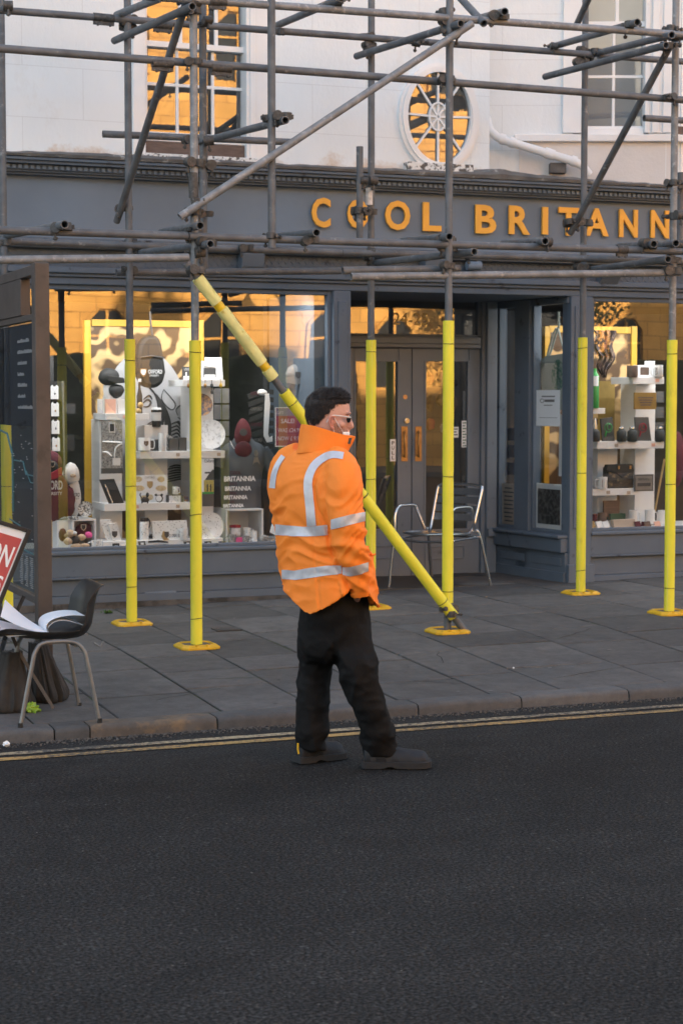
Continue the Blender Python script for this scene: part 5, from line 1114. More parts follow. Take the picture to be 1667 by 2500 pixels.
# white hooded baby top
WH = root('hooded_towel', (YP(13.75).W(175, 1230).x, 13.75, .7), 'white hooded towel draped on a little figure beside the maroon top', 'clothing')
g = blobg(173, 1155, 13.74, 21, 27, 16, 6, .14, taper=.30); g.obj('hood', M_wcot, WH, smooth=True)
g = blobg(181, 1215, 13.76, 17, 48, 12, 8, .08); g.obj('robe', M_wcot, WH, smooth=True)
g = blobg(178, 1161, 13.665, 7, 5, 4, 2, .2); g.obj('face', M_fur, WH, smooth=True)
g = G(); YP(13.66).text(g, 'FORD', 178, 1203, 195, 1213, 0, bold=.03); YP(13.66).text(g, 'UNIVERSITY', 178, 1215, 194, 1219, 0); g.obj('lettering', M_ink, WH)
def disc(name, m, cx, cy, r, Y, label, cat, ry=None, tilt=.12, group=None, rim=None):
    pl = YP(Y); c = pl.W(cx, cy); k = (pl.W(cx+50, cy).x-pl.W(cx-50, cy).x)/100; g = G(); M = Matrix.Rotation(PI/2-tilt, 4, 'X')
    g.lathe([(.001, 0), (r*k*.6, -.002), (r*k*.7, .002), (r*k, .010), (r*k, .013), (r*k*.7, .006), (.001, .004)], c, 36, M); return g.obj(name, m, smooth=True, label=label, cat=cat, group=group, ang=60)
disc('glass_dish', M_camo, 208, 1243, 19, 13.62, 'round marbled glass dish standing on the left white cube', 'dish')
pbx('folded_cloth', M_camo, 167, 1262, 192, 1270, 13.6, .06, None, .003, 'small folded grey patterned cloth on the left white cube', 'cloth')
def cube(x0, y0, x1, y1, sx, Y, label):
    r = root('display_cube', (YP(Y).W((x0+x1)/2, y1).x, Y, .58), label, 'display cube'); pl = YP(Y); a, b = pl.st(sx, y1)[0], pl.st(x1, y1)[0]; c, d = pl.st((x0+x1)/2, y1)[1], pl.st((x0+x1)/2, y0)[1]; t = .012
    g = G(); D = .34; g.box(a, a+t, Y, Y+D, c, d); g.box(b-t, b, Y, Y+D, c, d); g.box(a+t, b-t, Y+.0005, Y+D, d-t, d); g.box(a+t, b-t, Y+.0005, Y+D, c, c+t); g.box(a+t, b-t, Y+D-.01, Y+D-.0005, c+t, d-t); g.obj('shell', M_shelf, r); return r
cube(150, 1268, 235, 1340, 178, 13.60, 'open white display cube holding a maroon cushion, lower left of the window')
cube(548, 1243, 643, 1331, 552, 13.62, 'open white display cube under the dark polo shirt')
pbx('backing_board', M_shelf, 140, 1270, 178, 1340, 13.66, .3, None, .002, 'plain white block left of the cube with the cushion', 'display block')
g = blobg(206, 1295, 13.72, 24, 19, 12, 3, .08); o = g.obj('cushion', M_maroon, smooth=True, label='maroon crested cushion inside the left white cube', cat='cushion'); crestpatch(o, 204, 1288, 13.62, 13, 16, M_tan); crestpatch(o, 204, 1288, 13.618, 9, 12, M_blackm)
# teddy bear lying down
TB = root('teddy_bear', (YP(13.52).W(180, 1335).x, 13.52, .6), 'beige teddy bear in a dark waistcoat lying in front of the left white cube', 'teddy bear')
g = blobg(172, 1303, 13.52, 11, 10, 9, 1, .1); blobg(181, 1304, 13.50, 7, 5, 6, 2, .1, g=g); blobg(160, 1308, 13.54, 5, 5, 3, 2, .1, g=g); blobg(166, 1322, 13.50, 11, 9, 8, 4, .1, g=g); blobg(199, 1312, 13.52, 11, 8, 8, 5, .1, g=g); blobg(186, 1334, 13.47, 14, 7, 7, 6, .1, g=g); blobg(207, 1333, 13.47, 13, 7, 7, 7, .1, g=g); g.obj('body', M_fur, TB, smooth=True)
g = blobg(182, 1319, 13.52, 14, 11, 9, 8, .1); g.obj('waistcoat', M_blackm, TB, smooth=True)
g = blobg(153, 1306, 13.56, 10, 17, 8, 9, .08); g.obj('cap', M_maroon, TB, smooth=True)
g = blobg(183, 1301, 13.46, 5, 4, 4, 2, .1); g.obj('muzzle', M_wcot, TB, smooth=True)
g = blobg(216, 1306, 13.55, 9, 8, 8, 2, .2); g.obj('wool_hat', M_pink, smooth=True, label='crumpled magenta knitted hat by the teddy bear feet', cat='hat')
g = G(); p, q = YP(13.52).W(121, 1270), YP(13.52).W(122, 1342); g.tube(q, p, .020, 12); g.obj('wooden_post', M_wood, smooth=True, label='short yellow wooden post at the left end of the window', cat='post')
mug(236, 1341, 13.47, 26, 22, 'mug with small printed crests beside the teddy bear', M_crest, -1)
def lean(name, m, pts, Y, d, label, cat, group=None, sm=None, lab2=None):
    pl = YP(Y); g = G(); g.prism([pl.W(x, y) for x, y in pts], (0, d, 0)); return g.obj(name, m, bevel=.001, label=label, cat=cat, group=group)
lean('crest_book', M_crest, ((243,1270),(271,1268),(293,1322),(264,1326)), 13.56, .015, 'tilted white book printed with crests, left of the smaller one', 'book')
o = lean('crest_book', M_crest, ((264,1279),(285,1276),(297,1322),(276,1325)), 13.53, .015, 'small white notebook with a large crest leaning right of the crest book', 'book'); crestpatch(o, 280, 1305, 13.527, 13, 16)
o = pbx('boxed_badge', M_blackm, 276, 1327, 292, 1342, 13.46, .02, None, .001, 'small dark box with a badge at the front of the window', 'box'); pbx('label', M_paper, 280, 1332, 288, 1337, 13.457, .002, o)
# black cap and face mask on a white head
HDm = root('dummy_head', (YP(13.72).W(280, 1000).x, 13.72, 1.5), 'white display head wearing a black cap and face mask on the upper left shelf', 'display head')
g = blobg(272, 950, 13.76, 21, 32, 16, 2, .03); YP(13.76).pbox(g, 258, 970, 296, 1010, -.08, 0); g.obj('head', M_china, HDm, smooth=True)
g = blobg(266, 920, 13.74, 26, 22, 22, 3, .05); g.obj('cap', M_blackm, HDm, smooth=True)
g = G(); g.prism([YP(13.66).W(x, y) for x, y in ((262,915),(303,922),(306,934),(285,936),(264,930))], (0, .02, 0)); g.obj('cap_peak', M_blackm, HDm, bevel=.005)
g = blobg(284, 955, 13.70, 19, 18, 14, 4, .05, taper=-.25); g.obj('face_mask', M_blackm, HDm, smooth=True)
for i, (x0, x1, m_) in enumerate(((240, 250, M_shelf), (258, 283, M_peach), (288, 306, M_shelf))):
    pbx('small_card', m_, x0, 974, x1, 1009, 13.60+.01*i, .03, None, .001, ('narrow white card left on the upper left shelf', 'peach card with faint lines on the upper left shelf', 'grey white card right of the peach card')[i], 'card')
# bottle with wooden balls behind the pole
bo_ = lware('dark_bottle', M_blackm, 341, 1010, 13.66, [(6, 0), (7, 2), (7, 45), (4, 58), (3, 62), (3, 78), (.1, 78)], 'dark bottle with a pale stopper between cap and bag', 'bottle')
lware('cork', M_china, 341, 932, 13.66, [(4, 0), (4, 8), (.1, 8)], None, None, par=bo_)
for x, y, s_ in ((343, 988, 7), (338, 1003, 7)): blobg(x, y, 13.60, s_, s_, s_, 1, .02).obj('wooden_ball', M_wood, smooth=True, label='small wooden ball beside the dark bottle, %s of the two' % ('upper' if y < 1000 else 'lower'), cat='ball', group='two wooden balls by the dark bottle')
# black drawstring bag
BG = root('drawstring_bag', (YP(13.80).W(368, 930).x, 13.8, 1.6), 'large black bag with a crest and white OXFORD lettering hanging in the left window', 'bag')
g = G(); pl = YP(13.76); g.prism([pl.W(x, y) for x, y in ((350,826),(362,817),(386,818),(396,840),(402,880),(406,908),(399,936),(378,949),(350,942),(336,915),(336,870),(341,842))], (0, .12, 0)); g.obj('body', M_blackm, BG, smooth=True, bevel=.03, ang=30)
g = G(); pl = YP(13.756); g.path([pl.W(x, y) for x, y in ((344,872),(370,868),(399,873))], .006, 6); g.path([pl.W(x, y) for x, y in ((372,818),(368,790),(366,760))], .008, 6); g.obj('strap', M_charc, BG)
g = G(); YP(13.745).text(g, 'OXFORD', 362, 902, 396, 912, 0, bold=.01); YP(13.745).text(g, 'UNIVERSITY', 365, 914, 388, 919, 0); g.obj('lettering', M_paper, BG)
crestpatch(BG, 350, 910, 13.745, 16, 21, M_brass); crestpatch(BG, 350, 909, 13.742, 11, 14, M_paper)
# cup, block, mugs and glasses on the middle shelf
cu = lware('travel_cup', M_china, 382, 1042, 13.72, [(10, 0), (12.5, 38), (13, 40), (12, 46), (11, 47), (.1, 47)], 'white takeaway style cup with a black band and sleeve', 'cup'); lware('band', M_blackm, 382, 1036, 13.72, [(12.4, 30), (12.9, 30), (13.1, 36), (12.6, 36)], None, None, par=cu); lware('grip', M_blackm, 382, 1042, 13.72, [(10.2, 0), (10.6, 0), (11.7, 15), (11.2, 15)], None, None, par=cu)
pbx('white_block', M_shelf, 353, 1038, 410, 1101, 13.72, .10, None, .002, 'plain white block standing on the middle shelf behind the mug', 'display block')
o = mug(352, 1101, 13.60, 31, 33, 'white mug with a brown crest on the middle shelf'); crestpatch(o, 357, 1083, 13.553, 11, 13, M_brown)
lware('glass_vase', M_china, 397, 1101, 13.61, [(9, 0), (10, 3), (10, 44), (9, 44), (8, 6), (.1, 5)], 'tall white glass standing right of the crested mug', 'glass')
lware('beer_glass', M_camo, 412, 1101, 13.68, [(7, 0), (8, 3), (10, 38), (9, 38), (7, 6), (.1, 5)], 'patterned tall glass next to the dark gift box', 'glass')
pbx('gift_box', M_charc, 414, 1070, 436, 1101, 13.62, .08, None, .002, 'left dark grey gift box on the middle shelf', 'box'); pbx('gift_box', M_charc, 437, 1068, 456, 1101, 13.63, .08, None, .002, 'right dark grey gift box on the middle shelf', 'box'); pbx('gift_box', M_charc, 366, 1073, 392, 1101, 13.67, .06, None, .002, 'dark gift box half hidden behind the crested mug', 'box')
# cards and keyrings on the top right shelf
o = pbx('postcard', M_charc, 445, 895, 476, 927, 13.68, .01, None, 0, 'dark blue grey London postcard on the top shelf', 'card'); g = G(); YP(13.677).text(g, 'LONDON', 450, 898, 471, 904, 0); YP(13.677).pbox(g, 448, 918, 462, 926, 0, .001); YP(13.677).pbox(g, 453, 908, 456, 918, 0, .001); g.obj('print', M_paper, o)
lean('card', M_scene, ((500,872),(541,872),(545,927),(500,927)), 13.72, .01, 'tall grey textured card behind the teapot card', 'card')
o = pbx('teapot_card', M_paper, 491, 881, 524, 927, 13.67, .01, None, 0, 'white card with a dark teapot shaped building print', 'card')
g = G(); YP(13.667).pbox(g, 497, 898, 527, 921, 0, .002); g.obj('print', M_charc, o); g = G(); YP(13.665).pbox(g, 499, 914, 525, 921, .002, .003); g.prism(pell(YP(13.667), 512, 890, 13, 6, .002, 20), (0, -.002, 0)); stroke(g, YP(13.66), [(527, 918), (535, 905), (540, 898), (534, 894)], 0, .006); g.obj('print', M_china, o)
for i, (x, m_) in enumerate(((501, M_brass), (517, M_ink), (539, M_frame), (460, M_brass))):
    g = G(); pl = YP(13.565); g.path([pl.W(x, 927), pl.W(x, 936)], .003, 6); g.ell(pl.W(x, 941), .013, .005, .018, 12, 8); 
    if i == 1: g.path([pl.W(x, 945), pl.W(x, 955)], .003, 6); g.ell(pl.W(x+1, 957), .014, .005, .016, 12, 8)
    g.obj('keyring', m_, smooth=True, label='small hanging keyring on the top shelf edge, %s' % ('bronze one', 'long black one', 'golden one at the right end', 'bronze one left of the pole')[i], cat='keyring', group='keyrings on the shelf edge')
disc('round_tray', M_books, 492, 988, 26, 13.60, 'round tray printed with coloured bookshelves behind the yellow pole', 'tray')
disc('plate', M_scene, 514, 1060, 35, 13.57, 'large white plate printed with city sights on the middle shelf', 'plate', tilt=.15)
# tea towel and its dark foot, notebook
o = pbx('tea_towel', M_engr, 248, 1028, 299, 1144, 13.57, .012, None, 0, 'grey engraved city tea towel hanging on the left upright', 'tea towel'); pbx('hem', M_charc, 248, 1143, 300, 1156, 13.566, .02, o); pbx('window_print', M_china, 266, 1032, 281, 1056, 13.566, .002, o); pbx('window_print_glass', M_ink, 268, 1034, 279, 1053, 13.5655, .002, o); pbx('door_print', M_china, 275, 1118, 294, 1136, 13.566, .002, o)
pl = YP(13.566); g = G(); stroke(g, pl, [(250, 1103), (262, 1105), (272, 1114)], 0, .008); stroke(g, pl, [(279, 1118), (282, 1095), (292, 1085), (298, 1084)], 0, .006); stroke(g, pl, [(250, 1078), (298, 1080)], 0, .006); g.obj('arch_print', M_china, o)
nb_ = lean('notebook', M_blackm, ((243,1171),(279,1169),(303,1228),(268,1233)), 13.60, .02, 'black leather notebook with a pen leaning on the lower shelf', 'notebook'); g = G(); g.tube(YP(13.585).W(256, 1182), YP(13.585).W(275, 1228), .005, 8); g.obj('pen', M_chrome, nb_)
# calendar with gold vignettes, clock and small things
ca = pbx('calendar', M_paper, 332, 1160, 409, 1228, 13.62, .012, None, .001, 'white calendar with golden vignettes behind the yellow pole', 'calendar')
for (x, y, rx, ry) in ((337, 1170, 10, 7), (393, 1170, 9, 7), (340, 1192, 13, 7), (393, 1192, 13, 7), (352, 1216, 10, 7), (367, 1214, 7, 7)):
    g = G(); g.prism(pell(YP(13.618), x, y, rx, ry, 0, 18), (0, -.001, 0)); g.obj('vignette', M_goldpr, ca)
crestpatch(ca, 366, 1184, 13.617, 14, 18, M_wood); g = G(); YP(13.618).text(g, 'OXFORD', 354, 1163, 378, 1168, 0); g.obj('lettering', M_leg, ca)
g = blobg(354, 1220, 13.56, 10, 7, 5, 2, .2); blobg(360, 1208, 13.56, 4, 6, 4, 3, .1, g=g); stroke(g, YP(13.56), [(346, 1216), (342, 1208), (344, 1203)], 0, .004); stroke(g, YP(13.56), [(348, 1224), (346, 1229)], 0, .005); stroke(g, YP(13.56), [(360, 1224), (361, 1229)], 0, .005); g.obj('dog_figurine', M_blackm, smooth=True, label='small black dog figurine on the lower shelf in front of the calendar', cat='figurine')
ck = disc('alarm_clock', M_blackm, 388, 1217, 9, 13.56, 'small black twin bell alarm clock on the lower shelf', 'clock', tilt=0); g = G(); g.prism(pell(YP(13.545), 388, 1217, 7, 7.5, 0, 20), (0, -.002, 0)); g.obj('dial', M_paper, ck); g = blobg(381, 1208, 13.555, 3.5, 3, 3, 1, 0); blobg(395, 1208, 13.555, 3.5, 3, 3, 1, 0, g=g); g.obj('bell', M_blackm, ck, smooth=True)
pbx('crest_box', M_charc, 407, 1208, 448, 1229, 13.60, .06, None, .001, 'dark box of two small crested cups on the lower shelf', 'box'); o = pbx('crest_pack', M_crest, 413, 1210, 441, 1228, 13.595, .004, None, 0, 'crested front of the dark cup box', 'pack')
mug(428, 1207, 13.60, 14, 19, 'tiny crested cup standing on the dark cup box', M_crest)
# tall Oxford poster bag
pb2 = pbx('city_poster', M_paper, 490, 1120, 522, 1207, 13.56, .01, None, 0, 'narrow city poster with a yellow and dark domed building over green grass', 'poster')
pl = YP(13.558); g = G(); pl.pbox(g, 494, 1206, 522, 1236, 0, .003); pl.pbox(g, 500, 1150+2, 522, 1154+2, 0, .001); g.prism([pl.W(x, y) for x, y in ((500,1172),(508,1160),(519,1146),(522,1147),(522,1172))], (0, -.002, 0)); g.obj('print', M_charc, pb2)
g = G(); pl.pbox(g, 498, 1172, 522, 1201, 0, .002); g.obj('print', mat('ochre_print', (.45,.36,.08), .6, var=.4, scale=90), pb2); g = G(); pl.pbox(g, 494, 1201, 522, 1206, 0, .002); g.obj('print', M_green, pb2)
g = G(); pl.text(g, 'Oxford', 499, 1121, 521, 1129, .001); pl.pbox(g, 505, 1182, 508, 1200, .002, .003); pl.pbox(g, 513, 1182, 516, 1200, .002, .003); g.obj('lettering', M_ink, pb2)
# floor row
th_ = lware('thermos', M_crest, 352, 1322, 13.56, [(10, 0), (11, 2), (11, 46), (10, 49), (.1, 49)], 'tall crested thermos flask with a black lid and strap', 'flask'); lware('lid', M_blackm, 352, 1273, 13.56, [(10.5, 0), (10.5, 9), (.1, 9)], None, None, par=th_); g = G(); stroke(g, YP(13.53), [(361, 1265), (366, 1275), (364, 1290)], 0, .005); g.obj('strap', M_blackm, th_)
o = lean('tray', M_crest, ((371,1273),(456,1270),(459,1314),(374,1318)), 13.55, .012, 'rectangular crested serving tray leaning on the floor of the window', 'tray'); g = G(); YP(13.545).text(g, 'OXFORD UNIVERSITY', 395, 1304, 448, 1312, 0, bold=.01); g.obj('lettering', M_ink, o)
mug(449, 1318, 13.50, 20, 29, 'crested mug standing in front of the crested tray', M_crest, -1)
o = lean('crest_stand', M_wood, ((398,1298),(402,1296),(405,1312),(414,1317),(400,1319),(395,1310)), 13.49, .01, 'small wooden stand with a crest in front of the tray', 'stand'); crestpatch(o, 407, 1306, 13.485, 11, 16, M_charc)
for i, (x, y, r, Y) in enumerate(((512, 1285, 33, 13.60), (504, 1294, 24, 13.56), (497, 1302, 16, 13.53))): disc('crest_plate', M_crest, x, y, r, Y, 'crested plate at the right end of the floor row, %s' % ('largest, at the back', 'middle sized', 'smallest, in front')[i], 'plate', group='three crested plates')
for i, (x0, x1, n_) in enumerate(((362, 410, 'pen_case'), (362, 446, 'belt'))):
    pl = YP(13.46-.02*i); g = G(); y = (1321, 1331)[i]; g.path([pl.W(x0, y+2), pl.W((x0+x1)/2, y), pl.W(x1, y+3)], [.008, .010, .006], 8); g.obj(n_, M_blackm, smooth=True, label=('black pen case lying before the tray', 'rolled black belt lying along the front of the window')[i], cat=('case', 'belt')[i])
for i, (x, m_) in enumerate(((508, M_blackm), (543, M_charc), (457, M_charc), (346, M_charc))):
    o = lean('fridge_magnet', m_, ((x-9,1322),(x+8,1321),(x+11,1333),(x-6,1334)), 13.455, .008, 'small dark magnet with a pale badge at the front edge, %s' % ('round one', 'rightmost one', 'beside the yellow pole', 'leftmost one')[i], 'magnet', 'magnets along the front edge'); pbx('badge', M_paper, x-2, 1325, x+5, 1330, 13.452, .002, o)
# polo shirt torso with cap
PSx = root('polo_shirt', (YP(13.78).W(590, 1240).x, 13.78, .9), 'slate grey polo shirt with repeated white BRITANNIA lettering on a torso', 'shirt')
g = G(); pl = YP(13.80)
def torso(g, rows, Y):
    pl = YP(Y); rings = []
    for (y, a, b, d) in rows:
        A_, B_ = pl.W(a, y), pl.W(b, y); c = (A_+B_)/2; rx = (B_-A_).length/2; rings.append([c+Vector((rx*math.cos(t)*abs(math.cos(t))**-.15 if abs(math.cos(t)) > .01 else 0, -d*math.sin(t), 0)) for t in [2*PI*i/28 for i in range(28)]])
    g.loft(rings)
torso(g, [(1240, 541, 637, .10), (1190, 537, 635, .115), (1150, 536, 640, .12), (1120, 536, 648, .12), (1098, 540, 650, .11), (1084, 552, 636, .09), (1076, 568, 618, .07), (1066, 574, 612, .06)], 13.82)
g.obj('body', M_shirtgrey, PSx, smooth=True, ang=60)
g = G(); pl = YP(13.80); g.path([pl.W(640, 1098), pl.W(655, 1122), pl.W(663, 1145)], [.055, .06, .062], 14); g.path([pl.W(546, 1098), pl.W(537, 1118), pl.W(530, 1140)], [.05, .055, .055], 14); g.obj('sleeve', M_shirtgrey, PSx, smooth=True)
g = G(); stroke(g, YP(13.715), [(562, 1076), (567, 1088), (573, 1096)], 0, .004); g.obj('collar_trim', M_paper, PSx)
g = G(); pl = YP(13.697)
for (y, x0, x1, h_) in ((1162, 547, 624, 13), (1187, 549, 613, 11), (1209, 547, 604, 10), (1230, 545, 595, 9)): pl.text(g, 'BRITANNIA', x0, y, x1, y+h_, 0, bold=.035)
g.obj('lettering', M_paper, PSx)
g = G()
for (y, x0, x1, h_) in ((1150, 562, 588, 8), (1178, 557, 580, 7), (1201, 557, 577, 6), (1222, 557, 572, 6)): pl.text(g, 'COOL', x0, y, x1, y+h_, 0, bold=.02)
g.obj('lettering', M_maroon, PSx); g = G()
pl = YP(13.69); g.prism(pell(pl, 625, 1106, 5, 8, 0, 10), (0, .003, 0)); g.prism([pl.W(617, 1134), pl.W(621, 1116), pl.W(629, 1116), pl.W(635, 1134), pl.W(629, 1128), pl.W(622, 1129)], (0, .003, 0)); g.obj('emblem', M_leg, PSx)
RC = root('baseball_cap', (YP(13.7).W(593, 1110).x, 13.7, 1.3), 'faded red baseball cap with a round badge hanging over the polo shirt', 'cap')
g = blobg(593, 1056, 13.72, 21, 34, 13, 3, .04, taper=.20); g.obj('crown', mat('faded_red_cotton', (.15,.030,.038), .85, var=.2, scale=8), RC, smooth=True)
g = blobg(594, 1096, 13.66, 22, 19, 5, 5, .03, taper=.1); g.obj('peak', M_maroon, RC, smooth=True)
g = G(); g.prism(pell(YP(13.625), 594, 1055, 9, 9, 0, 20), (0, -.006, 0)); g.obj('badge', M_charc, RC)
g = G(); YP(13.60).text(g, 'UNIVERSITY', 581, 1078, 608, 1086, 0); g.obj('lettering', M_ink, RC)
# hanging striped scarves and white tie at the right
for i in range(8):
    y = 955+i*19; g = G(); pl = YP(14.0); g.prism([pl.W(605+i*1.5, y+8), pl.W(640+i, y-6), pl.W(668, y-4), pl.W(668, y+8), pl.W(640, y+7), pl.W(607, y+20)], (0, .05, 0)); o = g.obj('folded_shirt', M_blackm, label='folded black shirt in the stack behind the red cap, number %s from the top' % ('one two three four five six seven eight'.split()[i]), cat='shirt', group='stack of folded black shirts')
    if i % 2 == 0:
        g = G(); pl.text(g, 'OXFORD', 612, y+1, 640, y+9, .003, bold=.02); g.obj('lettering', M_leg if i % 4 else M_maroon, o)
g = G(); pl = YP(13.70); g.prism([pl.W(x, y) for x, y in ((648,962),(657,960),(660,985),(655,1060),(658,1068),(665,1064),(666,1078),(652,1080),(644,1064),(646,1010))], (0, .012, 0)); g.obj('white_tie', M_wcot, bevel=.003, label='long white strap hanging beside the sale poster', cat='strap')
g = blobg(640, 958, 13.75, 12, 8, 8, 2, .1); g.obj('baseball_cap', M_wcot, smooth=True, label='small white cap at the top of the black shirt stack', cat='cap')
g = blobg(722, 910, 13.85, 25, 20, 18, 2, .12, taper=.2); g.prism([YP(13.74).W(x, y) for x, y in ((697,920),(740,916),(752,932),(724,938),(700,934))], (0, .02, 0)); o = g.obj('baseball_cap', M_gcot, smooth=True, label='white cap with a shield crest hanging above the man in the window', cat='cap'); crestpatch(o, 728, 916, 13.72, 14, 17, M_charc)
for i in range(4):
    for j in range(2): pbx('grey_pack', mat('grey_card_pack', (.13,.13,.135), .7, var=.3, scale=12), 522+j*20, 948+i*40, 540+j*20, 984+i*40, 14.05, .04, None, .002, 'grey pack hanging behind the round plate, row %s, %s' % ('one two three four'.split()[i], ('left', 'right')[j]), 'pack', 'grey packs hanging behind the plate')
# mugs and tins round the right cube
ti = lware('storage_tin', M_scene, 574, 1306, 13.74, [(13, 0), (13, 18), (.1, 18)], 'printed tin with a red lid inside the right white cube', 'tin'); lware('lid', M_crim, 574, 1288, 13.74, [(14, 0), (14, 6), (.1, 7)], None, None, par=ti)
for i, (x, y, w, h, m_) in enumerate(((567, 1331, 20, 26, M_engr), (604, 1310, 18, 22, M_crest), (619, 1316, 17, 20, M_scene), (600, 1331, 19, 22, M_engr), (621, 1331, 14, 17, M_scene), (662, 1331, 15, 17, M_engr))):
    mug(x, y, (13.50, 13.70, 13.68, 13.52, 13.49, 13.50)[i], w, h, 'small printed mug by the right white cube, %s' % ('leftmost at the front', 'left one of the pair inside', 'right one of the pair inside', 'left of the lying cup', 'smallest in the front row', 'rightmost behind the man')[i], m_, (1 if i % 2 else -1), 'printed mugs by the right cube')
pl = YP(13.47); g = G(); c = pl.W(645, 1318); g.lathe([(.001, .03), (.028, .028), (.040, 0), (.037, 0), (.026, .022), (.001, .024)], c, 24, Matrix.Rotation(PI/2, 4, 'X')); g.obj('lying_cup', M_engr, smooth=True, label='patterned cup lying on its side showing its inside', cat='cup')
pbx('sale_card', M_pink, 577, 1312, 592, 1334, 13.45, .006, None, 0, 'small pink sale card among the mugs', 'card')
lean('paper_tent', M_paper, ((660,1300),(667,1276),(680,1276),(684,1312)), 13.56, .02, 'white folded price tent beside the cube', 'card')
# sale poster
sp_ = pbx('sale_poster', M_purp, 674, 996, 747, 1088, 13.44, .004, None, 0, 'red and purple SALE poster with prices hanging in the window', 'poster')
pl = YP(13.439); g = G(); pl.text(g, 'SALE!', 686, 1022, 719, 1033, 0, bold=.02); pl.text(g, 'WAS £24.99', 678, 1045, 735, 1055, 0, bold=.01); pl.text(g, 'NOW £ 9.99', 678, 1065, 735, 1075, 0, bold=.01); pl.text(g, 'GIFT', 675, 1004, 692, 1011, 0); g.obj('lettering', mat('lilac_white_ink', (.62,.55,.68), .6), sp_)
g = G(); pl.pbox(g, 672, 994, 749, 996, -.001, .001); pl.pbox(g, 672, 1088, 749, 1090, -.001, .001); pl.pbox(g, 672, 996.1, 674, 1087.9, -.001, .001); g.obj('border', M_paper, sp_)
g = G(); pl.pbox(g, 675, 997, 746, 1015, -.0008, -.0002); g.obj('header_band', mat('grey_blue_band', (.20,.20,.30), .6), sp_)

# ------------------------------------------------------------ right window display and porch windows
U2 = root('display_shelving', (YP(13.8).W(1540, 1290).x, 13.8, .6), 'white display shelving unit in the right window', 'shelving')
for x0, x1, y0, y1 in ((1458, 1506, 1094, 1290), (1550, 1598, 936, 1290)): pbx('upright', M_shelf, x0, y0, x1, y1, 13.84, .26, U2, .002)
for x0, y0, x1, y1 in ((1545, 920, 1621, 937), (1437, 996, 1477, 1010), (1458, 1077, 1621, 1095), (1434, 1193, 1559, 1209)): pbx('shelf', M_shelf, x0, y0, x1, y1, 13.60, .38, U2, .002)
pbx('plinth_shelf', M_shelf, 1436, 1290, 1640, 1297, 13.52, .3, U2, .002)
P2 = root('framed_poster', (YP(14.2).W(1490, 1000).x, 14.2, .6), 'poster in a golden yellow frame behind the right window shelves', 'poster')
g = G(); P_ = YP(14.2); P_.pbox(g, 1329, 796, 1341, 1290, -.05, 0); P_.pbox(g, 1540, 796, 1553, 1290, -.05, 0); P_.pbox(g, 1341.3, 796, 1539.7, 812, -.05, 0); g.obj('frame', M_frame, P2)
pbx('print', M_swirl, 1341, 812, 1540, 1290, 14.22, .02, P2); g = G(); P_.pbox(g, 1460, 930, 1500, 1080, -.015, -.012); g.obj('print', mat('ochre_panel', (.26,.17,.04), .7, var=.2), P2)
g = G(); pl = YP(13.95); n = 16; rings = []
for i in range(n+1):
    y = 806+116*i/n; x0 = 1448+6*math.sin(i*.9)+(i*.9 if i > 8 else 0); x1 = 1500+5*math.sin(i*.7+1)-(i-8)*2.2*(i > 8)
    rings.append([pl.W(x0+(x1-x0)*j/12, y, .03*math.sin(j*1.9+i*.2)) for j in range(13)])
g.loft(rings, cap=False, closed=False); o = g.obj('hanging_scarf', two_tone('muted_floral', (.045,.032,.035), (.20,.13,.09), 'noise', 26., .50, .60, 1.), smooth=True, label='dark floral scarf hanging in folds in the right window', cat='scarf')
gb = lware('green_bottle', M_green, 1450, 996, 13.62, [(10, 0), (10.5, 3), (10.5, 70), (8, 76), (5, 80), (5, 88), (.1, 88)], 'tall green bottle with a white label on the small shelf', 'bottle'); lware('label', M_paper, 1450, 942, 13.62, [(10.8, 0), (10.8, 22), (10.6, 22)], None, None, par=gb)
lware('mug', M_brown, 1543, 921, 13.62, [(11, 0), (12, 2), (12, 26), (11, 26), (10, 4), (.1, 4)], 'brown orange mug on the top right shelf', 'mug'); o = pbx('mug_box', M_paper, 1557, 891, 1597, 921, 13.63, .08, None, .001, 'white gift box with a dark picture on the top right shelf', 'box'); pbx('print', M_brown, 1563, 896, 1584, 915, 13.628, .002, o); pbx('price_block', M_shelf, 1580, 881, 1598, 921, 13.66, .05, None, .001, 'plain white price block behind the white gift box', 'block')
o = mug(1606, 921, 13.61, 22, 27, 'white mug with a grey purple print on the top right shelf', M_china, -1); pbx('print', M_engr, 1599, 897, 1616, 917, 13.575, .002, o)
o = pbx('wooden_sign', mat('ochre_wood', (.27,.155,.03), .6, var=.2), 1549, 958, 1602, 999, 13.57, .02, None, .001, 'ochre wooden sign plaque with faint lettering in the right window', 'sign'); g = G()
for k in range(4): YP(13.568).pbox(g, 1557+k*2, 969+k*6, 1595-k*2, 972+k*6, 0, .001)
g.obj('lettering', M_brown, o)
for i, (x, m_, em) in enumerate(((1485, M_charc, M_green), (1569, M_charc, M_crim))):
    o = lean('dark_book', m_, ((x-19,1018),(x+14,1018),(x+21,1077),(x-16,1077)) if i else ((x-19,1022),(x+10,1018),(x+16,1077),(x-14,1077)), 13.64, .02, ('dark book with a green emblem on the middle shelf of the right window', 'dark book with a red emblem on the middle shelf of the right window')[i], 'book')
    g = G()
    for a, b, r in ((0, 0, 9), (2, -2, 5)): c = pell(YP(13.636), x+a, 1044+b, r, r+2, 0, 16); g.path(c+[c[0]], .003, 5)
    stroke(g, YP(13.636), [(x-8, 1066), (x-5, 1052)], 0, .006); g.obj('emblem', em, o)
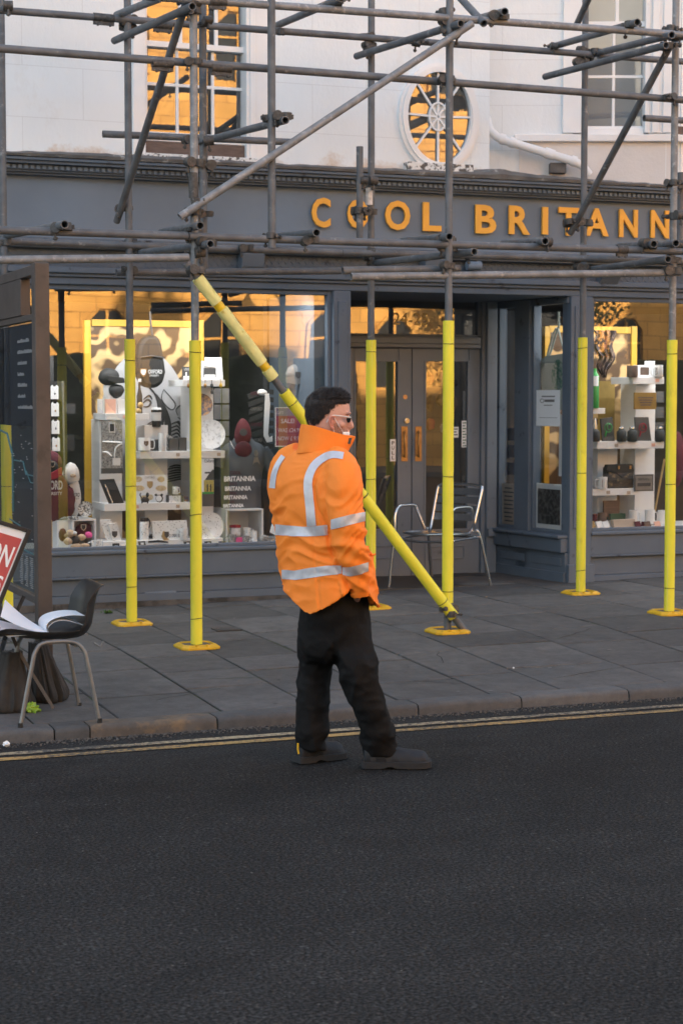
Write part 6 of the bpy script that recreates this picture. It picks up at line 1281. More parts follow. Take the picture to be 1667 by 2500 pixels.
for i, x in enumerate((1452, 1517, 1543, 1610)):
    o = lware('perfume_bottle', M_blackm, x, 1078, 13.60, [(10, 0), (11, 2), (11, 22), (5, 28), (.1, 28)], 'squat black silver topped bottle on the middle shelf, %s' % ('leftmost, by the window post', 'left one in the middle', 'right one in the middle', 'rightmost, by the yellow pole')[i], 'bottle', 'black bottles on the middle shelf'); lware('stopper', M_chrome, x, 1051, 13.60, [(5, 0), (7, 4), (5, 9), (.1, 9)] if i else [(4, 0), (4, 20), (2, 28), (.1, 28)], None, None, par=o)
HBg = root('handbag', (YP(13.62).W(1515, 1192).x, 13.62, .9), 'black printed satchel bag on the lower shelf of the right window', 'bag')
g = G(); YP(13.62).pbox(g, 1484, 1140, 1548, 1192, -.10, 0); g.obj('body', mat('black_printed_leather', (.03,.03,.028), .5, var=.3, scale=20, col2=(.16,.13,.07), c2scale=22, c2lo=.55, c2hi=.62), HBg, bevel=.012)
g = G(); g.prism([YP(13.61).W(x, y) for x, y in ((1482,1134),(1545,1132),(1549,1150),(1530,1158),(1520,1168),(1508,1158),(1480,1150))], (0, .05, 0)); g.obj('flap', M_blackm, HBg, bevel=.006)
for x in (1511, 1539): g = G(); YP(13.605).pbox(g, x-2, 1137, x+2, 1145, 0, .006); g.obj('buckle', M_brass, HBg)
o = mug(1470, 1194, 13.60, 22, 27, 'white mug with a purple print beside the black satchel', M_china, -1); pbx('print', M_maroon, 1470, 1171, 1481, 1190, 13.562, .002, o)
o = pbx('tin_sign', M_leg, 1552, 1162, 1592, 1196, 13.57, .006, None, 0, 'small grey sign with dark lettering on the right upright', 'sign'); pbx('backing', M_charc, 1549, 1158, 1595, 1199, 13.573, .01, o); g = G(); YP(13.569).text(g, 'BRITAIN', 1558, 1167, 1584, 1173, 0); YP(13.569).pbox(g, 1556, 1179, 1588, 1187, 0, .001); g.obj('lettering', M_ink, o)
lab_ = ['teal topped cup at the left of the floor row', 'small dark cup on the floor row', 'orange brown printed mug on the floor row', 'white mug right of the box file', 'white mug in the middle of the right floor row', 'white mug beside the right yellow pole']
for i, (x, y, w, h, m_) in enumerate(((1438, 1270, 14, 18, M_teal), (1451, 1271, 12, 18, M_maroon), (1469, 1274, 20, 24, M_brown), (1545, 1275, 21, 30, M_china), (1586, 1275, 22, 31, M_china), (1615, 1275, 18, 30, M_china))): mug(x, y+4, 13.66, w, h, lab_[i], m_, (-1 if i < 2 else 1))
o = lean('box_file', M_tan, ((1496,1270),(1549,1267),(1552,1287),(1500,1289)), 13.55, .05, 'cream gift box with a thumb notch at the front of the right window', 'box')
for i, (x, m_) in enumerate(((1444, M_wood), (1462, M_pink), (1478, M_paper), (1556, M_maroon), (1580, M_brown), (1604, M_peach))): lean('small_card', MATS['white_paper'] if m_ is M_pink else m_, ((x-8,1274),(x+6,1272),(x+11,1287),(x-3,1289)), 13.53, .01, 'little card lying at the front of the right window, %s' % ('ochre', 'white beside the ochre', 'plain white by the cream box', 'maroon', 'brown', 'peach')[i], 'card', 'little cards in the right window')
pbx('brown_folder', M_brown, 1474, 1222, 1512, 1262, 13.75, .02, None, 0, 'brown folder propped under the lower shelf', 'folder'); g = G(); YP(13.72).pbox(g, 1490, 1254, 1527, 1270, -.08, 0); g.obj('green_box', MATS['bottle_green'] if False else mat('dark_green_box', (.03,.10,.06), .6), bevel=.002, label='dark green box on the right window floor', cat='box')
g = G(); g.tube(YP(13.7).W(1598, 1250), YP(13.7).W(1622, 1120), .009, 8); g.obj('walking_stick', M_wood, label='pale wooden stick leaning beside the right upright', cat='stick')
for i in range(4): pbx('dark_pack', M_charc, 1600, 955+i*38, 1620, 982+i*38, 14.0, .03, None, 0, 'dim pack on the dark rack right of the shelves, row %s' % 'one two three four'.split()[i], 'pack', 'packs on the dark rack')
g = blobg(1652, 1120, 13.9, 18, 60, 14, 3, .1); g.obj('dark_garment', M_maroon, smooth=True, label='dark maroon garment at the far right of the window', cat='clothing')
# notice, tote bag, picture, white board, tan poster seen through the porch windows
no = SP; 
def spbox(g, x0, y0, x1, y1, o0, o1):
    xm, ym = (x0+x1)/2, (y0+y1)/2; SP.box(g, SP.st(x0, ym, o1)[0], SP.st(x1, ym, o1)[0], SP.st(xm, y1, o1)[1], SP.st(xm, y0, o1)[1], o0, o1)
g = G(); spbox(g, 1309, 952, 1366, 1040, -.028, -.026); nt_ = g.obj('notice', M_paper, label='white paper notice taped inside the porch window', cat='notice')
g = G(); spbox(g, 1322, 966, 1354, 969, -.026, -.025); spbox(g, 1329, 975, 1353, 981, -.026, -.025); spbox(g, 1327, 988, 1348, 990, -.026, -.025); spbox(g, 1316, 1019, 1360, 1020, -.026, -.025); p = SP.W(1324, 978, -.025); g.obj('lettering', M_leg, nt_)
g = G(); c = [SP.W(1323+4.5*math.cos(a), 978+4.5*math.sin(a), -.025) for a in [2*PI*k/16 for k in range(17)]]; g.path(c, .003, 5); g.obj('emblem', M_leg, nt_)
TG = root('tote_bag', SP.W(1360, 1000, -.12), 'pale canvas tote bag with a green print hanging in the porch window', 'bag')
g = G()
def sprism(pts, off, ext, g): g.prism([SP.W(x, y, off) for x, y in pts], SP.n*ext)
sprism(((1338,870),(1386,862),(1386,1000),(1345,1002)), -.12, .04, g); sprism(((1320,876),(1339,872),(1342,955),(1327,952)), -.14, .02, g); g.obj('body', mat('pale_canvas', (.32,.36,.33), .9, var=.1), TG)
g = G(); 
for pts in (((1334, 874), (1350, 815), (1358, 800)), ((1340, 872), (1362, 800), (1378, 865)), ((1364, 800), (1363, 760))): P = [SP.W(x, y, -.11) for x, y in pts]; g.path(P, .010, 6)
g.obj('strap', MATS['pale_canvas'], TG)
g = G(); c = [SP.W(1362+16*math.cos(a), 915+38*math.sin(a), -.079) for a in [2*PI*k/24 for k in range(24)]]; g.add(c, [tuple(range(24))]); g.obj('print', two_tone('green_leaf_print', (.06,.17,.12), (.28,.34,.30), 'noise', 30., .48, .55, 1.), TG)
PF = root('framed_picture', SP.W(1340, 1290, -.10), 'dark picture in a white frame standing low in the porch window', 'picture')
g = G(); spbox(g, 1301, 1181, 1377, 1292, -.060, -.036); g.obj('frame', M_china, PF, bevel=.004); g = G(); spbox(g, 1312, 1194, 1367, 1280, -.0359, -.034); g.obj('picture', two_tone('dark_photo', (.03,.03,.03), (.13,.13,.13), 'noise', 25., .45, .6), PF)
g = G(); spbox(g, 1364, 1012, 1384, 1163, -.16, -.14); o = g.obj('white_board', M_shelf, label='narrow white panel with a framed cutting behind the notice', cat='panel'); g = G(); spbox(g, 1371, 1078, 1384, 1136, -.1399, -.139); g.obj('print', M_engr, o)
g = G(); g.prism([SP.W(x, y, -.045) for x, y in ((1218,1180),(1260,1180),(1260,1287),(1226,1287))], SP.n*.01); o = g.obj('tan_poster', M_tan, label='tan printed poster standing in the narrow porch window', cat='poster')
g = G(); rr = random.Random(2)
for k in range(9): spbox(g, 1228+rr.uniform(0, 4), 1190+k*10, 1254-rr.uniform(0, 5), 1193+k*10, -.0345, -.034)
g.obj('lettering', M_ink, o)
for i in range(3):
    for j in range(2): g = G(); spbox(g, 1216+j*24, 1045+i*42, 1236+j*24, 1075+i*42, -.5, -.42); g.obj('dim_box', mat('dark_blue_box', (.03,.035,.10), .6, var=.3, scale=9), label='dim dark blue box on the inner shelf, row %s, %s' % ('one two three'.split()[i], ('left', 'right')[j]), cat='box', group='dim boxes inside the shop')
# step ladder reflected behind the left door leaf, and goods glimpsed inside
g = G(); q0, q1 = YP(15.1).W(985, 1180), YP(15.1).W(940, 1330); g.path([q0, q1], .02, 4); g.path([q0+Vector((.18, 0, 0)), q1+Vector((.18, 0, 0))], .02, 4)
for t in (.2, .45, .7): a = q0.lerp(q1, t); g.path([a, a+Vector((.18, 0, 0))], .012, 4)
g.obj('step_ladder', M_tan, label='small step ladder inside the shop behind the left door', cat='ladder')
rr = random.Random(31)
labs = ['red packet', 'tan bag', 'dark tube', 'grey roll', 'ochre parcel', 'brown parcel', 'crimson tag', 'pale tin', 'slate box']
mm = [M_crim, M_tan, M_blackm, M_dark2, M_wood, M_brown, M_crim, M_shelf, M_shirtgrey]
for i in range(9):
    x, y = 1052+(i % 3)*28+rr.uniform(-4, 4), 930+(i//3)*55+rr.uniform(-8, 8)
    blobg(x, y, 15.6, rr.uniform(8, 13), rr.uniform(9, 18), 8, i, .3).obj('shop_goods', mm[i], smooth=True, label='%s hanging inside behind the right door glass' % labs[i], cat='goods', group='goods inside behind the right door')

# more small stock packed along the shelves
rr = random.Random(91); MM = [M_crest, M_engr, M_scene, M_goldpr, M_charc, M_books, M_paper, M_maroon, M_teal]
for i in range(26):
    x = 252+rr.uniform(0, 285); h_ = rr.uniform(9, 20); w = rr.uniform(6, 13); yb_ = rr.choice([1318, 1228, 1228, 1318, 1318]); 
    if yb_ == 1228 and not (300 < x < 455): continue
    pbx('souvenir', MM[i % 9], x, yb_-h_, x+w, yb_, 13.70+.03*(i % 4), .02, None, .001, 'small printed souvenir box packed among the goods of the left window', 'souvenir', 'small stock in the left window')
for i in range(22):
    x = 1440+rr.uniform(0, 165); h_ = rr.uniform(9, 21); w = rr.uniform(6, 14); yb_ = rr.choice([1291, 1291, 1193, 1077, 920]); 
    if (yb_ == 1193 and x > 1548) or (yb_ == 920 and x < 1548) or (yb_ == 1077 and x < 1460): continue
    pbx('souvenir', MM[(i*2) % 9], x, yb_-h_, x+w, yb_, 13.72+.03*(i % 4), .02, None, .001, 'small printed souvenir box packed among the goods of the right window', 'souvenir', 'small stock in the right window')
# price tickets hung on the shelf edges
for i, (x, y, Y) in enumerate(((300, 1013, 13.578), (430, 1106, 13.578), (530, 1105, 13.578), (330, 1233, 13.578), (430, 1232, 13.578), (1500, 1083, 13.598), (1590, 1082, 13.598), (1480, 1198, 13.598), (1530, 1199, 13.598), (1600, 925, 13.598))):
    pbx('price_ticket', M_peach if i % 3 == 0 else M_tan, x, y, x+9, y+8, Y, .001, None, 0, 'tiny price ticket stuck on a white shelf edge', 'ticket', 'price tickets on the shelf edges')
# ------------------------------------------------------------ the man in the road
ZM = 8.27
def M_(px, py, d=0.):
    v = ray(px, py); t = (ZM+d)/v.dot(fH); return C0+v*t
ftp = M_(870, 1880); PX = ZM/FPX                 # metres per picture pixel at the man
HG = (math.cos(R(40)), math.sin(R(40))); 
MAN = root('person', (ftp.x, ftp.y, 0), 'person in an orange high visibility jacket and black trousers standing in the road', 'person')
def body_ring(py, cx, a, b, n=48, yaw=40, dd=0., pyf=None, ex=2.2):
    F_ = Vector((math.cos(R(yaw)), math.sin(R(yaw)))); R_ = Vector((F_.y, -F_.x)); out = []
    for i in range(n):
        t = 2*PI*i/n; c, s_ = math.cos(t), math.sin(t); c_ = math.copysign(abs(c)**(2/ex), c); s__ = math.copysign(abs(s_)**(2/ex), s_)
        u = R_.x*c_*a+F_.x*s__*b; d = R_.y*c_*a+F_.y*s__*b; x = cx+u/PX; y = pyf(x, d) if pyf else py; out.append(M_(x, y, d+dd)+cR*0)
    return out
def ipt(t, x):
    if x <= t[0][0]: return t[0][1]
    return ipl(t, x)
hemN = [(690,1440),(702,1450),(721,1476),(751,1505),(790,1489),(823,1470),(848,1446),(872,1440),(900,1455),(925,1486)]
def hem(x, d): return ipt(hemN, x) if d < .02 else (1432+max(0, x-700)*.45 if x < 800 else 1478+(0 if x < 880 else 6))
TR_ = [(1068,786,.062,.07),(1085,786,.082,.085),(1097,783,.130,.10),(1108,780,.165,.112),(1122,777,.198,.125),(1142,773,.226,.142),(1165,768,.240,.153),(1187,766,.247,.160),(1230,770,.246,.163),(1262,775,.246,.166),(1290,780,.247,.167),(1314,783,.242,.165),(1345,787,.252,.172),(1385,794,.250,.176),(1420,801,.252,.183)]
g = G(); rings = [body_ring(*r) for r in TR_]; last = body_ring(1450, 807, .256, .196, pyf=hem); l2 = rings[-1]
for k in range(1, 4): rings.append([p.lerp(q, k/3) for p, q in zip(l2, last)])
inner = body_ring(1450, 807, .240, .180, pyf=lambda x, d: hem(x, d)-3); rings.append(inner); rings.append(body_ring(1415, 805, .215, .15)); g.loft(rings)
ARM = [(812,1110,-.10,.050),(826,1124,-.15,.072),(836,1148,-.19,.086),(840,1187,-.225,.090),(843,1225,-.24,.086),(847,1260,-.245,.086),(850,1290,-.245,.088),(855,1320,-.24,.087),(859,1352,-.23,.083),(867,1380,-.215,.071),(872,1405,-.20,.063),(877,1432,-.185,.054),(879,1456,-.175,.045)]
sm_ = smooth_path([Vector((a, b, c)) for a, b, c, r in ARM], 3); srr = smooth_path([Vector((r, 0, 0)) for *_, r in ARM], 3)
ga = G(); ga.path([M_(v.x, v.y, v.z) for v in sm_], [v.x*.95 for v in srr], 28)
LA = [(735,1106,.09,.06),(706,1124,.125,.075),(697,1150,.14,.080),(694,1190,.15,.080),(700,1240,.165,.078),(708,1290,.175,.078),(722,1340,.20,.075),(750,1400,.27,.06)]
sm2 = smooth_path([Vector((a, b, c)) for a, b, c, r in LA], 3); sr2 = smooth_path([Vector((r, 0, 0)) for *_, r in LA], 3)
ga.path([M_(v.x, v.y, v.z) for v in sm2], [v.x for v in sr2], 24)
g.add(ga.v, ga.f)
# front flap of the jacket pushed forward by the hand in the pocket
g.path([M_(888, 1330, -.02), M_(898, 1400, -.03), M_(901, 1440, -.03), M_(908, 1478, -.03)], [.035, .034, .030, .016], 16)
vs, fs = remesh(g, .0062, 3)
jm = bpy.data.meshes.new('j'); jm.from_pydata([tuple(v) for v in vs], [], fs); jm.update()
def wrinkle(p, n, seed, amp, kind):
    """cloth folds: creases that run across the limb, stronger at elbow, waist and hem"""
    px, py = proj(p); a = 0
    if kind == 'jacket':
        arm = 1/(1+math.exp(-(px-(775+.22*(py-1187)))/6))
        kb = .35+1.0*math.exp(-((py-1350)/38)**2)+0.55*math.exp(-((py-1450)/38)**2)+.5*math.exp(-((py-1250)/40)**2)
        ka = .40+.6*math.exp(-((py-1225)/35)**2)+.75*math.exp(-((py-1335)/35)**2)+.35*math.exp(-((py-1430)/30)**2)
        k = kb*(1-arm)+ka*arm
        if py < 1125: k *= .45
        w = Vector((noise.noise(p*4+Vector((3, 1, 0))), noise.noise(p*4+Vector((7, 5, 2))), noise.noise(p*4+Vector((1, 9, 4)))))*.10
        q = p+w; sl = -.55 if arm < .5 else .75
        r1 = noise.noise(Vector((q.x*2.6, q.y*2.6, (q.z+q.x*sl*.5)*11+seed))); r2 = noise.noise(Vector((q.x*6, q.y*6, (q.z-q.x*sl)*19+seed*3)))
        r3 = noise.noise(Vector((q.x*15, q.y*15, q.z*30)))
        a = k*(.0105*(1-abs(r1)*3.4)+.0052*(1-abs(r2)*3.2)+.0016*r3)
        a += .006*noise.noise(Vector((p.x*3-p.z*2, p.y*3, p.z*3+seed)))
        xb_ = ipt([(1130,790),(1187,763),(1240,770),(1290,800),(1380,818),(1440,853)], 0) if False else (ipl([(1100,800),(1130,785),(1187,764),(1240,774),(1290,799),(1340,806),(1385,826),(1445,858),(1600,870)], max(py, 1100)))
        if n.dot(fH) < .3 and 1135 < py < 1450: a -= .013*math.exp(-((px-xb_)/5.5)**2)*min(1, (py-1135)/60)
        if 735 < px < 790 and py > 1280: a -= .004*math.exp(-((px-(760+.1*(py-1280)))/4)**2)
    else:
        k = .45+.7*math.exp(-((py-1700)/60)**2)+1.0*math.exp(-((py-1815)/35)**2)+.8*math.exp(-((py-1600)/45)**2)
        w = Vector((noise.noise(p*5), noise.noise(p*5+Vector((4, 4, 4))), noise.noise(p*5+Vector((8, 1, 3)))))*.09; q = p+w; sg = 1 if px > 812 else -1; q = Vector((q.x*7+q.z*5*sg, q.y*7, q.z*6-q.x*5*sg)); r = noise.noise(q+Vector((seed, 4, 0))); a = (1-abs(r)*3.0)*.0085*k
        q2 = Vector((p.x*14, p.y*14, p.z*24)); a += .003*k*(1-2.4*abs(noise.noise(q2)))
    return p+n*(a-.0055)
vn = [v.normal.copy() for v in jm.vertices]
jv = [wrinkle(v.co.copy(), vn[i], 3, .01, 'jacket') for i, v in enumerate(jm.vertices)]
g = G(); g.v = [tuple(v) for v in jv]; g.f = fs; jack = g.obj('jacket', M_orange, MAN, smooth=True, ang=0)
bvh = BVHTree.FromPolygons([tuple(v) for v in jv], fs)
def hit(px, py, off=.0035):
    d = ray(px, py).normalized(); h = bvh.ray_cast(C0, d)
    if h[0] is None: return None
    n = h[1]; n = -n if n.dot(d) > 0 else n
    return h[0]-d*off*.6+n*off*.6
def tapegrid(rows, name='reflective_tape', m=M_silver, off=.004):
    """strip whose rows are lists of picture points laid on the jacket"""
    g = G(); grid = []; segs = []
    for r in rows:
        hs_ = [hit(x, y, off) for x, y in r]
        if any(h is None for h in hs_): continue
        if grid and max((a-b).length for a, b in zip(grid[-1], hs_)) > .05: segs.append(grid); grid = []
        grid.append(hs_)
    segs.append(grid); grid = max(segs, key=len)
    for r in grid: g.v += [tuple(p) for p in r]
    n = len(rows[0])
    for i in range(len(grid)-1):
        for j in range(n-1): g.f.append((i*n+j, i*n+j+1, (i+1)*n+j+1, (i+1)*n+j))
    if not g.f: return None
    return g.obj(name, m, jack, smooth=True)
def band(top, bot, step=2.5, nn=5, **k):
    x = top[0][0]; rows = []
    while x <= top[-1][0]:
        a, b = ipt(top, x), ipt(bot, x); rows.append([(x, a+(b-a)*j/(nn-1)) for j in range(nn)]); x += step
    return tapegrid(rows, **k)
def ribbon(pts, w0, w1, nn=5, n=5, **k):
    P = smooth_path([Vector((a, b, 0)) for a, b in pts], n); rows = []
    for i, p in enumerate(P):
        t = (P[min(i+1, len(P)-1)]-P[max(i-1, 0)]).normalized(); s_ = Vector((-t.y, t.x, 0)); w = w0+(w1-w0)*i/(len(P)-1)
        rows.append([tuple((p+s_*w*(j/(nn-1)-.5))[:2]) for j in range(nn)])
    return tapegrid(rows, **k)
band([(670,1280),(700,1282),(740,1286),(770,1284),(802,1281)], [(670,1306),(700,1308),(740,1310),(770,1309),(802,1306)])
band([(686,1391),(720,1393),(759,1386),(800,1381),(834,1380)], [(686,1413),(720,1416),(759,1411),(800,1405),(834,1401)])
band([(803,1270),(830,1263),(860,1255),(885,1251),(898,1249)], [(803,1294),(830,1288),(860,1280),(885,1273),(899,1271)])
band([(836,1384),(855,1384),(880,1378),(903,1370)], [(838,1404),(855,1407),(880,1402),(905,1391)])
ribbon([(761,1284),(757,1240),(752,1190),(755,1162),(768,1136),(790,1118),(812,1110),(838,1113)], 22, 17)
ribbon([(665,1192),(669,1160),(678,1135),(692,1113)], 15, 12)
# thin seam piping along the tape
# collar: a stand up double layer round the neck
def cring(cx, a, b, pyl, slope, dd=0., n=44):
    out = []
    for i in range(n):
        t = 2*PI*i/n; F_ = Vector((math.cos(R(25)), math.sin(R(25)))); R_ = Vector((F_.y, -F_.x)); u = R_.x*math.cos(t)*a+F_.x*math.sin(t)*b; d = R_.y*math.cos(t)*a+F_.y*math.sin(t)*b
        x = cx+u/PX; y = pyl+(x-735)*slope+1.6*math.sin(t*3+1); out.append(M_(x, y, d+dd))
    return out
g = G(); rg = [cring(786,.108,.118,1106,.0), cring(790,.104,.120,1090,.03), cring(794,.102,.122,1066,.14), cring(797,.100,.122,1045,.22), cring(798,.098,.121,1034,.255), cring(798,.092,.115,1033,.255), cring(797,.090,.112,1045,.22), cring(793,.088,.110,1080,.05)]
g.loft(rg, cap=False); cv = []
for v in g.v:
    p = Vector(v); cv.append(tuple(p+(p-M_(795, proj(p)[1], 0)).normalized()*(.006*(1-2.5*abs(noise.noise(Vector((p.x*9+p.z*7, p.y*9, p.z*16))))))))
g.v = cv; col_ = g.obj('collar', M_orange, MAN, smooth=True, ang=60)
g = G(); 
cb = BVHTree.FromPolygons([tuple(v) for v in cv], g.f or rg and [f for f in []] or []) if False else None
# velcro patch and the collar tip at the front
g = G(); P = [M_(848, 1064, -.035), M_(863, 1064, -.02), M_(858, 1078, -.02), M_(848, 1096, -.02), M_(838, 1108, -.03), M_(832, 1098, -.055)]
g.prism(P, cR*.012+fH*.02); g.obj('collar_flap', M_orange, MAN, bevel=.004, smooth=True)
g = G(); g.prism([M_(852, 1069, -.045), M_(859, 1069, -.040), M_(855, 1084, -.040), M_(848, 1083, -.045)], fH*.01); g.obj('velcro_patch', M_charc, MAN)
g = G(); g.path([M_(905, 1354, -.06), M_(913, 1355, -.05), M_(917, 1352, -.05)], [.006, .005, .003], 8); g.obj('toggle', M_orange, MAN)

# body: head, neck, core and the hand going into the pocket, one skin
def hring(py, xb, xf, w, n=40, yaw=12, ex=2.25, nose=0.):
    F_ = Vector((math.cos(R(yaw)), math.sin(R(yaw)))); S_ = Vector((-F_.y, F_.x)); half = (xf-xb)/2*PX/math.cos(R(yaw)); cx = (xb+xf)/2; out = []
    for i in range(n):
        t = 2*PI*i/n; c, s_ = math.cos(t), math.sin(t); c_ = math.copysign(abs(c)**(2/ex), c); s__ = math.copysign(abs(s_)**(2/ex), s_)
        L_ = c_*half; W_ = s__*w*(1-.18*max(c_, 0)**2); u = F_.x*L_+S_.x*W_; d = F_.y*L_+S_.y*W_; out.append(M_(cx+u/PX, py, d))
    return out
HR = [(955,790,816,.022),(958,779,826,.036),(963,769,834,.048),(971,760,842,.060),(982,753,850,.0715),(994,750,853,.0755),(1006,750,854,.077),(1012,749,853.5,.078),(1018,750,849,.0765),(1024,752,848.5,.0755),(1032,755,850,.074),(1040,758,850.5,.072),(1046,762,848,.070),(1051,765,850,.067),(1056,768,848.5,.064),(1060,770,850,.061),(1066,773,848.5,.057),(1073,778,845,.050),(1080,778,838,.050),(1088,768,824,.058),(1100,764,822,.060),(1116,758,826,.070),(1150,735,830,.09),(1300,745,835,.10),(1420,770,850,.10)]
g = G(); g.loft([hring(*r) for r in HR])
g.path([M_(846.5,1014,-.012), M_(853,1026,-.014), M_(857,1035,-.016), M_(859.5,1040,-.016), M_(852,1045,-.014)], [.009, .010, .011, .0115, .010], 12)
for (x, y, r) in ((848,1052,.0105),(847.5,1058,.0105),(846,1069,.016)): g.ell(M_(x, y, -.012), r, r*1.3, r*.8, 12, 8)
g.ell(M_(848,1008,-.02), .012, .04, .008, 12, 8); g.ell(M_(834,1036,-.058), .020, .014, .016, 12, 8)
g.path([M_(835, 1150, -.12), M_(845, 1290, -.16), M_(866, 1400, -.17), M_(876, 1452, -.165)], [.05, .045, .026, .017], 14)
g.path([M_(876,1450,-.160), M_(870,1460,-.115), M_(862,1474,-.060)], [.017, .019, .024], 14)
for i in range(4): g.path([M_(862+5*i, 1474, -.095+.012*i), M_(858+5*i, 1492, -.075+.010*i), M_(850+5*i, 1504+2*(i % 2), -.055+.008*i)], [.0095, .009, .007], 8)
g.path([M_(878,1470,-.09), M_(880,1482,-.07), M_(874,1492,-.05)], [.011, .010, .008], 8)
vs, fs = remesh(g, .0045, 3)
g = G(); g.v = [tuple(v) for v in vs]; g.f = fs; g.obj('body', M_skin, MAN, smooth=True, ang=0)
g = G()                                       # ear: rim, bowl and lobe
ec = M_(811.5, 1031, -.082)
def epx(x, y, d): return M_(x, y, d)
rim_ = smooth_path([epx(814,1044,-.080), epx(808,1042,-.084), epx(804,1030,-.092), epx(805,1020,-.094), epx(810,1016,-.093), epx(816,1018,-.088), epx(816,1025,-.083)], 5)
g.path(rim_, [.0035+.002*math.sin(PI*i/(len(rim_)-1)) for i in range(len(rim_))], 8); g.ell(epx(812.5,1045,-.081), .0075, .006, .010, 12, 8); g.ell(epx(810.5,1031,-.078), .010, .009, .022, 14, 10); g.obj('ear', mat('ear_skin', (.62,.27,.20), .5, var=.08, scale=40), MAN, smooth=True)
# stubble on jaw and cheek
g = G(); 
hv = BVHTree.FromPolygons([tuple(v) for v in vs], fs); rows = []
def hh(px, py, off=.0016):
    d = ray(px, py).normalized(); h = hv.ray_cast(C0, d); return None if h[0] is None else h[0]-d*off
rs2 = random.Random(8); n_ = 0
for _ in range(2600):
    x, y = rs2.uniform(806, 848), rs2.uniform(1030, 1074)
    if y < 1046+(848-x)*.0-(x < 826)*14 or (x > 843 and y < 1046): continue
    h = hh(x, y, .0006)
    if h is None: continue
    n_ += 1; k = len(g.v); q = Vector((rs2.uniform(-1, 1), rs2.uniform(-1, 1), -1.5)).normalized()*.0022; s_ = cR*.0005
    g.v += [tuple(h-s_), tuple(h+s_), tuple(h+q)]; g.f.append((k, k+1, k+2))
g.obj('stubble', M_hair, MAN)
# hair: a short thick cap with combed tufts
HH = [(947,788,820,.018),(950,776,832,.033),(955,765,841,.049),(962,757,848,.063),(970,751,853,.073),(978,747,854,.0780),(985,746,845,.0802),(992,745.5,839,.0816),(1000,745.5,836,.0820),(1008,746,835,.0817),(1015,747,827,.0806),(1021,748.5,815,.0784),(1027,751,801,.0750),(1032,754,794,.071),(1037,758,789,.064)]
def nz(p, s_=1.): return .0050*s_*noise.noise(p*30)+.0060*s_*noise.noise(p*75)
g = G(); rings = [hring(a, b, c, w, n=56, yaw=12, ex=2.5) for a, b, c, w in HH]; cH = M_(798, 1000, 0)
HV = []
for r in rings:
    HV.append([p+(p-cH).normalized()*nz(p) for p in r])
g.loft(HV); g.obj('hair', M_hair, MAN, smooth=True, ang=0)
hb = BVHTree.FromPolygons([tuple(v) for v in g.v], g.f); g2 = G()
for _ in range(7500):
    x, y = rs2.uniform(742, 858), rs2.uniform(943, 1042); d = ray(x, y).normalized(); h = hb.ray_cast(C0, d)
    if h[0] is None: continue
    p = h[0]; nn_ = h[1] if h[1].dot(d) < 0 else -h[1]
    if hv.ray_cast(C0, d)[0] is not None and (hv.ray_cast(C0, d)[0]-C0).length < (p-C0).length-.002: continue
    top_ = max(0, (985-y)/45); fl = (cR*(.9 if y < 985 else -.15)+Vector((0, 0, -.75 if y > 975 else .1))+nn_*(.45+.35*top_)+Vector((rs2.uniform(-.5, .5), rs2.uniform(-.5, .5), rs2.uniform(-.4, .4)))).normalized()
    L_ = rs2.uniform(.006, .011)+.011*top_; k = len(g2.v); s_ = fl.cross(nn_).normalized()*.0010
    g2.v += [tuple(p-s_), tuple(p+s_), tuple(p+fl*L_*.6+s_*.8-Vector((0, 0, .0005))), tuple(p+fl*L_)]; g2.f.append((k, k+1, k+2, k+3))
g2.obj('hair_tufts', M_hair, MAN)
# white safety glasses, mask on the chin
g = G(); g.path([M_(797,1031,-.088), M_(803,1022,-.092), M_(811,1014.5,-.094), M_(815,1013.5,-.094), M_(835,1015.5,-.084), M_(850,1018,-.060), M_(854.5,1018.5,-.045)], [.0020, .0024, .0027, .0027, .0029, .0033, .0035], 8); g.obj('glasses', M_china, MAN, smooth=True)
gl_ = G(); L0 = [M_(x, y, d) for x, y, d in ((846.5,1020,-.066),(855,1020,-.046),(855.5,1026,-.044),(852,1032,-.050),(847.5,1031,-.060),(845.5,1026,-.066))]; gl_.prism(L0, cR*.002+fH*.002); gl_.obj('lens', mat('dark_lens', (.01,.01,.012), .08, spec=.8), MAN)
g = G(); g.path([M_(853,1019,-.045), M_(856,1019,.0), M_(855,1018,.06)], .003, 6); g.obj('glasses_bridge', M_china, MAN)
g = G(); rg = []
for y, x0, x1, w in ((1054,838,852.5,.040),(1058,838,854,.044),(1064,838.5,853,.043),(1069,840,850,.036)): rg.append([M_(x0+(x1-x0)*(1-(abs(t)**2.2)), y, -.012+w*t) for t in [-1+2*i/14 for i in range(15)]])
g.loft([[*r, *[p+Vector((0, 0, .0))-cR*.003 for p in r[::-1]]] for r in rg]); g.obj('face_mask', M_paper, MAN, smooth=True, ang=50)
g = G(); g.path([M_(815,1017,-.092), M_(820,1026,-.086), M_(830,1043,-.076), M_(838,1056,-.058)], .0012, 6); g.path([M_(813,1049,-.084), M_(817,1056,-.078), M_(820,1061,-.074)], .0012, 6); g.obj('mask_loop', M_paper, MAN)

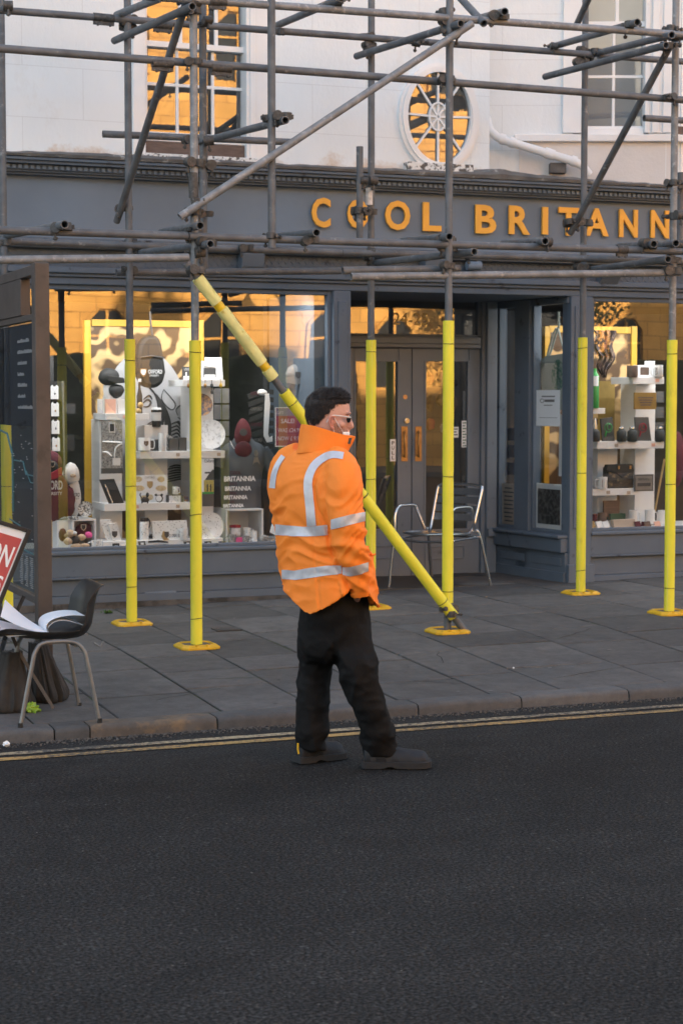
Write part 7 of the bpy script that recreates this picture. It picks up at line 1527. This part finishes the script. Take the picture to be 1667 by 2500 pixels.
# trousers
g = G()
def lring(cx, py, hx, d, dy=1.05, n=28): return [M_(cx+hx*math.cos(t), py+rs_off, d+hx*PX*dy*math.sin(t)) for t in [2*PI*i/n for i in range(n)]]
rs_off = 0
PEL = [(1425,812,74,.0,.95),(1460,816,84,-.01,.98),(1500,816,89,-.005,.96),(1535,817,91,.0,.90),(1570,817,91,.0,.85),(1600,821,88,.0,.75),(1618,824,80,.0,.6)]
g.loft([lring(c, y, h, d, k) for y, c, h, d, k in PEL])
LL = [(1530,766,40,.05),(1575,768,45,.06),(1620,769,40.5,.07),(1668,765,42,.08),(1710,764,40,.08),(1744,762,39.5,.08),(1772,763,40.5,.08),(1790,764.5,42,.08),(1802,763,39,.08),(1829,763,37.5,.08),(1836,763,37,.08)]
LR = [(1530,858,45,-.04),(1575,861,50,-.05),(1605,866,54,-.06),(1630,871,52,-.07),(1664,877,48,-.08),(1698,890,45,-.08),(1725,899,43.5,-.07),(1767,917,43.5,-.05),(1790,922,44,-.04),(1806,925,44,-.03),(1830,928,43.5,-.02),(1850,930,42,-.01)]
for LG in (LL, LR): g.loft([lring(c, y, h, d) for y, c, h, d in LG])
vs, fs = remesh(g, .008, 5)
tm = bpy.data.meshes.new('t'); tm.from_pydata([tuple(v) for v in vs], [], fs); tm.update()
tv = [wrinkle(v.co.copy(), v.normal.copy(), 5, .01, 'tr') for v in tm.vertices]
g = G(); g.v = [tuple(v) for v in tv]; g.f = fs; tr_ = g.obj('trousers', M_trs, MAN, smooth=True, ang=0)
bvh_j = bvh; bvh = BVHTree.FromPolygons([tuple(v) for v in tv], fs)
P = [(893,1462),(899,1490),(902,1515),(896,1528)]; rows = [[(x-1, y), (x+1, y)] for x, y in P]
# boots
def boot(name_lab, heel, toe, dh, dt, ankle_x, topy, L_up=0.):
    """boot from heel to toe; picture columns give its length and direction"""
    H, T = M_(heel[0], heel[1], dh), M_(toe[0], toe[1], dt); H.z = T.z = 0; ax = (T-H); L = ax.length; ax.normalize(); sd_ = Vector((-ax.y, ax.x, 0))
    bt = root('boot_tmp', H, 'x', 'x'); bpy.data.objects.remove(bt)
    prof = [(0.0,.030,.120,.012),(.03,.037,.135,.006),(.12,.041,.150,.004),(.26,.041,.150,.004),(.36,.041,.128,.005),(.45,.043,.104,.006),(.56,.048,.096,.006),(.70,.052,.088,.006),(.82,.053,.086,.006),(.92,.047,.078,.008),(.98,.034,.060,.014),(1.0,.016,.040,.020)]
    g = G(); rings = []
    for s_, w, h, z0 in smooth_prof(prof, 3):
        ring = []
        for i in range(20):
            t = 2*PI*i/20; c, q = math.cos(t), math.sin(t); zz_ = .026+(h-.026)*max(0, q)**.75 if q > 0 else .026*(1+q*.2)
            ring.append(H+ax*(s_*L)+sd_*(w*c*(1 if q < .3 else 1-.42*(q-.3)))+Vector((0, 0, zz_+.0025*noise.noise(Vector((s_*9, c*3, q*3+L_up))))))
        rings.append(ring)
    g.loft(rings); up = g.obj('boot', M_boot, MAN, smooth=True, ang=50)
    g = G(); rings = []
    for s_, w, h, z0 in smooth_prof(prof, 3):
        heelgap = .010*math.exp(-((s_-.40)/.07)**2); w2 = w+.006; s2 = -.012/L+s_*(1+.024/L)
        rings.append([H+ax*(s2*L)+sd_*w2+Vector((0,0,.003+heelgap+z0*.3)), H+ax*(s2*L)+sd_*w2+Vector((0,0,.030+z0*.4)), H+ax*(s2*L)+sd_*(w2-.008)+Vector((0,0,.034+z0*.4)), H+ax*(s2*L)-sd_*(w2-.008)+Vector((0,0,.034+z0*.4)), H+ax*(s2*L)-sd_*w2+Vector((0,0,.030+z0*.4)), H+ax*(s2*L)-sd_*w2+Vector((0,0,.003+heelgap+z0*.3))])
    g.loft(rings); g.obj('sole', M_sole, up, smooth=True, ang=35)
    g = G()
    for k in range(4):
        s_ = .36+.055*k; z = .131-.017*k; p = H+ax*(s_*L)+Vector((0, 0, z)); g.path([p+sd_*.026-ax*.01+Vector((0,0,-.008)), p+Vector((0,0,.006)), p-sd_*.026+ax*.01+Vector((0,0,-.008))], .0025, 6)
    p = H+ax*(.40*L)+Vector((0, 0, .136)); g.path(smooth_path([p, p+ax*.03-sd_*.02+Vector((0,0,.018)), p+ax*.055-sd_*.04+Vector((0,0,-.004))]), .0022, 6); g.obj('laces', M_blk, up, smooth=True)
def smooth_prof(prof, n):
    P = [Vector((a, b, c)) for a, b, c, d in prof]; D = [Vector((d, 0, 0)) for *_, d in prof]; A_ = smooth_path(P, n); B_ = smooth_path(D, n)
    return [(a.x, a.y, a.z, b.x) for a, b in zip(A_, B_)]
boot('r', (888, 1884), (1046, 1880), -.04, -.03, 925, 1840, 1)
boot('l', (727, 1878), (834, 1866), .06, .20, 763, 1826, 7)
g = G(); p = M_(727, 1815, .0); g.path([p, p+Vector((0, 0, -.03)), p+Vector((.004, 0, -.05))], .004, 6); g.obj('toggle', M_tape, MAN)
